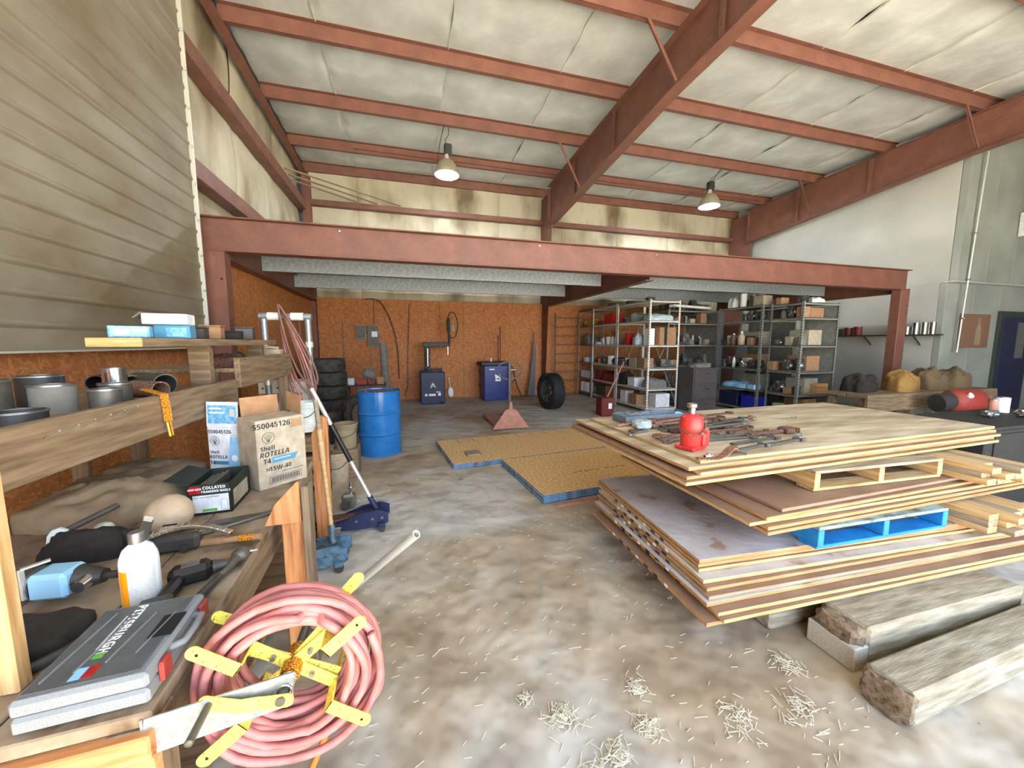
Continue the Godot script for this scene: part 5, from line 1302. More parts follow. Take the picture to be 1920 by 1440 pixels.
func build_hose_reel() -> void:
	var m := mats
	var c := Vector3(-0.34, 0.635, -1.11)
	var r := thing("hose_reel", "yellow four-armed hose reel with a crank, bracketed to the bench end", "hose reel", c)
	# front and back spiders: each arm runs out, steps along the axle, then runs out again
	for side in [1.0, -1.0]:
		for k in 4:
			var a := deg_to_rad([38.0, 142.0, 218.0, 322.0][k] + (8.0 if side < 0.0 else 0.0))
			var d := Vector3(cos(a), sin(a), 0)
			var t := Vector3(-sin(a), cos(a), 0)
			var arm := mb()
			var z0: float = 0.006 * side
			var z1: float = 0.085 * side
			var w := 0.036
			arm.box(d * 0.065 + Vector3(0, 0, z0), Vector3(0.13, w, 0.005), 0.001, Basis(d, t, Vector3.BACK))
			arm.box(d * 0.13 + Vector3(0, 0, (z0 + z1) / 2), Vector3(0.005, w, abs(z1 - z0) + 0.005), 0.001, Basis(d, t, Vector3.BACK))
			arm.box(d * 0.185 + Vector3(0, 0, z1), Vector3(0.115, w, 0.005), 0.001, Basis(d, t, Vector3.BACK))
			arm.cyl(d * 0.243 + Vector3(0, 0, z1 - 0.0022), d * 0.243 + Vector3(0, 0, z1 + 0.0022), w / 2, w / 2, 18)
			var part := add_part("arm", arm, m.yellow, r)
			add_part("bolt", mb().cyl(d * 0.06 + Vector3(0, 0, z0), d * 0.06 + Vector3(0, 0, z0 + 0.014 * side), 0.009, 0.007, 8), m.steel, part)
			add_part("tip_hole", mb().cyl(d * 0.235 + Vector3(0, 0, z1 + 0.002 * side), d * 0.235 + Vector3(0, 0, z1 + 0.0034 * side), 0.004, 0.004, 8), m.black_gap, part)
	add_part("hub", mb().cyl(Vector3(0, 0, -0.05), Vector3(0, 0, 0.045), 0.026, 0.026, 20), m.yellow_tool, r)
	add_part("axle", mb().cyl(Vector3(0, 0, 0.05), Vector3(0, 0, 0.125), 0.012, 0.012, 14), m.steel_dull, r)
	var coil := PackedVector3Array()
	for i in 73:
		var t := i / 72.0
		coil.append(Vector3(cos(t * TAU * 6.0) * 0.018, sin(t * TAU * 6.0) * 0.018, 0.05 + t * 0.05))
	add_part("spring", mb().tube(coil, 0.0035, 6), m.chrome, r)
	# mounting plate from the bench end to the axle
	add_part("mounting_plate", mb().bar(Vector3(-0.262, 0.025, 0.163), Vector3(0.02, -0.005, 0.082), 0.006, 0.092, 0.001), m.zinc, r)
	add_part("mounting_ear", mb().box(Vector3(-0.262, 0.025, 0.14), Vector3(0.006, 0.092, 0.05), 0.001), m.zinc, r)
	# crank
	var cr := mb()
	var q := [Vector3(0.012, -0.004, 0.118), Vector3(-0.05, 0.004, 0.118), Vector3(-0.085, 0.018, 0.130), Vector3(-0.155, 0.048, 0.130)]
	for i in 3: cr.bar(q[i], q[i + 1] + (q[i + 1] - q[i]).normalized() * 0.003, 0.005, 0.036, 0.001)
	cr.cyl(Vector3(0.012, -0.004, 0.1158), Vector3(0.012, -0.004, 0.1202), 0.018, 0.018, 18).cyl(Vector3(-0.155, 0.048, 0.1278), Vector3(-0.155, 0.048, 0.1322), 0.018, 0.018, 18)
	add_part("crank_arm", cr, m.yellow, r)
	add_part("crank_handle", mb().cyl(Vector3(-0.148, 0.044, 0.130), Vector3(-0.150, 0.036, 0.215), 0.0085, 0.0085, 14).ball(Vector3(-0.150, 0.036, 0.215), Vector3(0.0095, 0.0095, 0.005), 12, 6), m.steel_dull, r)
	add_part("swivel", mb().cyl(Vector3(0, 0, -0.05), Vector3(0, 0, -0.14), 0.014, 0.014, 12).cyl(Vector3(0, 0, -0.12), Vector3(0.05, -0.03, -0.12), 0.012, 0.012, 10), m.steel_dull, r)
	# the red hose: one long winding
	var pts := PackedVector3Array()
	var turns := 23
	var per := 40
	var fn := FastNoiseLite.new()
	fn.seed = 4
	fn.frequency = 0.035
	var hr := 0.0112
	for i in turns * per:
		var tt := float(i) / per
		var layer := int(tt / 4.7)
		var f := fmod(tt, 4.7) / 4.7
		if layer % 2 == 1: f = 1.0 - f
		var rad := 0.145 + tt * 0.0038 + 0.012 * fn.get_noise_1d(i) + 0.014 * fn.get_noise_1d(i * 3.0 + 500.0)
		var a := tt * TAU + 0.6
		var z := lerpf(-0.064, 0.064, f) + 0.018 * fn.get_noise_1d(i * 2.0 + 900.0)
		pts.append(Vector3(cos(a) * rad, sin(a) * rad - 0.006 * layer, z))
	# tail dropping away under the reel
	for k in 14:
		var t := k / 13.0
		pts.append(pts[turns * per - 1].lerp(Vector3(0.02, -0.30, -0.06), t) + Vector3(0.10 * sin(t * PI), -0.03 * sin(t * PI), 0.03 * sin(t * PI)))
	single("air_hose", "faded pink-red air hose wound in many loops on the yellow reel", "hose", mb().tube(pts, hr, 8), m.hose, c)
	var cord := PackedVector3Array()
	for k in 20:
		var t := k / 19.0
		cord.append(Vector3(-0.56 + 0.30 * t, 0.012 + 0.36 * t * t, -1.02 - 0.16 * t))
	single("orange_hose", "thin orange-brown hose rising from the floor under the reel", "hose", mb().tube(cord, 0.010, 8), m.hose_orange)
	# silver pipe leaning behind the reel
	single("steel_pipe", "bright open-ended steel pipe leaning up behind the hose reel", "pipe", mb().lathe([Vector2(0.013, 0), Vector2(0.0175, 0), Vector2(0.0175, 1.15), Vector2(0.013, 1.15), Vector2(0.013, 0)], Vector3.ZERO, 18, false, Basis(Quaternion(Vector3.UP, (Vector3(-0.035, 0.72, -1.525) - Vector3(-0.60, 0.012, -2.07)).normalized()))), m.flashing, Vector3(-0.60, 0.012, -2.07))
	# black wheel under the reel
	var wh := thing("caster_wheel", "black knobbly caster lying under the hose reel", "wheel", Vector3(-0.40, 0.075, -1.16), Vector3(0, 0.3, 0))
	add_part("tyre", mb().lathe([Vector2(0.03, -0.02), Vector2(0.07, -0.022), Vector2(0.075, -0.012), Vector2(0.075, 0.012), Vector2(0.07, 0.022), Vector2(0.03, 0.02)], Vector3.ZERO, 28, false, Basis(Vector3.UP, Vector3.BACK, Vector3.RIGHT)), m.black, wh)
	for i in 14:
		var a := TAU * i / 14.0
		add_part("tread_knob", mb().box(Vector3(cos(a) * 0.073, sin(a) * 0.073, 0), Vector3(0.008, 0.014, 0.03), 0.002, Basis(Vector3(cos(a), sin(a), 0), Vector3(-sin(a), cos(a), 0), Vector3.BACK)), m.black, wh)
	add_part("disc", mb().cyl(Vector3(0, 0, -0.015), Vector3(0, 0, 0.015), 0.032, 0.032, 18), m.steel_dull, wh)

func floor_jack(label: String, at: Vector3, turn: float, paint: Material, l: float, handle_to: Vector3, hm: Array) -> void:
	var m := mats
	var o := thing("floor_jack", label, "jack", at, Vector3(0, turn, 0))
	# side plates run along local X; the lifting saddle sits at -X, the pump at +X
	var poly := PackedVector2Array([Vector2(-l * 0.5, 0.03), Vector2(l * 0.42, 0.03), Vector2(l * 0.5, 0.07), Vector2(l * 0.5, 0.15), Vector2(l * 0.38, 0.18), Vector2(l * 0.15, 0.16), Vector2(-l * 0.1, 0.10), Vector2(-l * 0.5, 0.085)])
	for s in [-1, 1]:
		var sp := add_part("side_plate", mb().prism(poly, 0.008, Vector3(0, 0, 0.085 * s)), paint, o)
		for x in [0.10, 0.30, 0.42]:
			add_part("bolt", mb().cyl(Vector3(l * x, 0.10 + 0.03 * x, 0.088 * s), Vector3(l * x, 0.10 + 0.03 * x, 0.102 * s), 0.012, 0.010, 8), m.steel, sp)
	add_part("cover_plate", mb().bar(Vector3(-l * 0.1, 0.10, 0), Vector3(l * 0.40, 0.165, 0), 0.15, 0.006, 0.002), paint, o)
	add_part("lift_arm", mb().bar(Vector3(l * 0.1, 0.11, 0), Vector3(-l * 0.42, 0.085, 0), 0.09, 0.03, 0.006), m.rusty, o)
	add_part("saddle", mb().lathe([Vector2(0, 0), Vector2(0.045, 0), Vector2(0.055, 0.012), Vector2(0.055, 0.03), Vector2(0.046, 0.03), Vector2(0.044, 0.014), Vector2(0, 0.012)], Vector3(-l * 0.42, 0.098, 0), 22), m.rust_pale, o)
	for s in [-1, 1]:
		add_part("wheel", mb().lathe([Vector2(0.0, -0.02), Vector2(0.035, -0.02), Vector2(0.04, -0.014), Vector2(0.04, 0.014), Vector2(0.035, 0.02), Vector2(0, 0.02)], Vector3(-l * 0.44, 0.04, 0.11 * s), 20, false, Basis(Vector3.UP, Vector3.BACK, Vector3.RIGHT)), m.rust_pale, o)
		var cs := add_part("caster", mb().lathe([Vector2(0.0, -0.012), Vector2(0.028, -0.012), Vector2(0.028, 0.012), Vector2(0, 0.012)], Vector3(l * 0.42, 0.028, 0.11 * s), 18, false, Basis(Vector3.UP, Vector3.BACK, Vector3.RIGHT)), m.iron, o)
		add_part("caster_fork", mb().box(Vector3(l * 0.42, 0.06, 0.11 * s), Vector3(0.05, 0.03, 0.045), 0.004), paint, cs)
	# handle socket and long handle toward a point given in the world
	var to := (handle_to - at).rotated(Vector3.UP, -turn)
	var p0 := Vector3(l * 0.34, 0.15, 0)
	var d := (to - p0).normalized()
	add_part("handle_socket", mb().cyl(p0, p0 + d * 0.13, 0.024, 0.022, 16), paint, o)
	add_part("release_knob", mb().cyl(p0 + d * 0.10 + Vector3(0.02, 0, 0), p0 + d * 0.10 + Vector3(0.06, 0.0, 0.0), 0.008, 0.008, 8), m.steel, o)
	var ln := p0.distance_to(to)
	var h := [[0.13, hm[0], hm[1], 0.0145], [hm[0], hm[2], hm[3], 0.019], [hm[2], 1.0, hm[4], 0.0165]]
	for k in 3:
		var a: Vector3 = p0 + d * (ln * float(h[k][0]) if k > 0 else 0.13)
		var b: Vector3 = p0 + d * (ln * float(h[k][1]))
		add_part("handle", mb().cyl(a, b, h[k][3], h[k][3], 14), h[k][2], o)

func build_jacks() -> void:
	var m := mats
	floor_jack("scuffed blue floor jack with a pale wooden-looking handle, beside the bench", Vector3(-0.76, 0, -2.72), -0.03, m.jack_blue, 0.66, Vector3(-0.665, 1.13, -3.02), [0.55, m.pine_pale, 0.78, m.pine_pale, m.grey_board])
	floor_jack("navy floor jack with a silver handle and black foam grip", Vector3(-0.50, 0, -3.22), -0.02, m.jack_navy, 0.62, Vector3(-0.72, 1.20, -3.16), [0.42, m.flashing, 0.72, m.black, m.flashing])
	var v := thing("valve_block", "bright metal valve block standing on the floor past the jacks", "valve", Vector3(-0.57, 0, -3.66))
	add_part("body", mb().box(Vector3(0, 0.07, 0), Vector3(0.12, 0.14, 0.10), 0.02), m.steel, v)
	add_part("stem", mb().cyl(Vector3(0.02, 0.14, 0), Vector3(0.02, 0.26, 0), 0.012, 0.012, 10).cyl(Vector3(0.02, 0.19, 0), Vector3(0.02, 0.20, 0), 0.03, 0.03, 12), m.chrome, v)
	add_part("flange", mb().cyl(Vector3(-0.02, 0.06, 0.05), Vector3(-0.02, 0.06, 0.075), 0.045, 0.045, 16), m.steel_dull, v)
	single("motor_casing", "ribbed dark motor casing lying behind the blue floor jack", "casing", mb().lathe([Vector2(0, 0), Vector2(0.075, 0), Vector2(0.08, 0.02), Vector2(0.074, 0.03), Vector2(0.08, 0.05), Vector2(0.074, 0.07), Vector2(0.08, 0.09), Vector2(0.07, 0.28), Vector2(0, 0.28)], Vector3.ZERO, 24, false, Basis(Vector3.UP, Vector3.RIGHT, Vector3.BACK)), m.steel_dull, Vector3(-0.98, 0.081, -3.45), Vector3(0, 0.2, 0))

func tyre(label: String, at: Vector3, b: Basis, r: float, w: float, mt: Material, group := "", rim := false) -> Node3D:
	var o := thing("tyre", label, "tyre", at, Vector3.ZERO, group)
	o.basis = b
	var ri := r * 0.60
	var h := w / 2
	add_part("carcass", mb().lathe([Vector2(ri, -h * 0.78), Vector2(ri + 0.02, -h * 0.95), Vector2(r * 0.86, -h), Vector2(r * 0.96, -h * 0.86), Vector2(r * 0.985, -h * 0.6), Vector2(r * 0.985, h * 0.6), Vector2(r * 0.96, h * 0.86), Vector2(r * 0.86, h), Vector2(ri + 0.02, h * 0.95), Vector2(ri, h * 0.78), Vector2(ri, -h * 0.78)], Vector3.ZERO, 40, true), mt, o)
	for k in 3:
		var y := (k - 1) * h * 0.42
		add_part("tread_band", mb().lathe([Vector2(r * 0.975, y - h * 0.15), Vector2(r, y - h * 0.14), Vector2(r, y + h * 0.14), Vector2(r * 0.975, y + h * 0.15)], Vector3.ZERO, 40), mt, o)
	for s in [-1, 1]:
		var lug := mb()
		for i in 36:
			var a := TAU * i / 36.0
			lug.box(Vector3(cos(a) * r * 0.972, s * h * 0.80, sin(a) * r * 0.972), Vector3(0.016, h * 0.22, r * 0.10), 0.0, Basis(Vector3(cos(a), 0, sin(a)), Vector3.UP, Vector3(-sin(a), 0, cos(a))))
		add_part("shoulder_lugs", lug, mt, o).set_meta("kind", "stuff")
	if rim:
		var rm := add_part("rim", mb().lathe([Vector2(ri * 0.98, -h * 0.8), Vector2(ri, h * 0.8), Vector2(ri * 0.90, h * 0.72), Vector2(ri * 0.86, -h * 0.2)], Vector3.ZERO, 36), mats.steel_dull, o)
		for i in 6:
			var a := TAU * i / 6.0
			add_part("spoke", mb().bar(Vector3(cos(a) * 0.05, h * 0.45, sin(a) * 0.05), Vector3(cos(a) * ri * 0.92, h * 0.55, sin(a) * ri * 0.92), 0.05, 0.03, 0.006), mats.steel_dull, rm)
		add_part("hub_cap", mb().cyl(Vector3(0, h * 0.3, 0), Vector3(0, h * 0.6, 0), 0.07, 0.05, 18), mats.iron, o)
	return o

func build_back_area() -> void:
	var m := mats
	# blue steel drum
	var d := thing("steel_drum", "bright blue steel drum standing on the open floor", "drum", Vector3(-0.40, 0, -5.50))
	var R := 0.285
	var pr := [Vector2(0, 0.02), Vector2(R - 0.015, 0.02), Vector2(R - 0.012, 0.0), Vector2(R + 0.004, 0.0), Vector2(R + 0.004, 0.014), Vector2(R, 0.02)]
	for yy in [0.30, 0.59]:
		pr.append_array([Vector2(R, yy - 0.02), Vector2(R + 0.014, yy - 0.006), Vector2(R + 0.014, yy + 0.006), Vector2(R, yy + 0.02)])
	pr.append_array([Vector2(R, 0.865), Vector2(R + 0.005, 0.870), Vector2(R + 0.005, 0.888), Vector2(R - 0.008, 0.888), Vector2(R - 0.010, 0.874)])
	add_part("shell", mb().lathe(pr, Vector3.ZERO, 48), m.barrel_blue, d)
	add_part("lid", mb().lathe([Vector2(R - 0.010, 0.874), Vector2(0, 0.876)], Vector3.ZERO, 48), m.jack_blue, d)
	add_part("bung", mb().cyl(Vector3(-0.16, 0.875, 0.05), Vector3(-0.16, 0.890, 0.05), 0.035, 0.035, 16).cyl(Vector3(0.17, 0.875, -0.08), Vector3(0.17, 0.888, -0.08), 0.02, 0.02, 12), m.steel_dull, d)
	# buckets
	var bk := [[Vector3(-0.80, 0.0, -4.45), 0.135, 0.34, "cream plastic bucket on the floor behind the jack handles", m.tan], [Vector3(-0.97, 0.69, -4.00), 0.10, 0.29, "clean white plastic bucket standing on a brown crate", m.white_plastic], [Vector3(-0.72, 0.34, -4.62), 0.13, 0.28, "brown rimmed tub set on a low block beside the drum", m.cloth]]
	for q in bk:
		var o := thing("bucket", q[3], "bucket", q[0])
		var r: float = q[1]
		var h: float = q[2]
		add_part("pail", mb().lathe([Vector2(0, 0), Vector2(r * 0.86, 0), Vector2(r * 0.98, h * 0.94), Vector2(r * 1.04, h * 0.94), Vector2(r * 1.04, h), Vector2(r * 0.96, h), Vector2(r * 0.84, 0.02), Vector2(0, 0.02)], Vector3.ZERO, 30), q[4], o)
		for yy in [0.80, 0.88]:
			add_part("rib", mb().lathe([Vector2(r * 0.95, h * yy), Vector2(r * 1.02, h * (yy + 0.012)), Vector2(r * 0.95, h * (yy + 0.024))], Vector3.ZERO, 30), q[4], o)
		var bail := PackedVector3Array()
		for i in 13:
			var a := PI * i / 12.0
			bail.append(Vector3(cos(a) * r * 1.05, h * 0.86 - sin(a) * h * 0.35, sin(a) * r * 0.9 + 0.02))
		add_part("bail", mb().tube(bail, 0.004, 6), m.steel_dull, o)
	single("crate", "brown slatted crate carrying the white bucket", "crate", mb().box(Vector3(0, 0.06, 0), Vector3(0.34, 0.11, 0.34), 0.006).box(Vector3(0, 0.23, 0), Vector3(0.34, 0.13, 0.34), 0.006).box(Vector3(0, 0.40, 0), Vector3(0.34, 0.13, 0.34), 0.006).box(Vector3(0, 0.58, 0), Vector3(0.34, 0.14, 0.34), 0.006).box(Vector3(-0.15, 0.345, 0.15), Vector3(0.04, 0.69, 0.04)).box(Vector3(0.15, 0.345, 0.15), Vector3(0.04, 0.69, 0.04)).box(Vector3(-0.15, 0.345, -0.15), Vector3(0.04, 0.69, 0.04)).box(Vector3(0.15, 0.345, -0.15), Vector3(0.04, 0.69, 0.04)), m.old_board, Vector3(-0.98, 0, -4.02))
	single("stand_block", "low square block under the brown tub", "block", mb().box(Vector3(0, 0.17, 0), Vector3(0.28, 0.34, 0.28), 0.01), m.old_board, Vector3(-0.72, 0, -4.62))
	# hose stand with looped hoses
	var hs := thing("hose_stand", "grey pipe stand with a white-tipped crossbar draped with hoses", "stand", Vector3(-1.24, 0, -4.55))
	for s in [-1, 1]:
		add_part("upright", mb().cyl(Vector3(0.21 * s, 0.02, 0), Vector3(0.21 * s, 1.80, 0), 0.032, 0.032, 16), m.zinc, hs)
		add_part("foot", mb().box(Vector3(0.21 * s, 0.015, 0), Vector3(0.12, 0.03, 0.4), 0.004), m.iron, hs)
		add_part("coupling", mb().cyl(Vector3(0.21 * s, 1.10 + 0.2 * (s + 1), 0), Vector3(0.21 * s, 1.16 + 0.2 * (s + 1), 0), 0.042, 0.042, 16), m.flashing, hs)
		add_part("sleeve", mb().cyl(Vector3(0.05 * s, 1.83, 0), Vector3(0.17 * s, 1.83, 0), 0.042, 0.042, 16), m.white_plastic, hs)
	add_part("crossbar", mb().cyl(Vector3(-0.25, 1.83, 0), Vector3(0.25, 1.83, 0), 0.034, 0.034, 16), m.zinc, hs)
	for i in 6:
		var lp := PackedVector3Array()
		var sw := 0.16 + 0.03 * i
		var dp := 0.78 + 0.09 * ((i * 5) % 6)
		for k in 33:
			var a := TAU * k / 32.0
			var dn := (1.0 - cos(a)) * 0.5
			lp.append(Vector3(sin(a) * (0.035 + 0.10 * dn) + dn * sw * 0.9 - 0.02, 1.885 - dn * dp + 0.006 * i, 0.05 * sin(a + 1.2) + 0.012 * i - 0.02 + 0.05 * dn))
		single("looped_hose", "%s of the reddish hose loops hanging over the pipe stand" % ["shortest", "second shortest", "third shortest", "third longest", "second longest", "longest"][(i * 5) % 6], "hose", mb().tube(lp, 0.011, 7), m.hose_brown if i % 3 else m.hose, Vector3(-1.26, 0.03, -4.55), Vector3.ZERO, "hoses on the pipe stand")
	# cream machine cabinet behind the shelf end
	var cb := thing("cream_cabinet", "cream steel cabinet with a red trim seen below the farther shelf", "cabinet", Vector3(-1.42, 0, -5.02))
	add_part("body", mb().box(Vector3(0, 0.55, 0), Vector3(0.46, 1.1, 0.36), 0.01), m.shelf_white, cb)
	add_part("trim", mb().box(Vector3(0, 0.92, 0.182), Vector3(0.44, 0.10, 0.006), 0.002), m.salmon, cb)
	for x in [-0.18, -0.03, 0.13]:
		add_part("bolt", mb().cyl(Vector3(x, 1.03, 0.18), Vector3(x, 1.03, 0.19), 0.01, 0.01, 8), m.iron, cb)
	# tyres
	for i in 5:
		tyre("%s dusty tyre from the floor in the flat stack by the corner column" % ORD[i], Vector3(-1.48 + 0.02 * (i % 2), 0.125 + i * 0.252, -7.7), Basis(), 0.34, 0.245, m.rubber_dusty, "tyres stacked flat")
	tyre("dusty grey tyre leaning against the tyre stack behind the drum", Vector3(-0.78, 0.335, -6.78), Basis(Vector3.UP, 0.5) * Basis(Vector3.RIGHT, 1.42), 0.34, 0.24, m.rubber_dusty)
	tyre("dark tyre lying flat in front of the tyre stack", Vector3(-1.35, 0.125, -6.35), Basis(), 0.35, 0.24, m.rubber)
	tyre("dark tyre lying on top of the flat one before the stack", Vector3(-1.38, 0.375, -6.38), Basis(), 0.34, 0.24, m.rubber_dusty)
	var rods := [[-1.95, -7.9, 1.95], [-1.30, -8.6, 2.0]]
	for q in rods:
		single("upright_rod", "thin bright rod standing behind the tyres, %s" % ["nearer the corner column" if q[0] < -1.5 else "in front of the strand board"], "rod", mb().cyl(Vector3.ZERO, Vector3(0, q[2], -0.05), 0.016, 0.016, 10), m.rust_pale, Vector3(q[0], 0, q[1]))
	# small table with shop clutter
	var tb := thing("side_table", "low dark steel table of shop clutter before the strand board", "table", Vector3(-0.86, 0, -8.4))
	add_part("table_top", mb().box(Vector3(0, 0.66, 0), Vector3(0.80, 0.03, 0.45), 0.005), m.iron, tb)
	for sx in [-1, 1]:
		for sz in [-1, 1]:
			add_part("leg", mb().box(Vector3(0.36 * sx, 0.322, 0.19 * sz), Vector3(0.04, 0.645, 0.04)), m.iron, tb)
	var ty := 0.676
	var tj := thing("fluid_jug", "grey plastic fluid jug with a moulded handle on the dark table", "jug", Vector3(-0.82, ty + 0.13, -8.38), Vector3(0, 0.2, -0.35))
	add_part("body", mb().box(Vector3(0, 0.10, 0), Vector3(0.26, 0.20, 0.14), 0.04), m.cloth_grey, tj)
	add_part("handle", mb().tube(PackedVector3Array([Vector3(-0.04, 0.19, 0), Vector3(-0.03, 0.25, 0), Vector3(0.05, 0.25, 0), Vector3(0.08, 0.19, 0)]), 0.016, 8), m.cloth_grey, tj)
	var cl := [["parts_box", "red parts carton on the dark table", Vector3(-0.93, ty, -8.35), Vector3(0.20, 0.12, 0.16), m.faded_red], ["parts_box", "dark red small carton at the table front", Vector3(-0.72, ty, -8.28), Vector3(0.14, 0.11, 0.12), m.dark_red], ["parts_box", "small white carton on the left of the dark table", Vector3(-1.14, ty, -8.35), Vector3(0.12, 0.14, 0.12), m.carton_white], ["parts_box", "brown carton at the right of the dark table", Vector3(-0.56, ty, -8.36), Vector3(0.14, 0.16, 0.14), m.carton_brown]]
	for q in cl:
		var o := thing(q[0], q[1], "box", q[2])
		add_part("body", mb().box(Vector3(0, q[3].y / 2, 0), q[3], 0.005), q[4], o)
		add_part("tape", mb().box(Vector3(0, q[3].y + 0.0005, 0), Vector3(q[3].x, 0.001, 0.03)), m.carton, o)
	single("grey_duct", "tall pale grey tube standing before the strand board", "tube", mb().lathe([Vector2(0.075, 0), Vector2(0.082, 0), Vector2(0.082, 1.55), Vector2(0.075, 1.55), Vector2(0.075, 0)], Vector3.ZERO, 24), m.cloth_grey, Vector3(-0.47, 0, -8.85), Vector3(0, 0, 0.03))
	# electrical boxes and wiring on the strand board
	var eb := [[-1.13, 1.72, 0.26, 0.36, "small grey electrical box on the strand board", false], [-0.83, 1.62, 0.28, 0.55, "larger grey electrical box with a white notice", true]]
	for q in eb:
		var o := thing("electrical_box", q[4], "electrical box", Vector3(q[0], q[1], BACK + 0.16))
		add_part("housing", mb().box(Vector3(0, 0.1, 0), Vector3(q[2], q[3], 0.09), 0.008), m.grey_wall, o)
		add_part("cover", mb().box(Vector3(0, 0.1, 0.047), Vector3(q[2] - 0.03, q[3] - 0.03, 0.006), 0.002), m.cloth_grey, o)
		add_part("switch", mb().box(Vector3(q[2] / 2 + 0.01, 0.1, 0.02), Vector3(0.02, 0.09, 0.03), 0.004), m.iron, o)
		if q[5]: add_part("notice", mb().box(Vector3(0.03, 0.15, 0.051), Vector3(0.14, 0.14, 0.002)), m.white_paper, o)
	var wires := [["black_cable", "black cable sagging from the joists down to the floor", [Vector3(-1.0, 2.66, -10.35), Vector3(-0.6, 2.55, -10.36), Vector3(-0.28, 1.7, -10.38), Vector3(-0.22, 0.6, -10.38)], 0.014, m.iron], ["white_conduit", "thin pale pipe running down the strand board to the floor", [Vector3(0.10, 2.55, -10.40), Vector3(0.02, 1.2, -10.40), Vector3(0.0, 0.45, -10.39), Vector3(-0.10, 0.12, -10.35)], 0.014, m.rust_pale], ["pull_cord", "thin orange cord hanging over the tyre changer", [Vector3(0.88, 2.60, -10.40), Vector3(0.89, 2.0, -10.40), Vector3(0.90, 1.55, -10.40)], 0.007, m.hose_orange], ["box_cable", "thin dark drop cable above the larger electrical box", [Vector3(-0.80, 2.66, -10.41), Vector3(-0.80, 2.3, -10.41), Vector3(-0.80, 2.0, -10.41)], 0.008, m.iron]]
	for q in wires:
		var cu := Curve3D.new()
		var pp: Array = q[2]
		for i in pp.size():
			var tn: Vector3 = (pp[min(i + 1, pp.size() - 1)] - pp[max(i - 1, 0)]) * 0.2
			cu.add_point(pp[i], -tn, tn)
		single(q[0], q[1], "cable", mb().tube(cu.tessellate(4, 4.0), q[3], 6), q[4])
	# tyre changer
	var tc := thing("tyre_changer", "dark navy tyre changer with a black post and swing arm", "machine", Vector3(0.60, 0, -9.75))
	add_part("cabinet", mb().box(Vector3(0, 0.41, 0), Vector3(0.60, 0.82, 0.5), 0.02), m.machine_navy, tc)
	add_part("turntable", mb().cyl(Vector3(0.02, 0.82, 0.02), Vector3(0.02, 0.87, 0.02), 0.25, 0.22, 28), m.steel_dull, tc)
	for i in 4:
		var a := TAU * i / 4.0 + 0.5
		add_part("clamp_jaw", mb().bar(Vector3(0.02 + cos(a) * 0.08, 0.89, 0.02 + sin(a) * 0.08), Vector3(0.02 + cos(a) * 0.27, 0.89, 0.02 + sin(a) * 0.27), 0.05, 0.03, 0.006), m.steel, tc)
	add_part("column", mb().box(Vector3(-0.10, 1.18, -0.2), Vector3(0.14, 0.75, 0.14), 0.01), m.black, tc)
	add_part("swing_arm", mb().box(Vector3(0.14, 1.50, -0.14), Vector3(0.68, 0.11, 0.12), 0.01), m.black, tc)
	add_part("mount_shaft", mb().cyl(Vector3(-0.10, 0.95, 0.0), Vector3(-0.10, 1.40, 0.0), 0.028, 0.028, 14), m.chrome, tc)
	for i in 5: add_part("shaft_collar", mb().cyl(Vector3(-0.10, 1.0 + i * 0.08, 0), Vector3(-0.10, 1.03 + i * 0.08, 0), 0.045, 0.045, 14), m.steel, tc)
	add_part("helper_post", mb().cyl(Vector3(0.46, 1.5, -0.1), Vector3(0.46, 2.2, -0.1), 0.03, 0.03, 12), m.black, tc)
	add_part("grip", mb().cyl(Vector3(0.56, 1.85, -0.1), Vector3(0.56, 2.0, -0.1), 0.055, 0.055, 12), m.carton, tc)
	var hz := PackedVector3Array()
	for k in 25:
		var a := TAU * k / 24.0
		hz.append(Vector3(0.55 + cos(a) * 0.14, 2.0 + sin(a) * 0.33, -0.08))
	add_part("air_line", mb().tube(hz, 0.014, 6), m.black, tc)
	add_part("air_fitting", mb().cyl(Vector3(0.42, 1.24, -0.05), Vector3(0.42, 1.45, -0.05), 0.02, 0.02, 8), m.chrome, tc)
	add_part("printed_mark", mb().box(Vector3(-0.17, 0.24, 0.251), Vector3(0.06, 0.055, 0.002)).box(Vector3(-0.02, 0.24, 0.251), Vector3(0.17, 0.055, 0.002)).box(Vector3(0.16, 0.25, 0.251), Vector3(0.07, 0.07, 0.002)).box(Vector3(0.13, 0.31, 0.251), Vector3(0.12, 0.02, 0.002)), m.white_paper, tc)
	add_part("logo_mark", mb().prism(PackedVector2Array([Vector2(-0.07, -0.06), Vector2(-0.03, -0.06), Vector2(0.0, 0.0), Vector2(0.05, -0.06), Vector2(0.08, -0.06), Vector2(0.02, 0.06), Vector2(-0.02, 0.06)]), 0.002, Vector3(0.0, 0.48, 0.251)), m.grey_label, tc)
	add_part("pedal", mb().box(Vector3(0.2, 0.06, 0.30), Vector3(0.08, 0.02, 0.14), 0.004), m.iron, tc)
	single("fly_swatter", "white paddle leaning on the strand board beside the tyre changer", "paddle", mb().ball(Vector3(0, 0.14, 0), Vector3(0.075, 0.14, 0.02), 18, 10).cyl(Vector3(0, 0.26, 0), Vector3(-0.02, 0.55, -0.04), 0.012, 0.012, 8), m.white_plastic, Vector3(1.14, 0.05, -10.30), Vector3(-0.1, 0, 0.05))
	# blue wheel balancer cabinet
	var wb := thing("wheel_balancer", "bright blue machine cabinet with a white logo by the strand board", "machine", Vector3(2.27, 0, -9.95), Vector3(0, 0.06, 0))
	add_part("cabinet", mb().box(Vector3(0, 0.47, 0), Vector3(0.66, 0.94, 0.5), 0.015), m.machine_blue, wb)
	add_part("tool_tray", mb().box(Vector3(-0.02, 0.99, -0.02), Vector3(0.76, 0.10, 0.52), 0.012), m.black, wb)
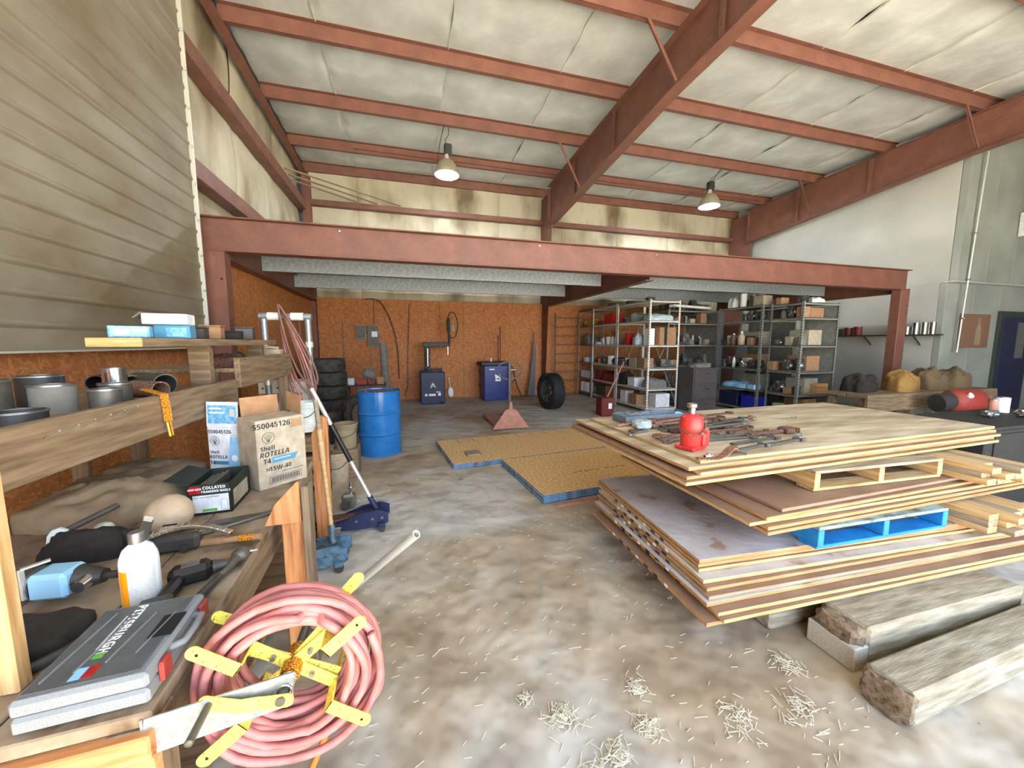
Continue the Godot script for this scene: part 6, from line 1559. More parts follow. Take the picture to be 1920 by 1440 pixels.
	add_part("side_hooks", mb().bar(Vector3(-0.36, 0.75, 0), Vector3(-0.40, 0.75, 0.0), 0.05, 0.1, 0.01).bar(Vector3(-0.36, 0.40, 0), Vector3(-0.40, 0.40, 0.0), 0.05, 0.1, 0.01), m.black, wb)
	add_part("shaft", mb().cyl(Vector3(0.34, 0.80, 0.05), Vector3(0.62, 0.80, 0.05), 0.03, 0.03, 14), m.chrome, wb)
	add_part("hub_cone", mb().cyl(Vector3(0.36, 0.80, 0.05), Vector3(0.46, 0.80, 0.05), 0.14, 0.10, 22), m.iron, wb)
	for x in [0.16, 0.22]:
		add_part("rod", mb().cyl(Vector3(x, 1.03, -0.1), Vector3(x + 0.02, 1.55 + (0.45 if x > 0.2 else 0.2), -0.14), 0.014, 0.014, 8), m.dark_red, wb)
	add_part("bottle", mb().cyl(Vector3(-0.10, 1.04, 0.1), Vector3(-0.10, 1.14, 0.1), 0.025, 0.02, 10), m.flashing, wb)
	add_part("badge", mb().box(Vector3(-0.12, 0.84, 0.2515), Vector3(0.14, 0.03, 0.003)), m.white_paper, wb)
	add_part("logo_mark", mb().prism(PackedVector2Array([Vector2(-0.07, -0.06), Vector2(-0.02, -0.06), Vector2(0.0, -0.01), Vector2(0.04, -0.06), Vector2(0.09, -0.06), Vector2(0.03, 0.01), Vector2(0.08, 0.06), Vector2(0.04, 0.06), Vector2(0.0, 0.02), Vector2(-0.05, 0.06), Vector2(-0.09, 0.06)]), 0.002, Vector3(0.05, 0.64, 0.251)), m.white_paper, wb)
	add_part("printed_mark", mb().box(Vector3(0.05, 0.545, 0.251), Vector3(0.15, 0.05, 0.002), 0.0), m.white_paper, wb)
	single("black_hose", "black air hose hanging in loops beside the blue machine", "hose", mb().tube(PackedVector3Array([Vector3(0, 1.0, 0), Vector3(0.15, 0.85, 0.05), Vector3(0.22, 0.55, 0.06), Vector3(0.10, 0.35, 0.05), Vector3(0.02, 0.6, 0.02), Vector3(0.18, 0.75, 0), Vector3(0.3, 0.3, 0), Vector3(0.4, 0.03, 0.1), Vector3(0.75, 0.02, 0.1)]), 0.016, 8), m.black, Vector3(2.72, 0, -10.2))
	# hand pallet truck
	var pt := thing("pallet_truck", "faded red hand pallet truck with an upright grey handle", "pallet truck", Vector3(1.75, 0, -6.32))
	add_part("head_plate", mb().prism(PackedVector2Array([Vector2(-0.34, 0.02), Vector2(0.34, 0.02), Vector2(0.10, 0.36), Vector2(0.04, 0.38), Vector2(-0.04, 0.38), Vector2(-0.10, 0.36)]), 0.05), m.salmon, pt)
	add_part("pivot", mb().cyl(Vector3(0, 0.36, 0.0), Vector3(0, 0.50, 0.0), 0.045, 0.03, 16), m.salmon, pt)
	for s in [-1, 1]:
		var fk := add_part("fork", mb().box(Vector3(0.19 * s, 0.06, -0.62), Vector3(0.16, 0.05, 1.15), 0.01), m.salmon, pt)
		add_part("fork_roller", mb().cyl(Vector3(0.19 * s - 0.05, 0.04, -1.1), Vector3(0.19 * s + 0.05, 0.04, -1.1), 0.04, 0.04, 14), m.iron, fk)
		add_part("steer_wheel", mb().cyl(Vector3(0.05 * s - 0.02, 0.07, -0.09), Vector3(0.05 * s + 0.02, 0.07, -0.09), 0.07, 0.07, 18), m.iron, pt)
	add_part("handle_shaft", mb().box(Vector3(-0.02, 0.84, 0.0), Vector3(0.055, 0.74, 0.035), 0.008), m.cabinet, pt)
	var lp := PackedVector3Array()
	for k in 21:
		var a := deg_to_rad(200.0 + 320.0 * k / 20.0)
		lp.append(Vector3(-0.02 + cos(a) * 0.23, 1.08 + sin(a) * 0.14 * (1.0 if sin(a) > 0 else 1.25), 0.0))
	add_part("loop_handle", mb().tube(lp, 0.014, 8), m.steel_dull, pt)
	# big wheel standing
	tyre("large dark truck tyre on a spoked rim standing near the shelving", Vector3(3.22, 0.425, -8.1), Basis(Quaternion(Vector3.UP, Vector3(-0.985, 0.0, 0.17).normalized())), 0.425, 0.30, m.rubber, "", true)
	single("grey_strip", "dark grey strip of sheeting leaning at the middle column", "sheet", mb().prism(PackedVector2Array([Vector2(-0.12, 0.0), Vector2(0.10, 0.0), Vector2(0.16, 1.3), Vector2(0.10, 1.9), Vector2(0.05, 1.2)]), 0.02), m.cabinet, Vector3(3.45, 0.0, -10.2), Vector3(-0.06, 0, 0))
	# red floor tool leaning on the shelves
	var rt := thing("drain_cart", "dark red upright tool with a thin slanted red handle by the shelving", "tool", Vector3(4.05, 0, -7.05))
	add_part("body", mb().box(Vector3(0, 0.20, 0), Vector3(0.30, 0.40, 0.26), 0.02), m.dark_red, rt)
	add_part("label", mb().box(Vector3(0.05, 0.22, 0.1315), Vector3(0.08, 0.12, 0.002)), m.white_paper, rt)
	add_part("handle", mb().cyl(Vector3(0.05, 0.40, 0), Vector3(0.40, 1.15, 0.05), 0.016, 0.014, 10), m.salmon, rt)

var placed: Array[AABB] = []

# one thing on a shelf; it moves aside a little, or stays away, where another already stands
func goods(kind: String, desc: String, place: String, at: Vector3, s: Vector3, mt: Material, turn := 0.0) -> void:
	var m := mats
	var foot := Vector3(s.x, s.y, s.z if s.z > 0.0 else s.x)
	if kind == "heap": foot *= Vector3(1.22, 1.3, 1.22)
	if kind == "part": foot *= Vector3(1.15, 1.3, 1.25)
	var free := false
	for sh in [Vector3.ZERO, Vector3(0, 0, -0.05), Vector3(0, 0, 0.05), Vector3(0.06, 0, 0), Vector3(0.06, 0, -0.06), Vector3(0.06, 0, 0.06), Vector3(0.12, 0, 0), Vector3(0.12, 0, -0.05), Vector3(0.12, 0, 0.05)]:
		var box := AABB(at + sh - Vector3(foot.x / 2, 0, foot.z / 2), foot)
		free = true
		for b in placed:
			if b.intersects(box):
				free = false
				break
		if free:
			at += sh
			placed.append(box)
			break
	if not free: return
	var full := desc + " on the " + place
	var grp := "goods on the " + place
	match kind:
		"box":
			var o := thing("carton", full, "box", at, Vector3(0, turn, 0), grp)
			add_part("body", mb().box(Vector3(0, s.y / 2, 0), s, 0.005), mt, o)
			add_part("flap_seam", mb().box(Vector3(0, s.y + 0.0006, 0), Vector3(s.x, 0.0012, 0.035)), m.carton, o)
		"can":
			var o := thing("tin_can", full, "can", at, Vector3.ZERO, grp)
			add_part("body", mb().cyl(Vector3.ZERO, Vector3(0, s.y, 0), s.x / 2, s.x / 2, 18), mt, o)
			add_part("lid", mb().cyl(Vector3(0, s.y, 0), Vector3(0, s.y + 0.008, 0), s.x / 2 + 0.004, s.x / 2 + 0.004, 18), m.steel, o)
		"bottle":
			var o := thing("bottle", full, "bottle", at, Vector3.ZERO, grp)
			var r := s.x / 2
			add_part("body", mb().lathe([Vector2(0, 0), Vector2(r, 0), Vector2(r, s.y * 0.62), Vector2(r * 0.45, s.y * 0.82), Vector2(r * 0.4, s.y * 0.9), Vector2(0, s.y * 0.9)], Vector3.ZERO, 16, true), mt, o)
			add_part("cap", mb().cyl(Vector3(0, s.y * 0.88, 0), Vector3(0, s.y, 0), r * 0.5, r * 0.45, 12), m.red if int(at.z * 10) % 2 == 0 else m.flashing, o)
		"heap":
			var o := soft_bundle("goods_heap", full, mt, at, s, int(abs(at.z * 31 + at.y * 17)), turn, "heap")
			o.set_meta("group", grp)
		"part":
			var o := thing("machine_part", full, "part", at, Vector3(0, turn, 0), grp)
			add_part("casting", rough_chunk(Vector3(s.x, s.y, s.z * 0.8), int(abs(at.z * 13 + at.x * 7))), mt, o, Vector3(0, s.y * 0.60, 0))
			add_part("boss", mb().cyl(Vector3(0, s.y * 0.5, s.z * 0.25), Vector3(0.02, s.y * 0.55, s.z * 0.52), s.y * 0.28, s.y * 0.22, 14), m.steel, o)

func shelf_unit(label: String, x0: float, x1: float, z0: float, z1: float, levels: Array, top: float, mt: Material, slots := false, back_sheet := false) -> void:
	var o := thing("shelving_unit", label, "shelving", Vector3((x0 + x1) / 2, 0, (z0 + z1) / 2), Vector3.ZERO, "steel shelving units")
	var w := x1 - x0
	var d := z1 - z0
	for sx in [-1, 1]:
		for sz in [-1, 1]:
			var px: float = sx * (w / 2 - 0.02)
			var pz: float = sz * (d / 2 - 0.02)
			var post := add_part("post", mb().box(Vector3(px, top / 2, pz + sz * 0.018), Vector3(0.04, top, 0.004)).box(Vector3(px + sx * 0.018, top / 2, pz), Vector3(0.004, top, 0.04)), mt, o)
			if slots:
				var q := mb()
				for i in 40:
					q.box(Vector3(px, 0.08 + i * (top - 0.12) / 40.0, pz + sz * 0.0205), Vector3(0.012, 0.022, 0.002))
					q.box(Vector3(px + sx * 0.0205, 0.08 + i * (top - 0.12) / 40.0, pz), Vector3(0.002, 0.022, 0.012))
				var sl := add_part("bolt_slots", q, mats.black_gap, post)
				sl.set_meta("kind", "stuff")
	for y in levels + [top - 0.02]:
		add_part("shelf", mb().box(Vector3(0, y - 0.008, 0), Vector3(w - 0.004, 0.016, d - 0.004)).box(Vector3(0, y - 0.022, d / 2 - 0.004), Vector3(w, 0.036, 0.004)).box(Vector3(-w / 2 + 0.004, y - 0.022, 0), Vector3(0.004, 0.036, d)), mt, o)
	if back_sheet: add_part("back_sheet", mb().box(Vector3(w / 2 - 0.012, top / 2, 0), Vector3(0.006, top - 0.1, d - 0.06)), mt, o)
	add_part("brace", mb().bar(Vector3(w / 2, 0.2, -d / 2 + 0.03), Vector3(w / 2, top - 0.3, d / 2 - 0.03), 0.004, 0.02).bar(Vector3(w / 2 + 0.004, 0.2, d / 2 - 0.03), Vector3(w / 2 + 0.004, top - 0.3, -d / 2 + 0.03), 0.004, 0.02), mt, o)

func build_shelving() -> void:
	var m := mats
	var lv := [0.12, 0.54, 0.99, 1.50, 2.03]
	var nm := ["bottom", "second", "third", "fourth", "fifth"]
	shelf_unit("bright slotted steel shelving unit at the end nearest the plywood", 5.0, 5.78, -8.22, -6.95, lv, 2.47, m.shelf_white, true)
	shelf_unit("bright steel shelving unit in the middle of its row", 5.0, 5.78, -9.50, -8.24, lv, 2.50, m.shelf_white, false)
	shelf_unit("pale steel shelving unit at the back wall end of its row", 5.0, 5.78, -10.38, -9.52, lv, 2.50, m.zinc_shelf, false)
	shelf_unit("grey steel shelving unit under the mezzanine beam", 7.2, 8.15, -6.02, -5.36, lv, 2.33, m.zinc_shelf, true, true)
	shelf_unit("grey steel shelving unit behind the one under the beam", 7.2, 8.15, -7.35, -6.20, lv, 2.36, m.zinc_shelf, true, true)
	shelf_unit("dim steel shelving unit across the aisle from the bright row", 6.1, 7.6, -8.9, -7.75, lv, 2.36, m.zinc_shelf, false, true)
	var P := func(i: int, u: String) -> String: return nm[i] + " shelf of the " + u
	var E := "bright end unit"
	# bright end unit, left face and near end
	var g := [
		["box", "white carton", 0, 5.45, -7.12, Vector3(0.36, 0.30, 0.26), m.carton_white], ["box", "flat red box", 0, 5.22, -7.10, Vector3(0.20, 0.10, 0.2), m.red], ["box", "tan carton", 0, 5.18, -7.55, Vector3(0.26, 0.24, 0.3), m.carton_brown], ["box", "white label carton", 0, 5.16, -7.95, Vector3(0.22, 0.28, 0.24), m.carton_white],
		["heap", "grey rag heap", 1, 5.35, -7.20, Vector3(0.5, 0.22, 0.4), m.cloth_grey], ["box", "sky blue packet", 1, 5.62, -7.08, Vector3(0.22, 0.10, 0.2), m.teal], ["box", "torn white carton", 1, 5.16, -7.62, Vector3(0.24, 0.2, 0.28), m.carton_white], ["heap", "tangle of dark belts", 1, 5.17, -8.0, Vector3(0.3, 0.3, 0.3), m.cloth_dark],
		["box", "brown open carton", 2, 5.15, -7.25, Vector3(0.24, 0.22, 0.26), m.carton_brown], ["box", "second brown carton", 2, 5.15, -7.58, Vector3(0.24, 0.20, 0.28), m.carton], ["part", "grey alternator", 2, 5.55, -7.12, Vector3(0.26, 0.18, 0.2), m.steel_dull], ["heap", "grey parts heap", 2, 5.4, -7.4, Vector3(0.3, 0.16, 0.3), m.cloth_grey], ["can", "red-topped can", 2, 5.16, -7.90, Vector3(0.11, 0.16, 0), m.dark_red],
		["box", "large brown carton with black tape", 3, 5.52, -7.18, Vector3(0.42, 0.38, 0.36), m.carton_brown], ["box", "tall white paper packet", 3, 5.20, -7.22, Vector3(0.14, 0.36, 0.2), m.white_paper], ["heap", "clear bag of fittings", 3, 5.17, -7.50, Vector3(0.26, 0.26, 0.24), m.plastic_clear], ["box", "pink-red upright box", 3, 5.15, -7.92, Vector3(0.16, 0.28, 0.12), m.red], ["heap", "white rag", 3, 5.12, -7.74, Vector3(0.2, 0.1, 0.28), m.white_plastic],
		["heap", "clear plastic bags of parts", 4, 5.4, -7.22, Vector3(0.6, 0.16, 0.42), m.plastic_clear], ["heap", "greenish wrapped parcel", 4, 5.25, -7.80, Vector3(0.4, 0.22, 0.4), m.cloth_grey]]
	for q in g: goods(q[0], q[1], P.call(q[2], E), Vector3(q[3], lv[q[2]] + 0.001, q[4]), q[5], q[6])
	add_tape()
	var Mid := "bright middle unit"
	var g2 := [
		["box", "red plastic basket", 4, 5.2, -8.75, Vector3(0.30, 0.26, 0.42), m.red], ["box", "low red tray", 4, 5.14, -9.15, Vector3(0.22, 0.1, 0.3), m.faded_red], ["heap", "dark cable heap", 4, 5.5, -9.1, Vector3(0.3, 0.2, 0.3), m.cloth_dark],
		["bottle", "white spray bottle", 3, 5.12, -8.42, Vector3(0.10, 0.28, 0), m.white_plastic], ["bottle", "white squeeze bottle", 3, 5.11, -8.60, Vector3(0.11, 0.24, 0), m.white_plastic], ["can", "white tub", 3, 5.13, -8.82, Vector3(0.15, 0.2, 0), m.white_plastic], ["bottle", "thin white bottle", 3, 5.10, -9.04, Vector3(0.08, 0.22, 0), m.white_plastic], ["box", "brown back carton", 3, 5.45, -8.75, Vector3(0.34, 0.36, 0.4), m.carton_brown], ["heap", "white rag pile", 3, 5.12, -9.28, Vector3(0.2, 0.09, 0.24), m.white_plastic],
		["can", "white labelled tin", 2, 5.14, -8.70, Vector3(0.17, 0.22, 0), m.white_paper], ["part", "greasy gearbox", 2, 5.20, -8.42, Vector3(0.3, 0.16, 0.24), m.iron], ["part", "dark pump", 2, 5.16, -9.0, Vector3(0.24, 0.14, 0.24), m.steel_dull], ["can", "yellow tin", 2, 5.12, -9.25, Vector3(0.10, 0.12, 0), m.orange],
		["heap", "brown rag heap", 1, 5.2, -8.75, Vector3(0.36, 0.28, 0.5), m.dark_red], ["bottle", "white oil bottle", 1, 5.11, -8.36, Vector3(0.13, 0.3, 0), m.white_plastic], ["box", "dark red carton", 1, 5.18, -9.2, Vector3(0.28, 0.26, 0.3), m.dark_red],
		["box", "brown floor carton", 0, 5.2, -8.6, Vector3(0.3, 0.3, 0.4), m.carton_brown], ["box", "grey-green crate", 0, 5.2, -9.1, Vector3(0.32, 0.26, 0.4), m.dark_green]]
	for q in g2: goods(q[0], q[1], P.call(q[2], Mid), Vector3(q[3], lv[q[2]] + 0.001, q[4]), q[5], q[6])
	var Re := "pale rear unit"
	var g3 := [["box", "yellow carton", 4, 5.16, -9.75, Vector3(0.22, 0.2, 0.26), m.pine], ["part", "black and yellow part", 4, 5.14, -10.05, Vector3(0.2, 0.14, 0.2), m.yellow_tool], ["heap", "tan sack", 3, 5.15, -9.85, Vector3(0.4, 0.3, 0.5), m.cloth_grey], ["bottle", "clear funnel bottle", 2, 5.12, -9.7, Vector3(0.11, 0.34, 0), m.plastic_clear], ["box", "small white packet", 2, 5.10, -9.95, Vector3(0.16, 0.14, 0.2), m.carton_white], ["box", "long white carton", 1, 5.14, -9.9, Vector3(0.24, 0.2, 0.6), m.carton_white], ["can", "row can of pale paint", 0, 5.10, -9.66, Vector3(0.13, 0.28, 0), m.flashing], ["can", "second row can of pale paint", 0, 5.10, -9.84, Vector3(0.13, 0.28, 0), m.white_paper], ["can", "third row can of pale paint", 0, 5.10, -10.02, Vector3(0.13, 0.28, 0), m.flashing], ["can", "fourth row can of pale paint", 0, 5.10, -10.20, Vector3(0.13, 0.28, 0), m.white_paper]]
	for q in g3: goods(q[0], q[1], P.call(q[2], Re), Vector3(q[3], lv[q[2]] + 0.001, q[4]), q[5], q[6])
	# small goods that fill the gaps along the open side of the bright row
	var small := [["can", "small grey tin", m.steel_dull], ["box", "small white packet", m.carton_white], ["bottle", "small pale bottle", m.white_plastic], ["part", "grey machine part", m.steel_dull], ["box", "small brown carton", m.carton_brown], ["heap", "dusty rag heap", m.cloth_grey], ["part", "rusty machine part", m.rusty], ["can", "cream tin", m.tan], ["box", "dull red packet", m.faded_red]]
	var rs := RandomNumberGenerator.new()
	rs.seed = 19
	for i in 5:
		for k in 15:
			var z := -7.06 - k * 0.215 + rs.randf_range(-0.03, 0.03)
			if abs(z + 8.23) < 0.1 or abs(z + 9.51) < 0.1 or z < -10.25: continue
			var q: Array = small[rs.randi() % small.size()]
			var s := Vector3(rs.randf_range(0.10, 0.17), rs.randf_range(0.08, 0.2), rs.randf_range(0.10, 0.16))
			if q[0] == "can": s = Vector3(0.10, rs.randf_range(0.1, 0.18), 0)
			if q[0] == "bottle": s = Vector3(0.08, rs.randf_range(0.16, 0.26), 0)
			var u := "bright end unit" if z > -8.23 else ("bright middle unit" if z > -9.5 else "pale rear unit")
			goods(q[0], q[1], P.call(i, u), Vector3(5.36 + rs.randf_range(0.0, 0.1) if z < -7.7 else 5.36, lv[i] + 0.001, z), s, q[2])
	# a few on the tops
	for k in 9:
		goods(["part", "heap", "box"][k % 3], ["grey machine part", "dusty rag heap", "small brown carton"][k % 3], "top of the bright end unit" if k < 4 else "top of the bright middle unit", Vector3(5.15 + 0.22 * (k % 3), 2.452 if k < 4 else 2.482, -7.15 - k * 0.25 - (0.1 if k >= 4 else 0.0)), Vector3(0.18, 0.08, 0.18), [m.steel_dull, m.cloth_grey, m.carton_brown][k % 3])
	# open pipe rack behind
	var rk := thing("pipe_rack", "pale slim rack of horizontal bars against the strand board", "rack", Vector3(4.55, 0, -10.2))
	for s in [-1, 1]: add_part("upright", mb().box(Vector3(0.36 * s, 1.2, 0), Vector3(0.035, 2.4, 0.035)), m.rust_pale, rk)
	for i in 8: add_part("bar", mb().cyl(Vector3(-0.42, 0.45 + i * 0.26, 0.03), Vector3(0.42, 0.45 + i * 0.26, 0.03), 0.014, 0.014, 8), m.rust_pale, rk)
	# grey units under the mezzanine
	var D := "front grey unit"
	var C := "rear grey unit"
	var sp := [["bottle", "cream oil jug", 3, 7.28, -6.72, Vector3(0.15, 0.30, 0), m.tan, C], ["bottle", "brown-labelled bottle", 3, 7.28, -6.92, Vector3(0.11, 0.26, 0), m.rust_pale, C], ["bottle", "white spray can", 2, 7.26, -6.86, Vector3(0.07, 0.26, 0), m.white_plastic, C], ["part", "bright carburettor", 2, 7.28, -6.62, Vector3(0.16, 0.14, 0.14), m.chrome, C], ["heap", "pale blue folded tarp", 1, 7.42, -6.85, Vector3(0.42, 0.12, 0.7), m.pale_blue, C], ["box", "deep blue storage bin", 0, 7.42, -6.42, Vector3(0.36, 0.26, 0.34), m.bin_blue, C], ["box", "blue-grey storage bin", 0, 7.42, -6.95, Vector3(0.36, 0.30, 0.5), m.machine_navy, C], ["box", "pale blue paper roll box", 1, 7.30, -6.33, Vector3(0.2, 0.1, 0.16), m.pale_blue, C], ["box", "cream carton", 1, 7.95, -5.45, Vector3(0.3, 0.2, 0.12), m.pine, D]]
	for q in sp: goods(q[0], q[1], P.call(q[2], q[7]), Vector3(q[3] - 0.04, lv[q[2]] + 0.002 + (0.0), q[4]), q[5], q[6])
	var L := [["part", "dark housing", m.iron], ["part", "dull bracket casting", m.steel_dull], ["heap", "grey rag heap", m.cloth_grey], ["can", "dull tin", m.steel_dull], ["box", "tan parts carton", m.carton], ["box", "brown parts carton", m.carton_brown], ["part", "greenish motor", m.dark_green]]
	for u in [[D, -5.42, -6.02, 4], [C, -6.30, -7.30, 6]]:
		for i in 5:
			for k in u[3]:
				if i == 4 and k > 2: continue
				var q: Array = L[(i * 3 + k * 2 + (1 if u[0] == C else 0)) % L.size()]
				var z := lerpf(u[1], u[2], (k + 0.3) / u[3])
				var s := Vector3(rng.randf_range(0.14, 0.24), rng.randf_range(0.10, 0.24), rng.randf_range(0.11, 0.155))
				if q[0] == "can": s = Vector3(0.12, 0.16, 0)
				goods(q[0], q[1], P.call(i, u[0]), Vector3(7.34, lv[i] + 0.001, z), s, q[2], 0.0)
		for i in 5:
			var q: Array = L[(i * 2 + 3) % L.size()]
			goods("box", "deep-set cardboard carton", P.call(i, u[0]), Vector3(7.78, lv[i] + 0.001, (u[1] + u[2]) / 2), Vector3(0.34, 0.30 if i < 4 else 0.2, 0.40), [m.carton_brown, m.carton, m.carton_brown, m.carton, m.carton_brown][i])
	# things heaped on top of the grey units
	var top_y := 2.342
	var T := "top of the grey shelving"
	var tp := [["box", "tan carton", 7.35, -6.35, Vector3(0.24, 0.20, 0.24), m.carton], ["box", "orange-brown carton", 7.45, -5.62, Vector3(0.40, 0.22, 0.36), m.carton_brown], ["can", "tall white paper roll", 7.30, -6.78, Vector3(0.13, 0.29, 0), m.white_paper], ["can", "grey canister", 7.34, -6.58, Vector3(0.14, 0.24, 0), m.steel_dull], ["heap", "white crumpled bag", 7.40, -7.00, Vector3(0.34, 0.26, 0.26), m.white_plastic], ["part", "bright tangled fitting", 7.62, -6.45, Vector3(0.2, 0.14, 0.2), m.steel], ["heap", "dark rag heap", 7.62, -6.85, Vector3(0.3, 0.2, 0.3), m.cloth_dark], ["box", "small orange carton", 7.36, -5.92, Vector3(0.2, 0.14, 0.12), m.carton_brown], ["part", "grey machine part", 7.70, -5.75, Vector3(0.2, 0.16, 0.18), m.steel_dull], ["heap", "pale rag", 7.60, -5.48, Vector3(0.24, 0.1, 0.2), m.white_plastic], ["part", "dull green part", 7.62, -7.12, Vector3(0.22, 0.18, 0.2), m.dark_green], ["box", "grey metal box with a white tag", 7.35, -7.24, Vector3(0.26, 0.22, 0.2), m.cloth_grey]]
	for q in tp:
		var unit_top := 2.342 if q[3] < -6.1 else 2.312
		goods(q[0], q[1], T, Vector3(q[2], unit_top, q[3]), q[4], q[5])
	# dim unit: bottles and parts, and the white light fitting resting across
	var U := "dim unit across the aisle"
	for i in 5:
		for k in 6:
			var q: Array = L[(i * 2 + k) % L.size()]
			var s := Vector3(rng.randf_range(0.16, 0.26), rng.randf_range(0.12, 0.26), rng.randf_range(0.14, 0.2))
			if q[0] == "can": s = Vector3(0.12, 0.16, 0)
			goods(q[0], q[1], P.call(i, U), Vector3(6.26 + k * 0.235, lv[i] + 0.001, -7.90 - 0.1 * (k % 2)), s * Vector3(0.85, 1, 1), q[2])
	for k in 7: goods("bottle", ORD[k] + " slim white bottle", P.call(3, U), Vector3(6.2 + k * 0.2, lv[3] + 0.001, -8.16), Vector3(0.06, 0.22 + 0.02 * (k % 2), 0), m.white_plastic)
	for k in 8:
		goods("part", ["dull grey", "pale rusty", "dark green", "bright steel"][k % 4] + " machine part in the %s row" % ["front", "rear"][k / 4], "top of the dim unit", Vector3(6.3 + (k % 4) * 0.33, 2.342 + 0.0, -7.95 - 0.26 * (k / 4)), Vector3(0.18, 0.14 + 0.05 * (k % 3), 0.18), [m.steel_dull, m.rust_pale, m.dark_green, m.steel][k % 4])
	var lf := thing("light_fitting", "white strip light fitting lying between the shelving rows", "light fitting", Vector3(6.42, 2.36, -7.40), Vector3(0, 0.25, 0))
	add_part("channel", mb().box(Vector3(0, 0.02, 0), Vector3(1.35, 0.05, 0.14), 0.005), m.white_plastic, lf)
	add_part("tube_lamp", mb().cyl(Vector3(-0.64, 0.01, 0.085), Vector3(0.64, 0.01, 0.085), 0.016, 0.016, 10), m.white_paper, lf)
	# filing cabinet in the aisle
	var fc := thing("filing_cabinet", "dark mauve-grey drawer cabinet beside the bright shelving", "cabinet", Vector3(6.12, 0, -6.75))
	add_part("body", mb().box(Vector3(0, 0.51, 0), Vector3(0.62, 1.02, 0.5), 0.01), m.cabinet, fc)
	for i in 3:
		var dr := add_part("drawer", mb().box(Vector3(0, 0.19 + i * 0.32, 0.255), Vector3(0.57, 0.29, 0.015), 0.004), m.cabinet, fc)
		add_part("pull", mb().box(Vector3(0.05, 0.25 + i * 0.32, 0.27), Vector3(0.12, 0.02, 0.02), 0.004), m.iron, dr)
	goods("heap", "pale rag heap", "top of the drawer cabinet", Vector3(6.12, 1.022, -6.72), Vector3(0.5, 0.10, 0.36), m.cloth_grey)

func add_tape() -> void:
	# black tape band on the largest carton
	for c in get_children():
		if c.has_meta("label") and String(c.get_meta("label")).begins_with("large brown carton with black tape"):
			add_part("tape_band", mb().box(Vector3(-0.06, 0.19, 0.1805), Vector3(0.07, 0.378, 0.002)), mats.black, c)

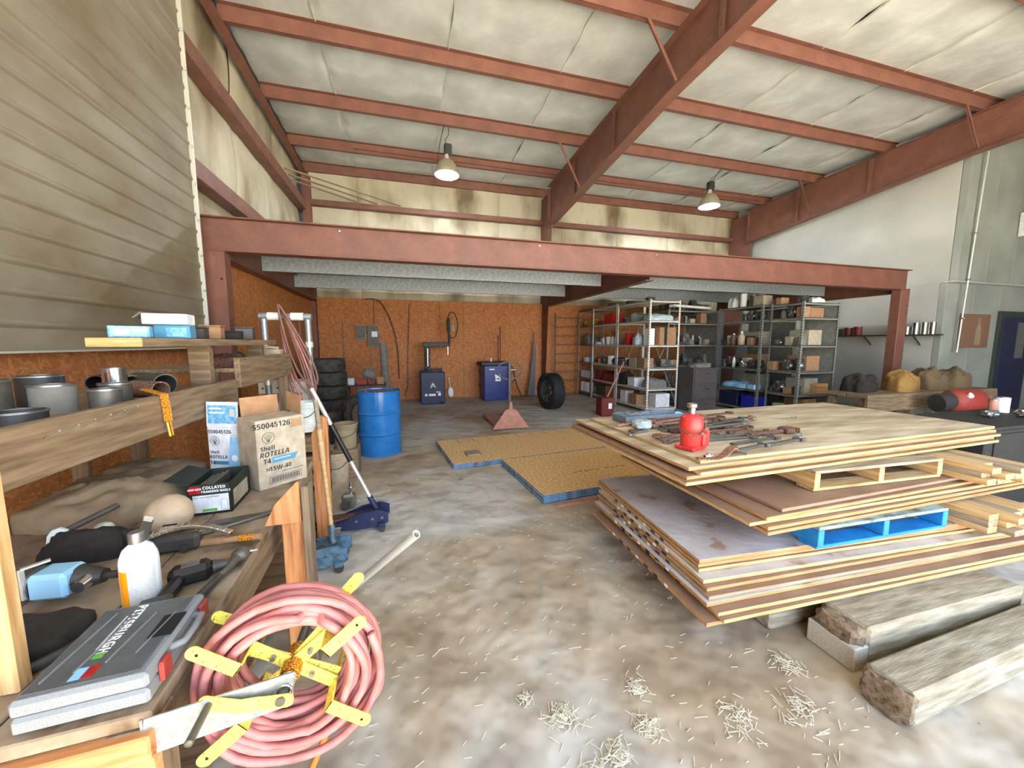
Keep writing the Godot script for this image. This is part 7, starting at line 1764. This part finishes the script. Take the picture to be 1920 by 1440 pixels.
func build_right_side() -> void:
	var m := mats
	# shelf of cans on the white wall
	var sh := thing("can_shelf", "thin dark shelf of cans fixed to the white partition", "shelf", Vector3(RIGHT + 0.02, 1.70, -6.35))
	add_part("board", mb().box(Vector3(-0.14, 0.015, 0), Vector3(0.30, 0.03, 2.5), 0.003), m.iron, sh)
	for z in [-0.9, 0.0, 0.9]: add_part("bracket", mb().bar(Vector3(-0.26, 0.0, z), Vector3(0.0, -0.2, z), 0.02, 0.02), m.iron, sh)
	var cz := [-5.20, -5.33, -5.47, -5.62, -5.80, -6.55, -6.75]
	for i in cz.size():
		goods("can", ["tall silver can", "silver can with a dented lid", "short silver can", "bright steel can", "small silver can", "dark brown can", "dull copper can"][i], "thin dark wall shelf", Vector3(RIGHT - 0.14, 1.731, cz[i]), Vector3(0.11 if i < 5 else 0.16, [0.24, 0.24, 0.24, 0.16, 0.16, 0.2, 0.18][i], 0), m.chrome if i < 5 else m.dark_red)
	goods("box", "long black case", "thin dark wall shelf", Vector3(RIGHT - 0.14, 1.731, -7.2), Vector3(0.2, 0.16, 0.5), m.cabinet)
	# things on the grey wall
	var ps := thing("wall_board", "brown board with a pale bottle-shaped print on the grey wall", "board", Vector3(11.80, 1.80, -5.115))
	add_part("panel", mb().box(Vector3.ZERO, Vector3(1.0, 0.72, 0.02), 0.003), m.rust_pale, ps)
	add_part("bottle_print", mb().prism(PackedVector2Array([Vector2(-0.07, -0.3), Vector2(0.12, -0.3), Vector2(0.12, 0.05), Vector2(0.05, 0.15), Vector2(0.05, 0.27), Vector2(-0.02, 0.27), Vector2(-0.02, 0.15), Vector2(-0.07, 0.05)]), 0.002, Vector3(0.1, 0, 0.011)), m.cloth, ps)
	var dr := structure("door_1", "dark blue-grey doorway in the grey wall", "door")
	add_part("door_frame", mb().box(Vector3(13.2, 1.12, -5.12), Vector3(1.2, 2.24, 0.06), 0.004), m.dark_green, dr)
	add_part("door_leaf", mb().box(Vector3(13.2, 1.06, -5.085), Vector3(1.0, 2.1, 0.03), 0.004), m.machine_navy, dr)
	add_part("door_window", mb().box(Vector3(13.4, 1.6, -5.067), Vector3(0.3, 0.8, 0.006)), m.steel, dr)
	var ac := thing("air_unit", "small white louvred unit high on the grey wall", "air unit", Vector3(12.95, 4.05, -4.9))
	add_part("case", mb().box(Vector3(0, 0, 0), Vector3(0.62, 0.5, 0.28), 0.015), m.white_plastic, ac)
	for i in 6: add_part("louvre", mb().box(Vector3(0, -0.18 + i * 0.07, 0.143), Vector3(0.54, 0.03, 0.012), 0.003), m.grey_label, ac)
	# long bench with clutter, past the plywood
	var bn := thing("side_bench", "heavy weathered bench of clutter in front of the right post", "workbench", Vector3(8.8, 0, -4.55))
	add_part("top_board", mb().box(Vector3(0, 0.68, 0.25), Vector3(3.4, 0.06, 0.30), 0.006).box(Vector3(0, 0.68, -0.08), Vector3(3.4, 0.06, 0.32), 0.006), m.old_board, bn)
	add_part("front_rail", mb().box(Vector3(0, 0.54, 0.38), Vector3(3.4, 0.22, 0.05), 0.006), m.old_board, bn)
	for x in [-1.6, -0.5, 0.6, 1.6]: add_part("leg", mb().box(Vector3(x, 0.325, 0.3), Vector3(0.1, 0.65, 0.1), 0.004), m.old_board, bn)
	for x in [-1.6, 1.6]: add_part("leg", mb().box(Vector3(x, 0.325, -0.18), Vector3(0.1, 0.65, 0.1), 0.004), m.old_board, bn)
	var by := 0.711
	var pb := goods_bag("yellow-tan paper sack slumped on the heavy bench", Vector3(8.42, by, -4.45), Vector3(0.70, 0.34, 0.42), m.bag_yellow, 41)
	goods_bag("dull brown sack behind the yellow one on the heavy bench", Vector3(9.3, by, -4.55), Vector3(0.80, 0.38, 0.45), m.sack_brown, 43)
	goods_bag("dark heap beside the mezzanine post on the heavy bench", Vector3(7.62, by, -4.6), Vector3(0.66, 0.28, 0.4), m.cloth_dark, 47)
	goods_bag("brown tarp heaped at the right end of the heavy bench", Vector3(10.12, by, -4.6), Vector3(0.6, 0.36, 0.45), m.sack_brown, 51)
	# red compressor in front
	var rc := thing("red_compressor", "red portable compressor with a dark motor and white dial", "compressor", Vector3(8.55, 0, -3.72), Vector3(0, -0.2, 0))
	rc.scale = Vector3(0.85, 0.95, 0.85)
	add_part("tank", mb().lathe([Vector2(0, -0.34), Vector2(0.10, -0.33), Vector2(0.19, -0.26), Vector2(0.19, 0.26), Vector2(0.10, 0.33), Vector2(0, 0.34)], Vector3(0, 0.66, 0), 28, true, Basis(Vector3.UP, Vector3.RIGHT, Vector3.BACK)), m.faded_red, rc)
	add_part("motor", mb().cyl(Vector3(-0.55, 0.62, 0), Vector3(-0.30, 0.66, 0), 0.15, 0.15, 22), m.iron, rc)
	add_part("dial", mb().cyl(Vector3(-0.12, 0.76, 0.16), Vector3(-0.12, 0.78, 0.19), 0.045, 0.045, 18), m.white_paper, rc)
	add_part("valve", mb().cyl(Vector3(0.1, 0.52, 0.18), Vector3(0.25, 0.50, 0.2), 0.02, 0.02, 10), m.chrome, rc)
	for x in [-0.22, 0.22]: add_part("cradle", mb().box(Vector3(x, 0.24, 0), Vector3(0.08, 0.48, 0.26), 0.01), m.iron, rc)
	# dark cabinet and cans at the far right edge
	var dc := thing("dark_cabinet", "black steel cabinet at the right end beside the lumber", "cabinet", Vector3(5.85, 0, -2.30), Vector3(0, 0, 0))
	add_part("body", mb().box(Vector3(0, 0.38, 0), Vector3(1.7, 0.76, 0.6), 0.012), m.rubber, dc)
	add_part("top", mb().box(Vector3(0, 0.775, 0), Vector3(1.74, 0.03, 0.64), 0.006), m.rubber, dc)
	for x in [-0.38, 0.38]:
		var dd := add_part("door_panel", mb().box(Vector3(x, 0.38, 0.306), Vector3(0.72, 0.68, 0.014), 0.004), m.rubber, dc)
		add_part("pull", mb().box(Vector3(x * 0.3, 0.34, 0.32), Vector3(0.02, 0.12, 0.02), 0.004), m.steel_dull, dd)
	var cy := 0.791
	goods("can", "pink spray can", "black steel cabinet", Vector3(6.13, cy, -2.44), Vector3(0.07, 0.14, 0), m.salmon)
	goods("can", "white labelled can", "black steel cabinet", Vector3(6.28, cy, -2.44), Vector3(0.12, 0.16, 0), m.white_paper)
	goods("part", "bright bearing", "black steel cabinet", Vector3(6.05, cy, -2.20), Vector3(0.12, 0.07, 0.1), m.chrome)
	goods("part", "silver fitting", "black steel cabinet", Vector3(5.75, cy, -2.30), Vector3(0.16, 0.06, 0.1), m.steel)
	goods("heap", "dark cloth heap", "black steel cabinet", Vector3(6.42, cy, -2.15), Vector3(0.3, 0.12, 0.24), m.cloth_dark)

func goods_bag(label: String, at: Vector3, s: Vector3, mt: Material, sd: int) -> MeshInstance3D:
	return soft_bundle("sack", label, mt, at, s, sd, 0.2, "sack")

func build_litter() -> void:
	var m := mats
	# straw: thin stalks scattered and in clumps on the open floor
	var r := RandomNumberGenerator.new()
	r.seed = 77
	var st := mb()
	var clear := func(p: Vector2) -> bool:
		if p.x < -0.52 and p.y < -0.85: return false
		if p.x > 1.85 and p.y < -0.80 and p.y > -1.4: return false
		return true
	for i in 900:
		var p := Vector2(r.randf_range(-0.4, 3.6), -0.85 - 3.4 * pow(r.randf(), 1.9))
		if not clear.call(p): continue
		var a := r.randf_range(-0.9, 0.6)
		var l := r.randf_range(0.005, 0.020) * (1.7 if r.randf() < 0.12 else 1.0)
		var d := Vector3(cos(a), 0, sin(a)) * l
		var b := Vector3(p.x, 0.0025, p.y)
		st.bar(b - d, b + d + Vector3(0, r.randf() * 0.004, 0), 0.0022, 0.0018)
	var clumps := [[0.57, -1.27, 0.055, 120], [0.94, -1.30, 0.045, 50], [0.89, -1.14, 0.05, 70], [0.71, -1.07, 0.06, 90], [0.45, -1.39, 0.022, 30], [1.27, -1.07, 0.07, 60], [1.56, -1.03, 0.08, 60], [1.72, -1.22, 0.06, 60], [0.60, -1.05, 0.05, 40]]
	for c in clumps:
		for i in c[3]:
			var q: Vector2 = Vector2(r.randfn(), r.randfn()) * float(c[2]) * 0.55
			var p: Vector2 = Vector2(c[0], c[1]) + q
			if not clear.call(p): continue
			var a := r.randf() * TAU
			var l := r.randf_range(0.010, 0.026)
			var d := Vector3(cos(a), r.randf_range(-0.15, 0.15), sin(a)) * l
			var b := Vector3(p.x, 0.006 + 0.02 * exp(-q.length_squared() / (c[2] * c[2])) * r.randf(), p.y)
			st.bar(b - d, b + d, 0.0026, 0.002)
	var s := single("straw_litter", "loose pale straw stalks and clumps scattered over the concrete", "straw", st, m.straw)
	s.set_meta("kind", "stuff")
	var gv := mb()
	for i in 260:
		var p := Vector3(r.randf_range(-0.4, 3.0), 0.002, -0.5 - 4.5 * r.randf())
		if not clear.call(Vector2(p.x, p.z)): continue
		var k := r.randf_range(0.003, 0.008)
		gv.box(p + Vector3(0, k * 0.4, 0), Vector3(k, k * 0.8, k * 1.3), k * 0.3, Basis(Vector3.UP, r.randf() * TAU))
	var g := single("grit", "small crumbs of grit and bark on the concrete", "grit", gv, m.gravel)
	g.set_meta("kind", "stuff")
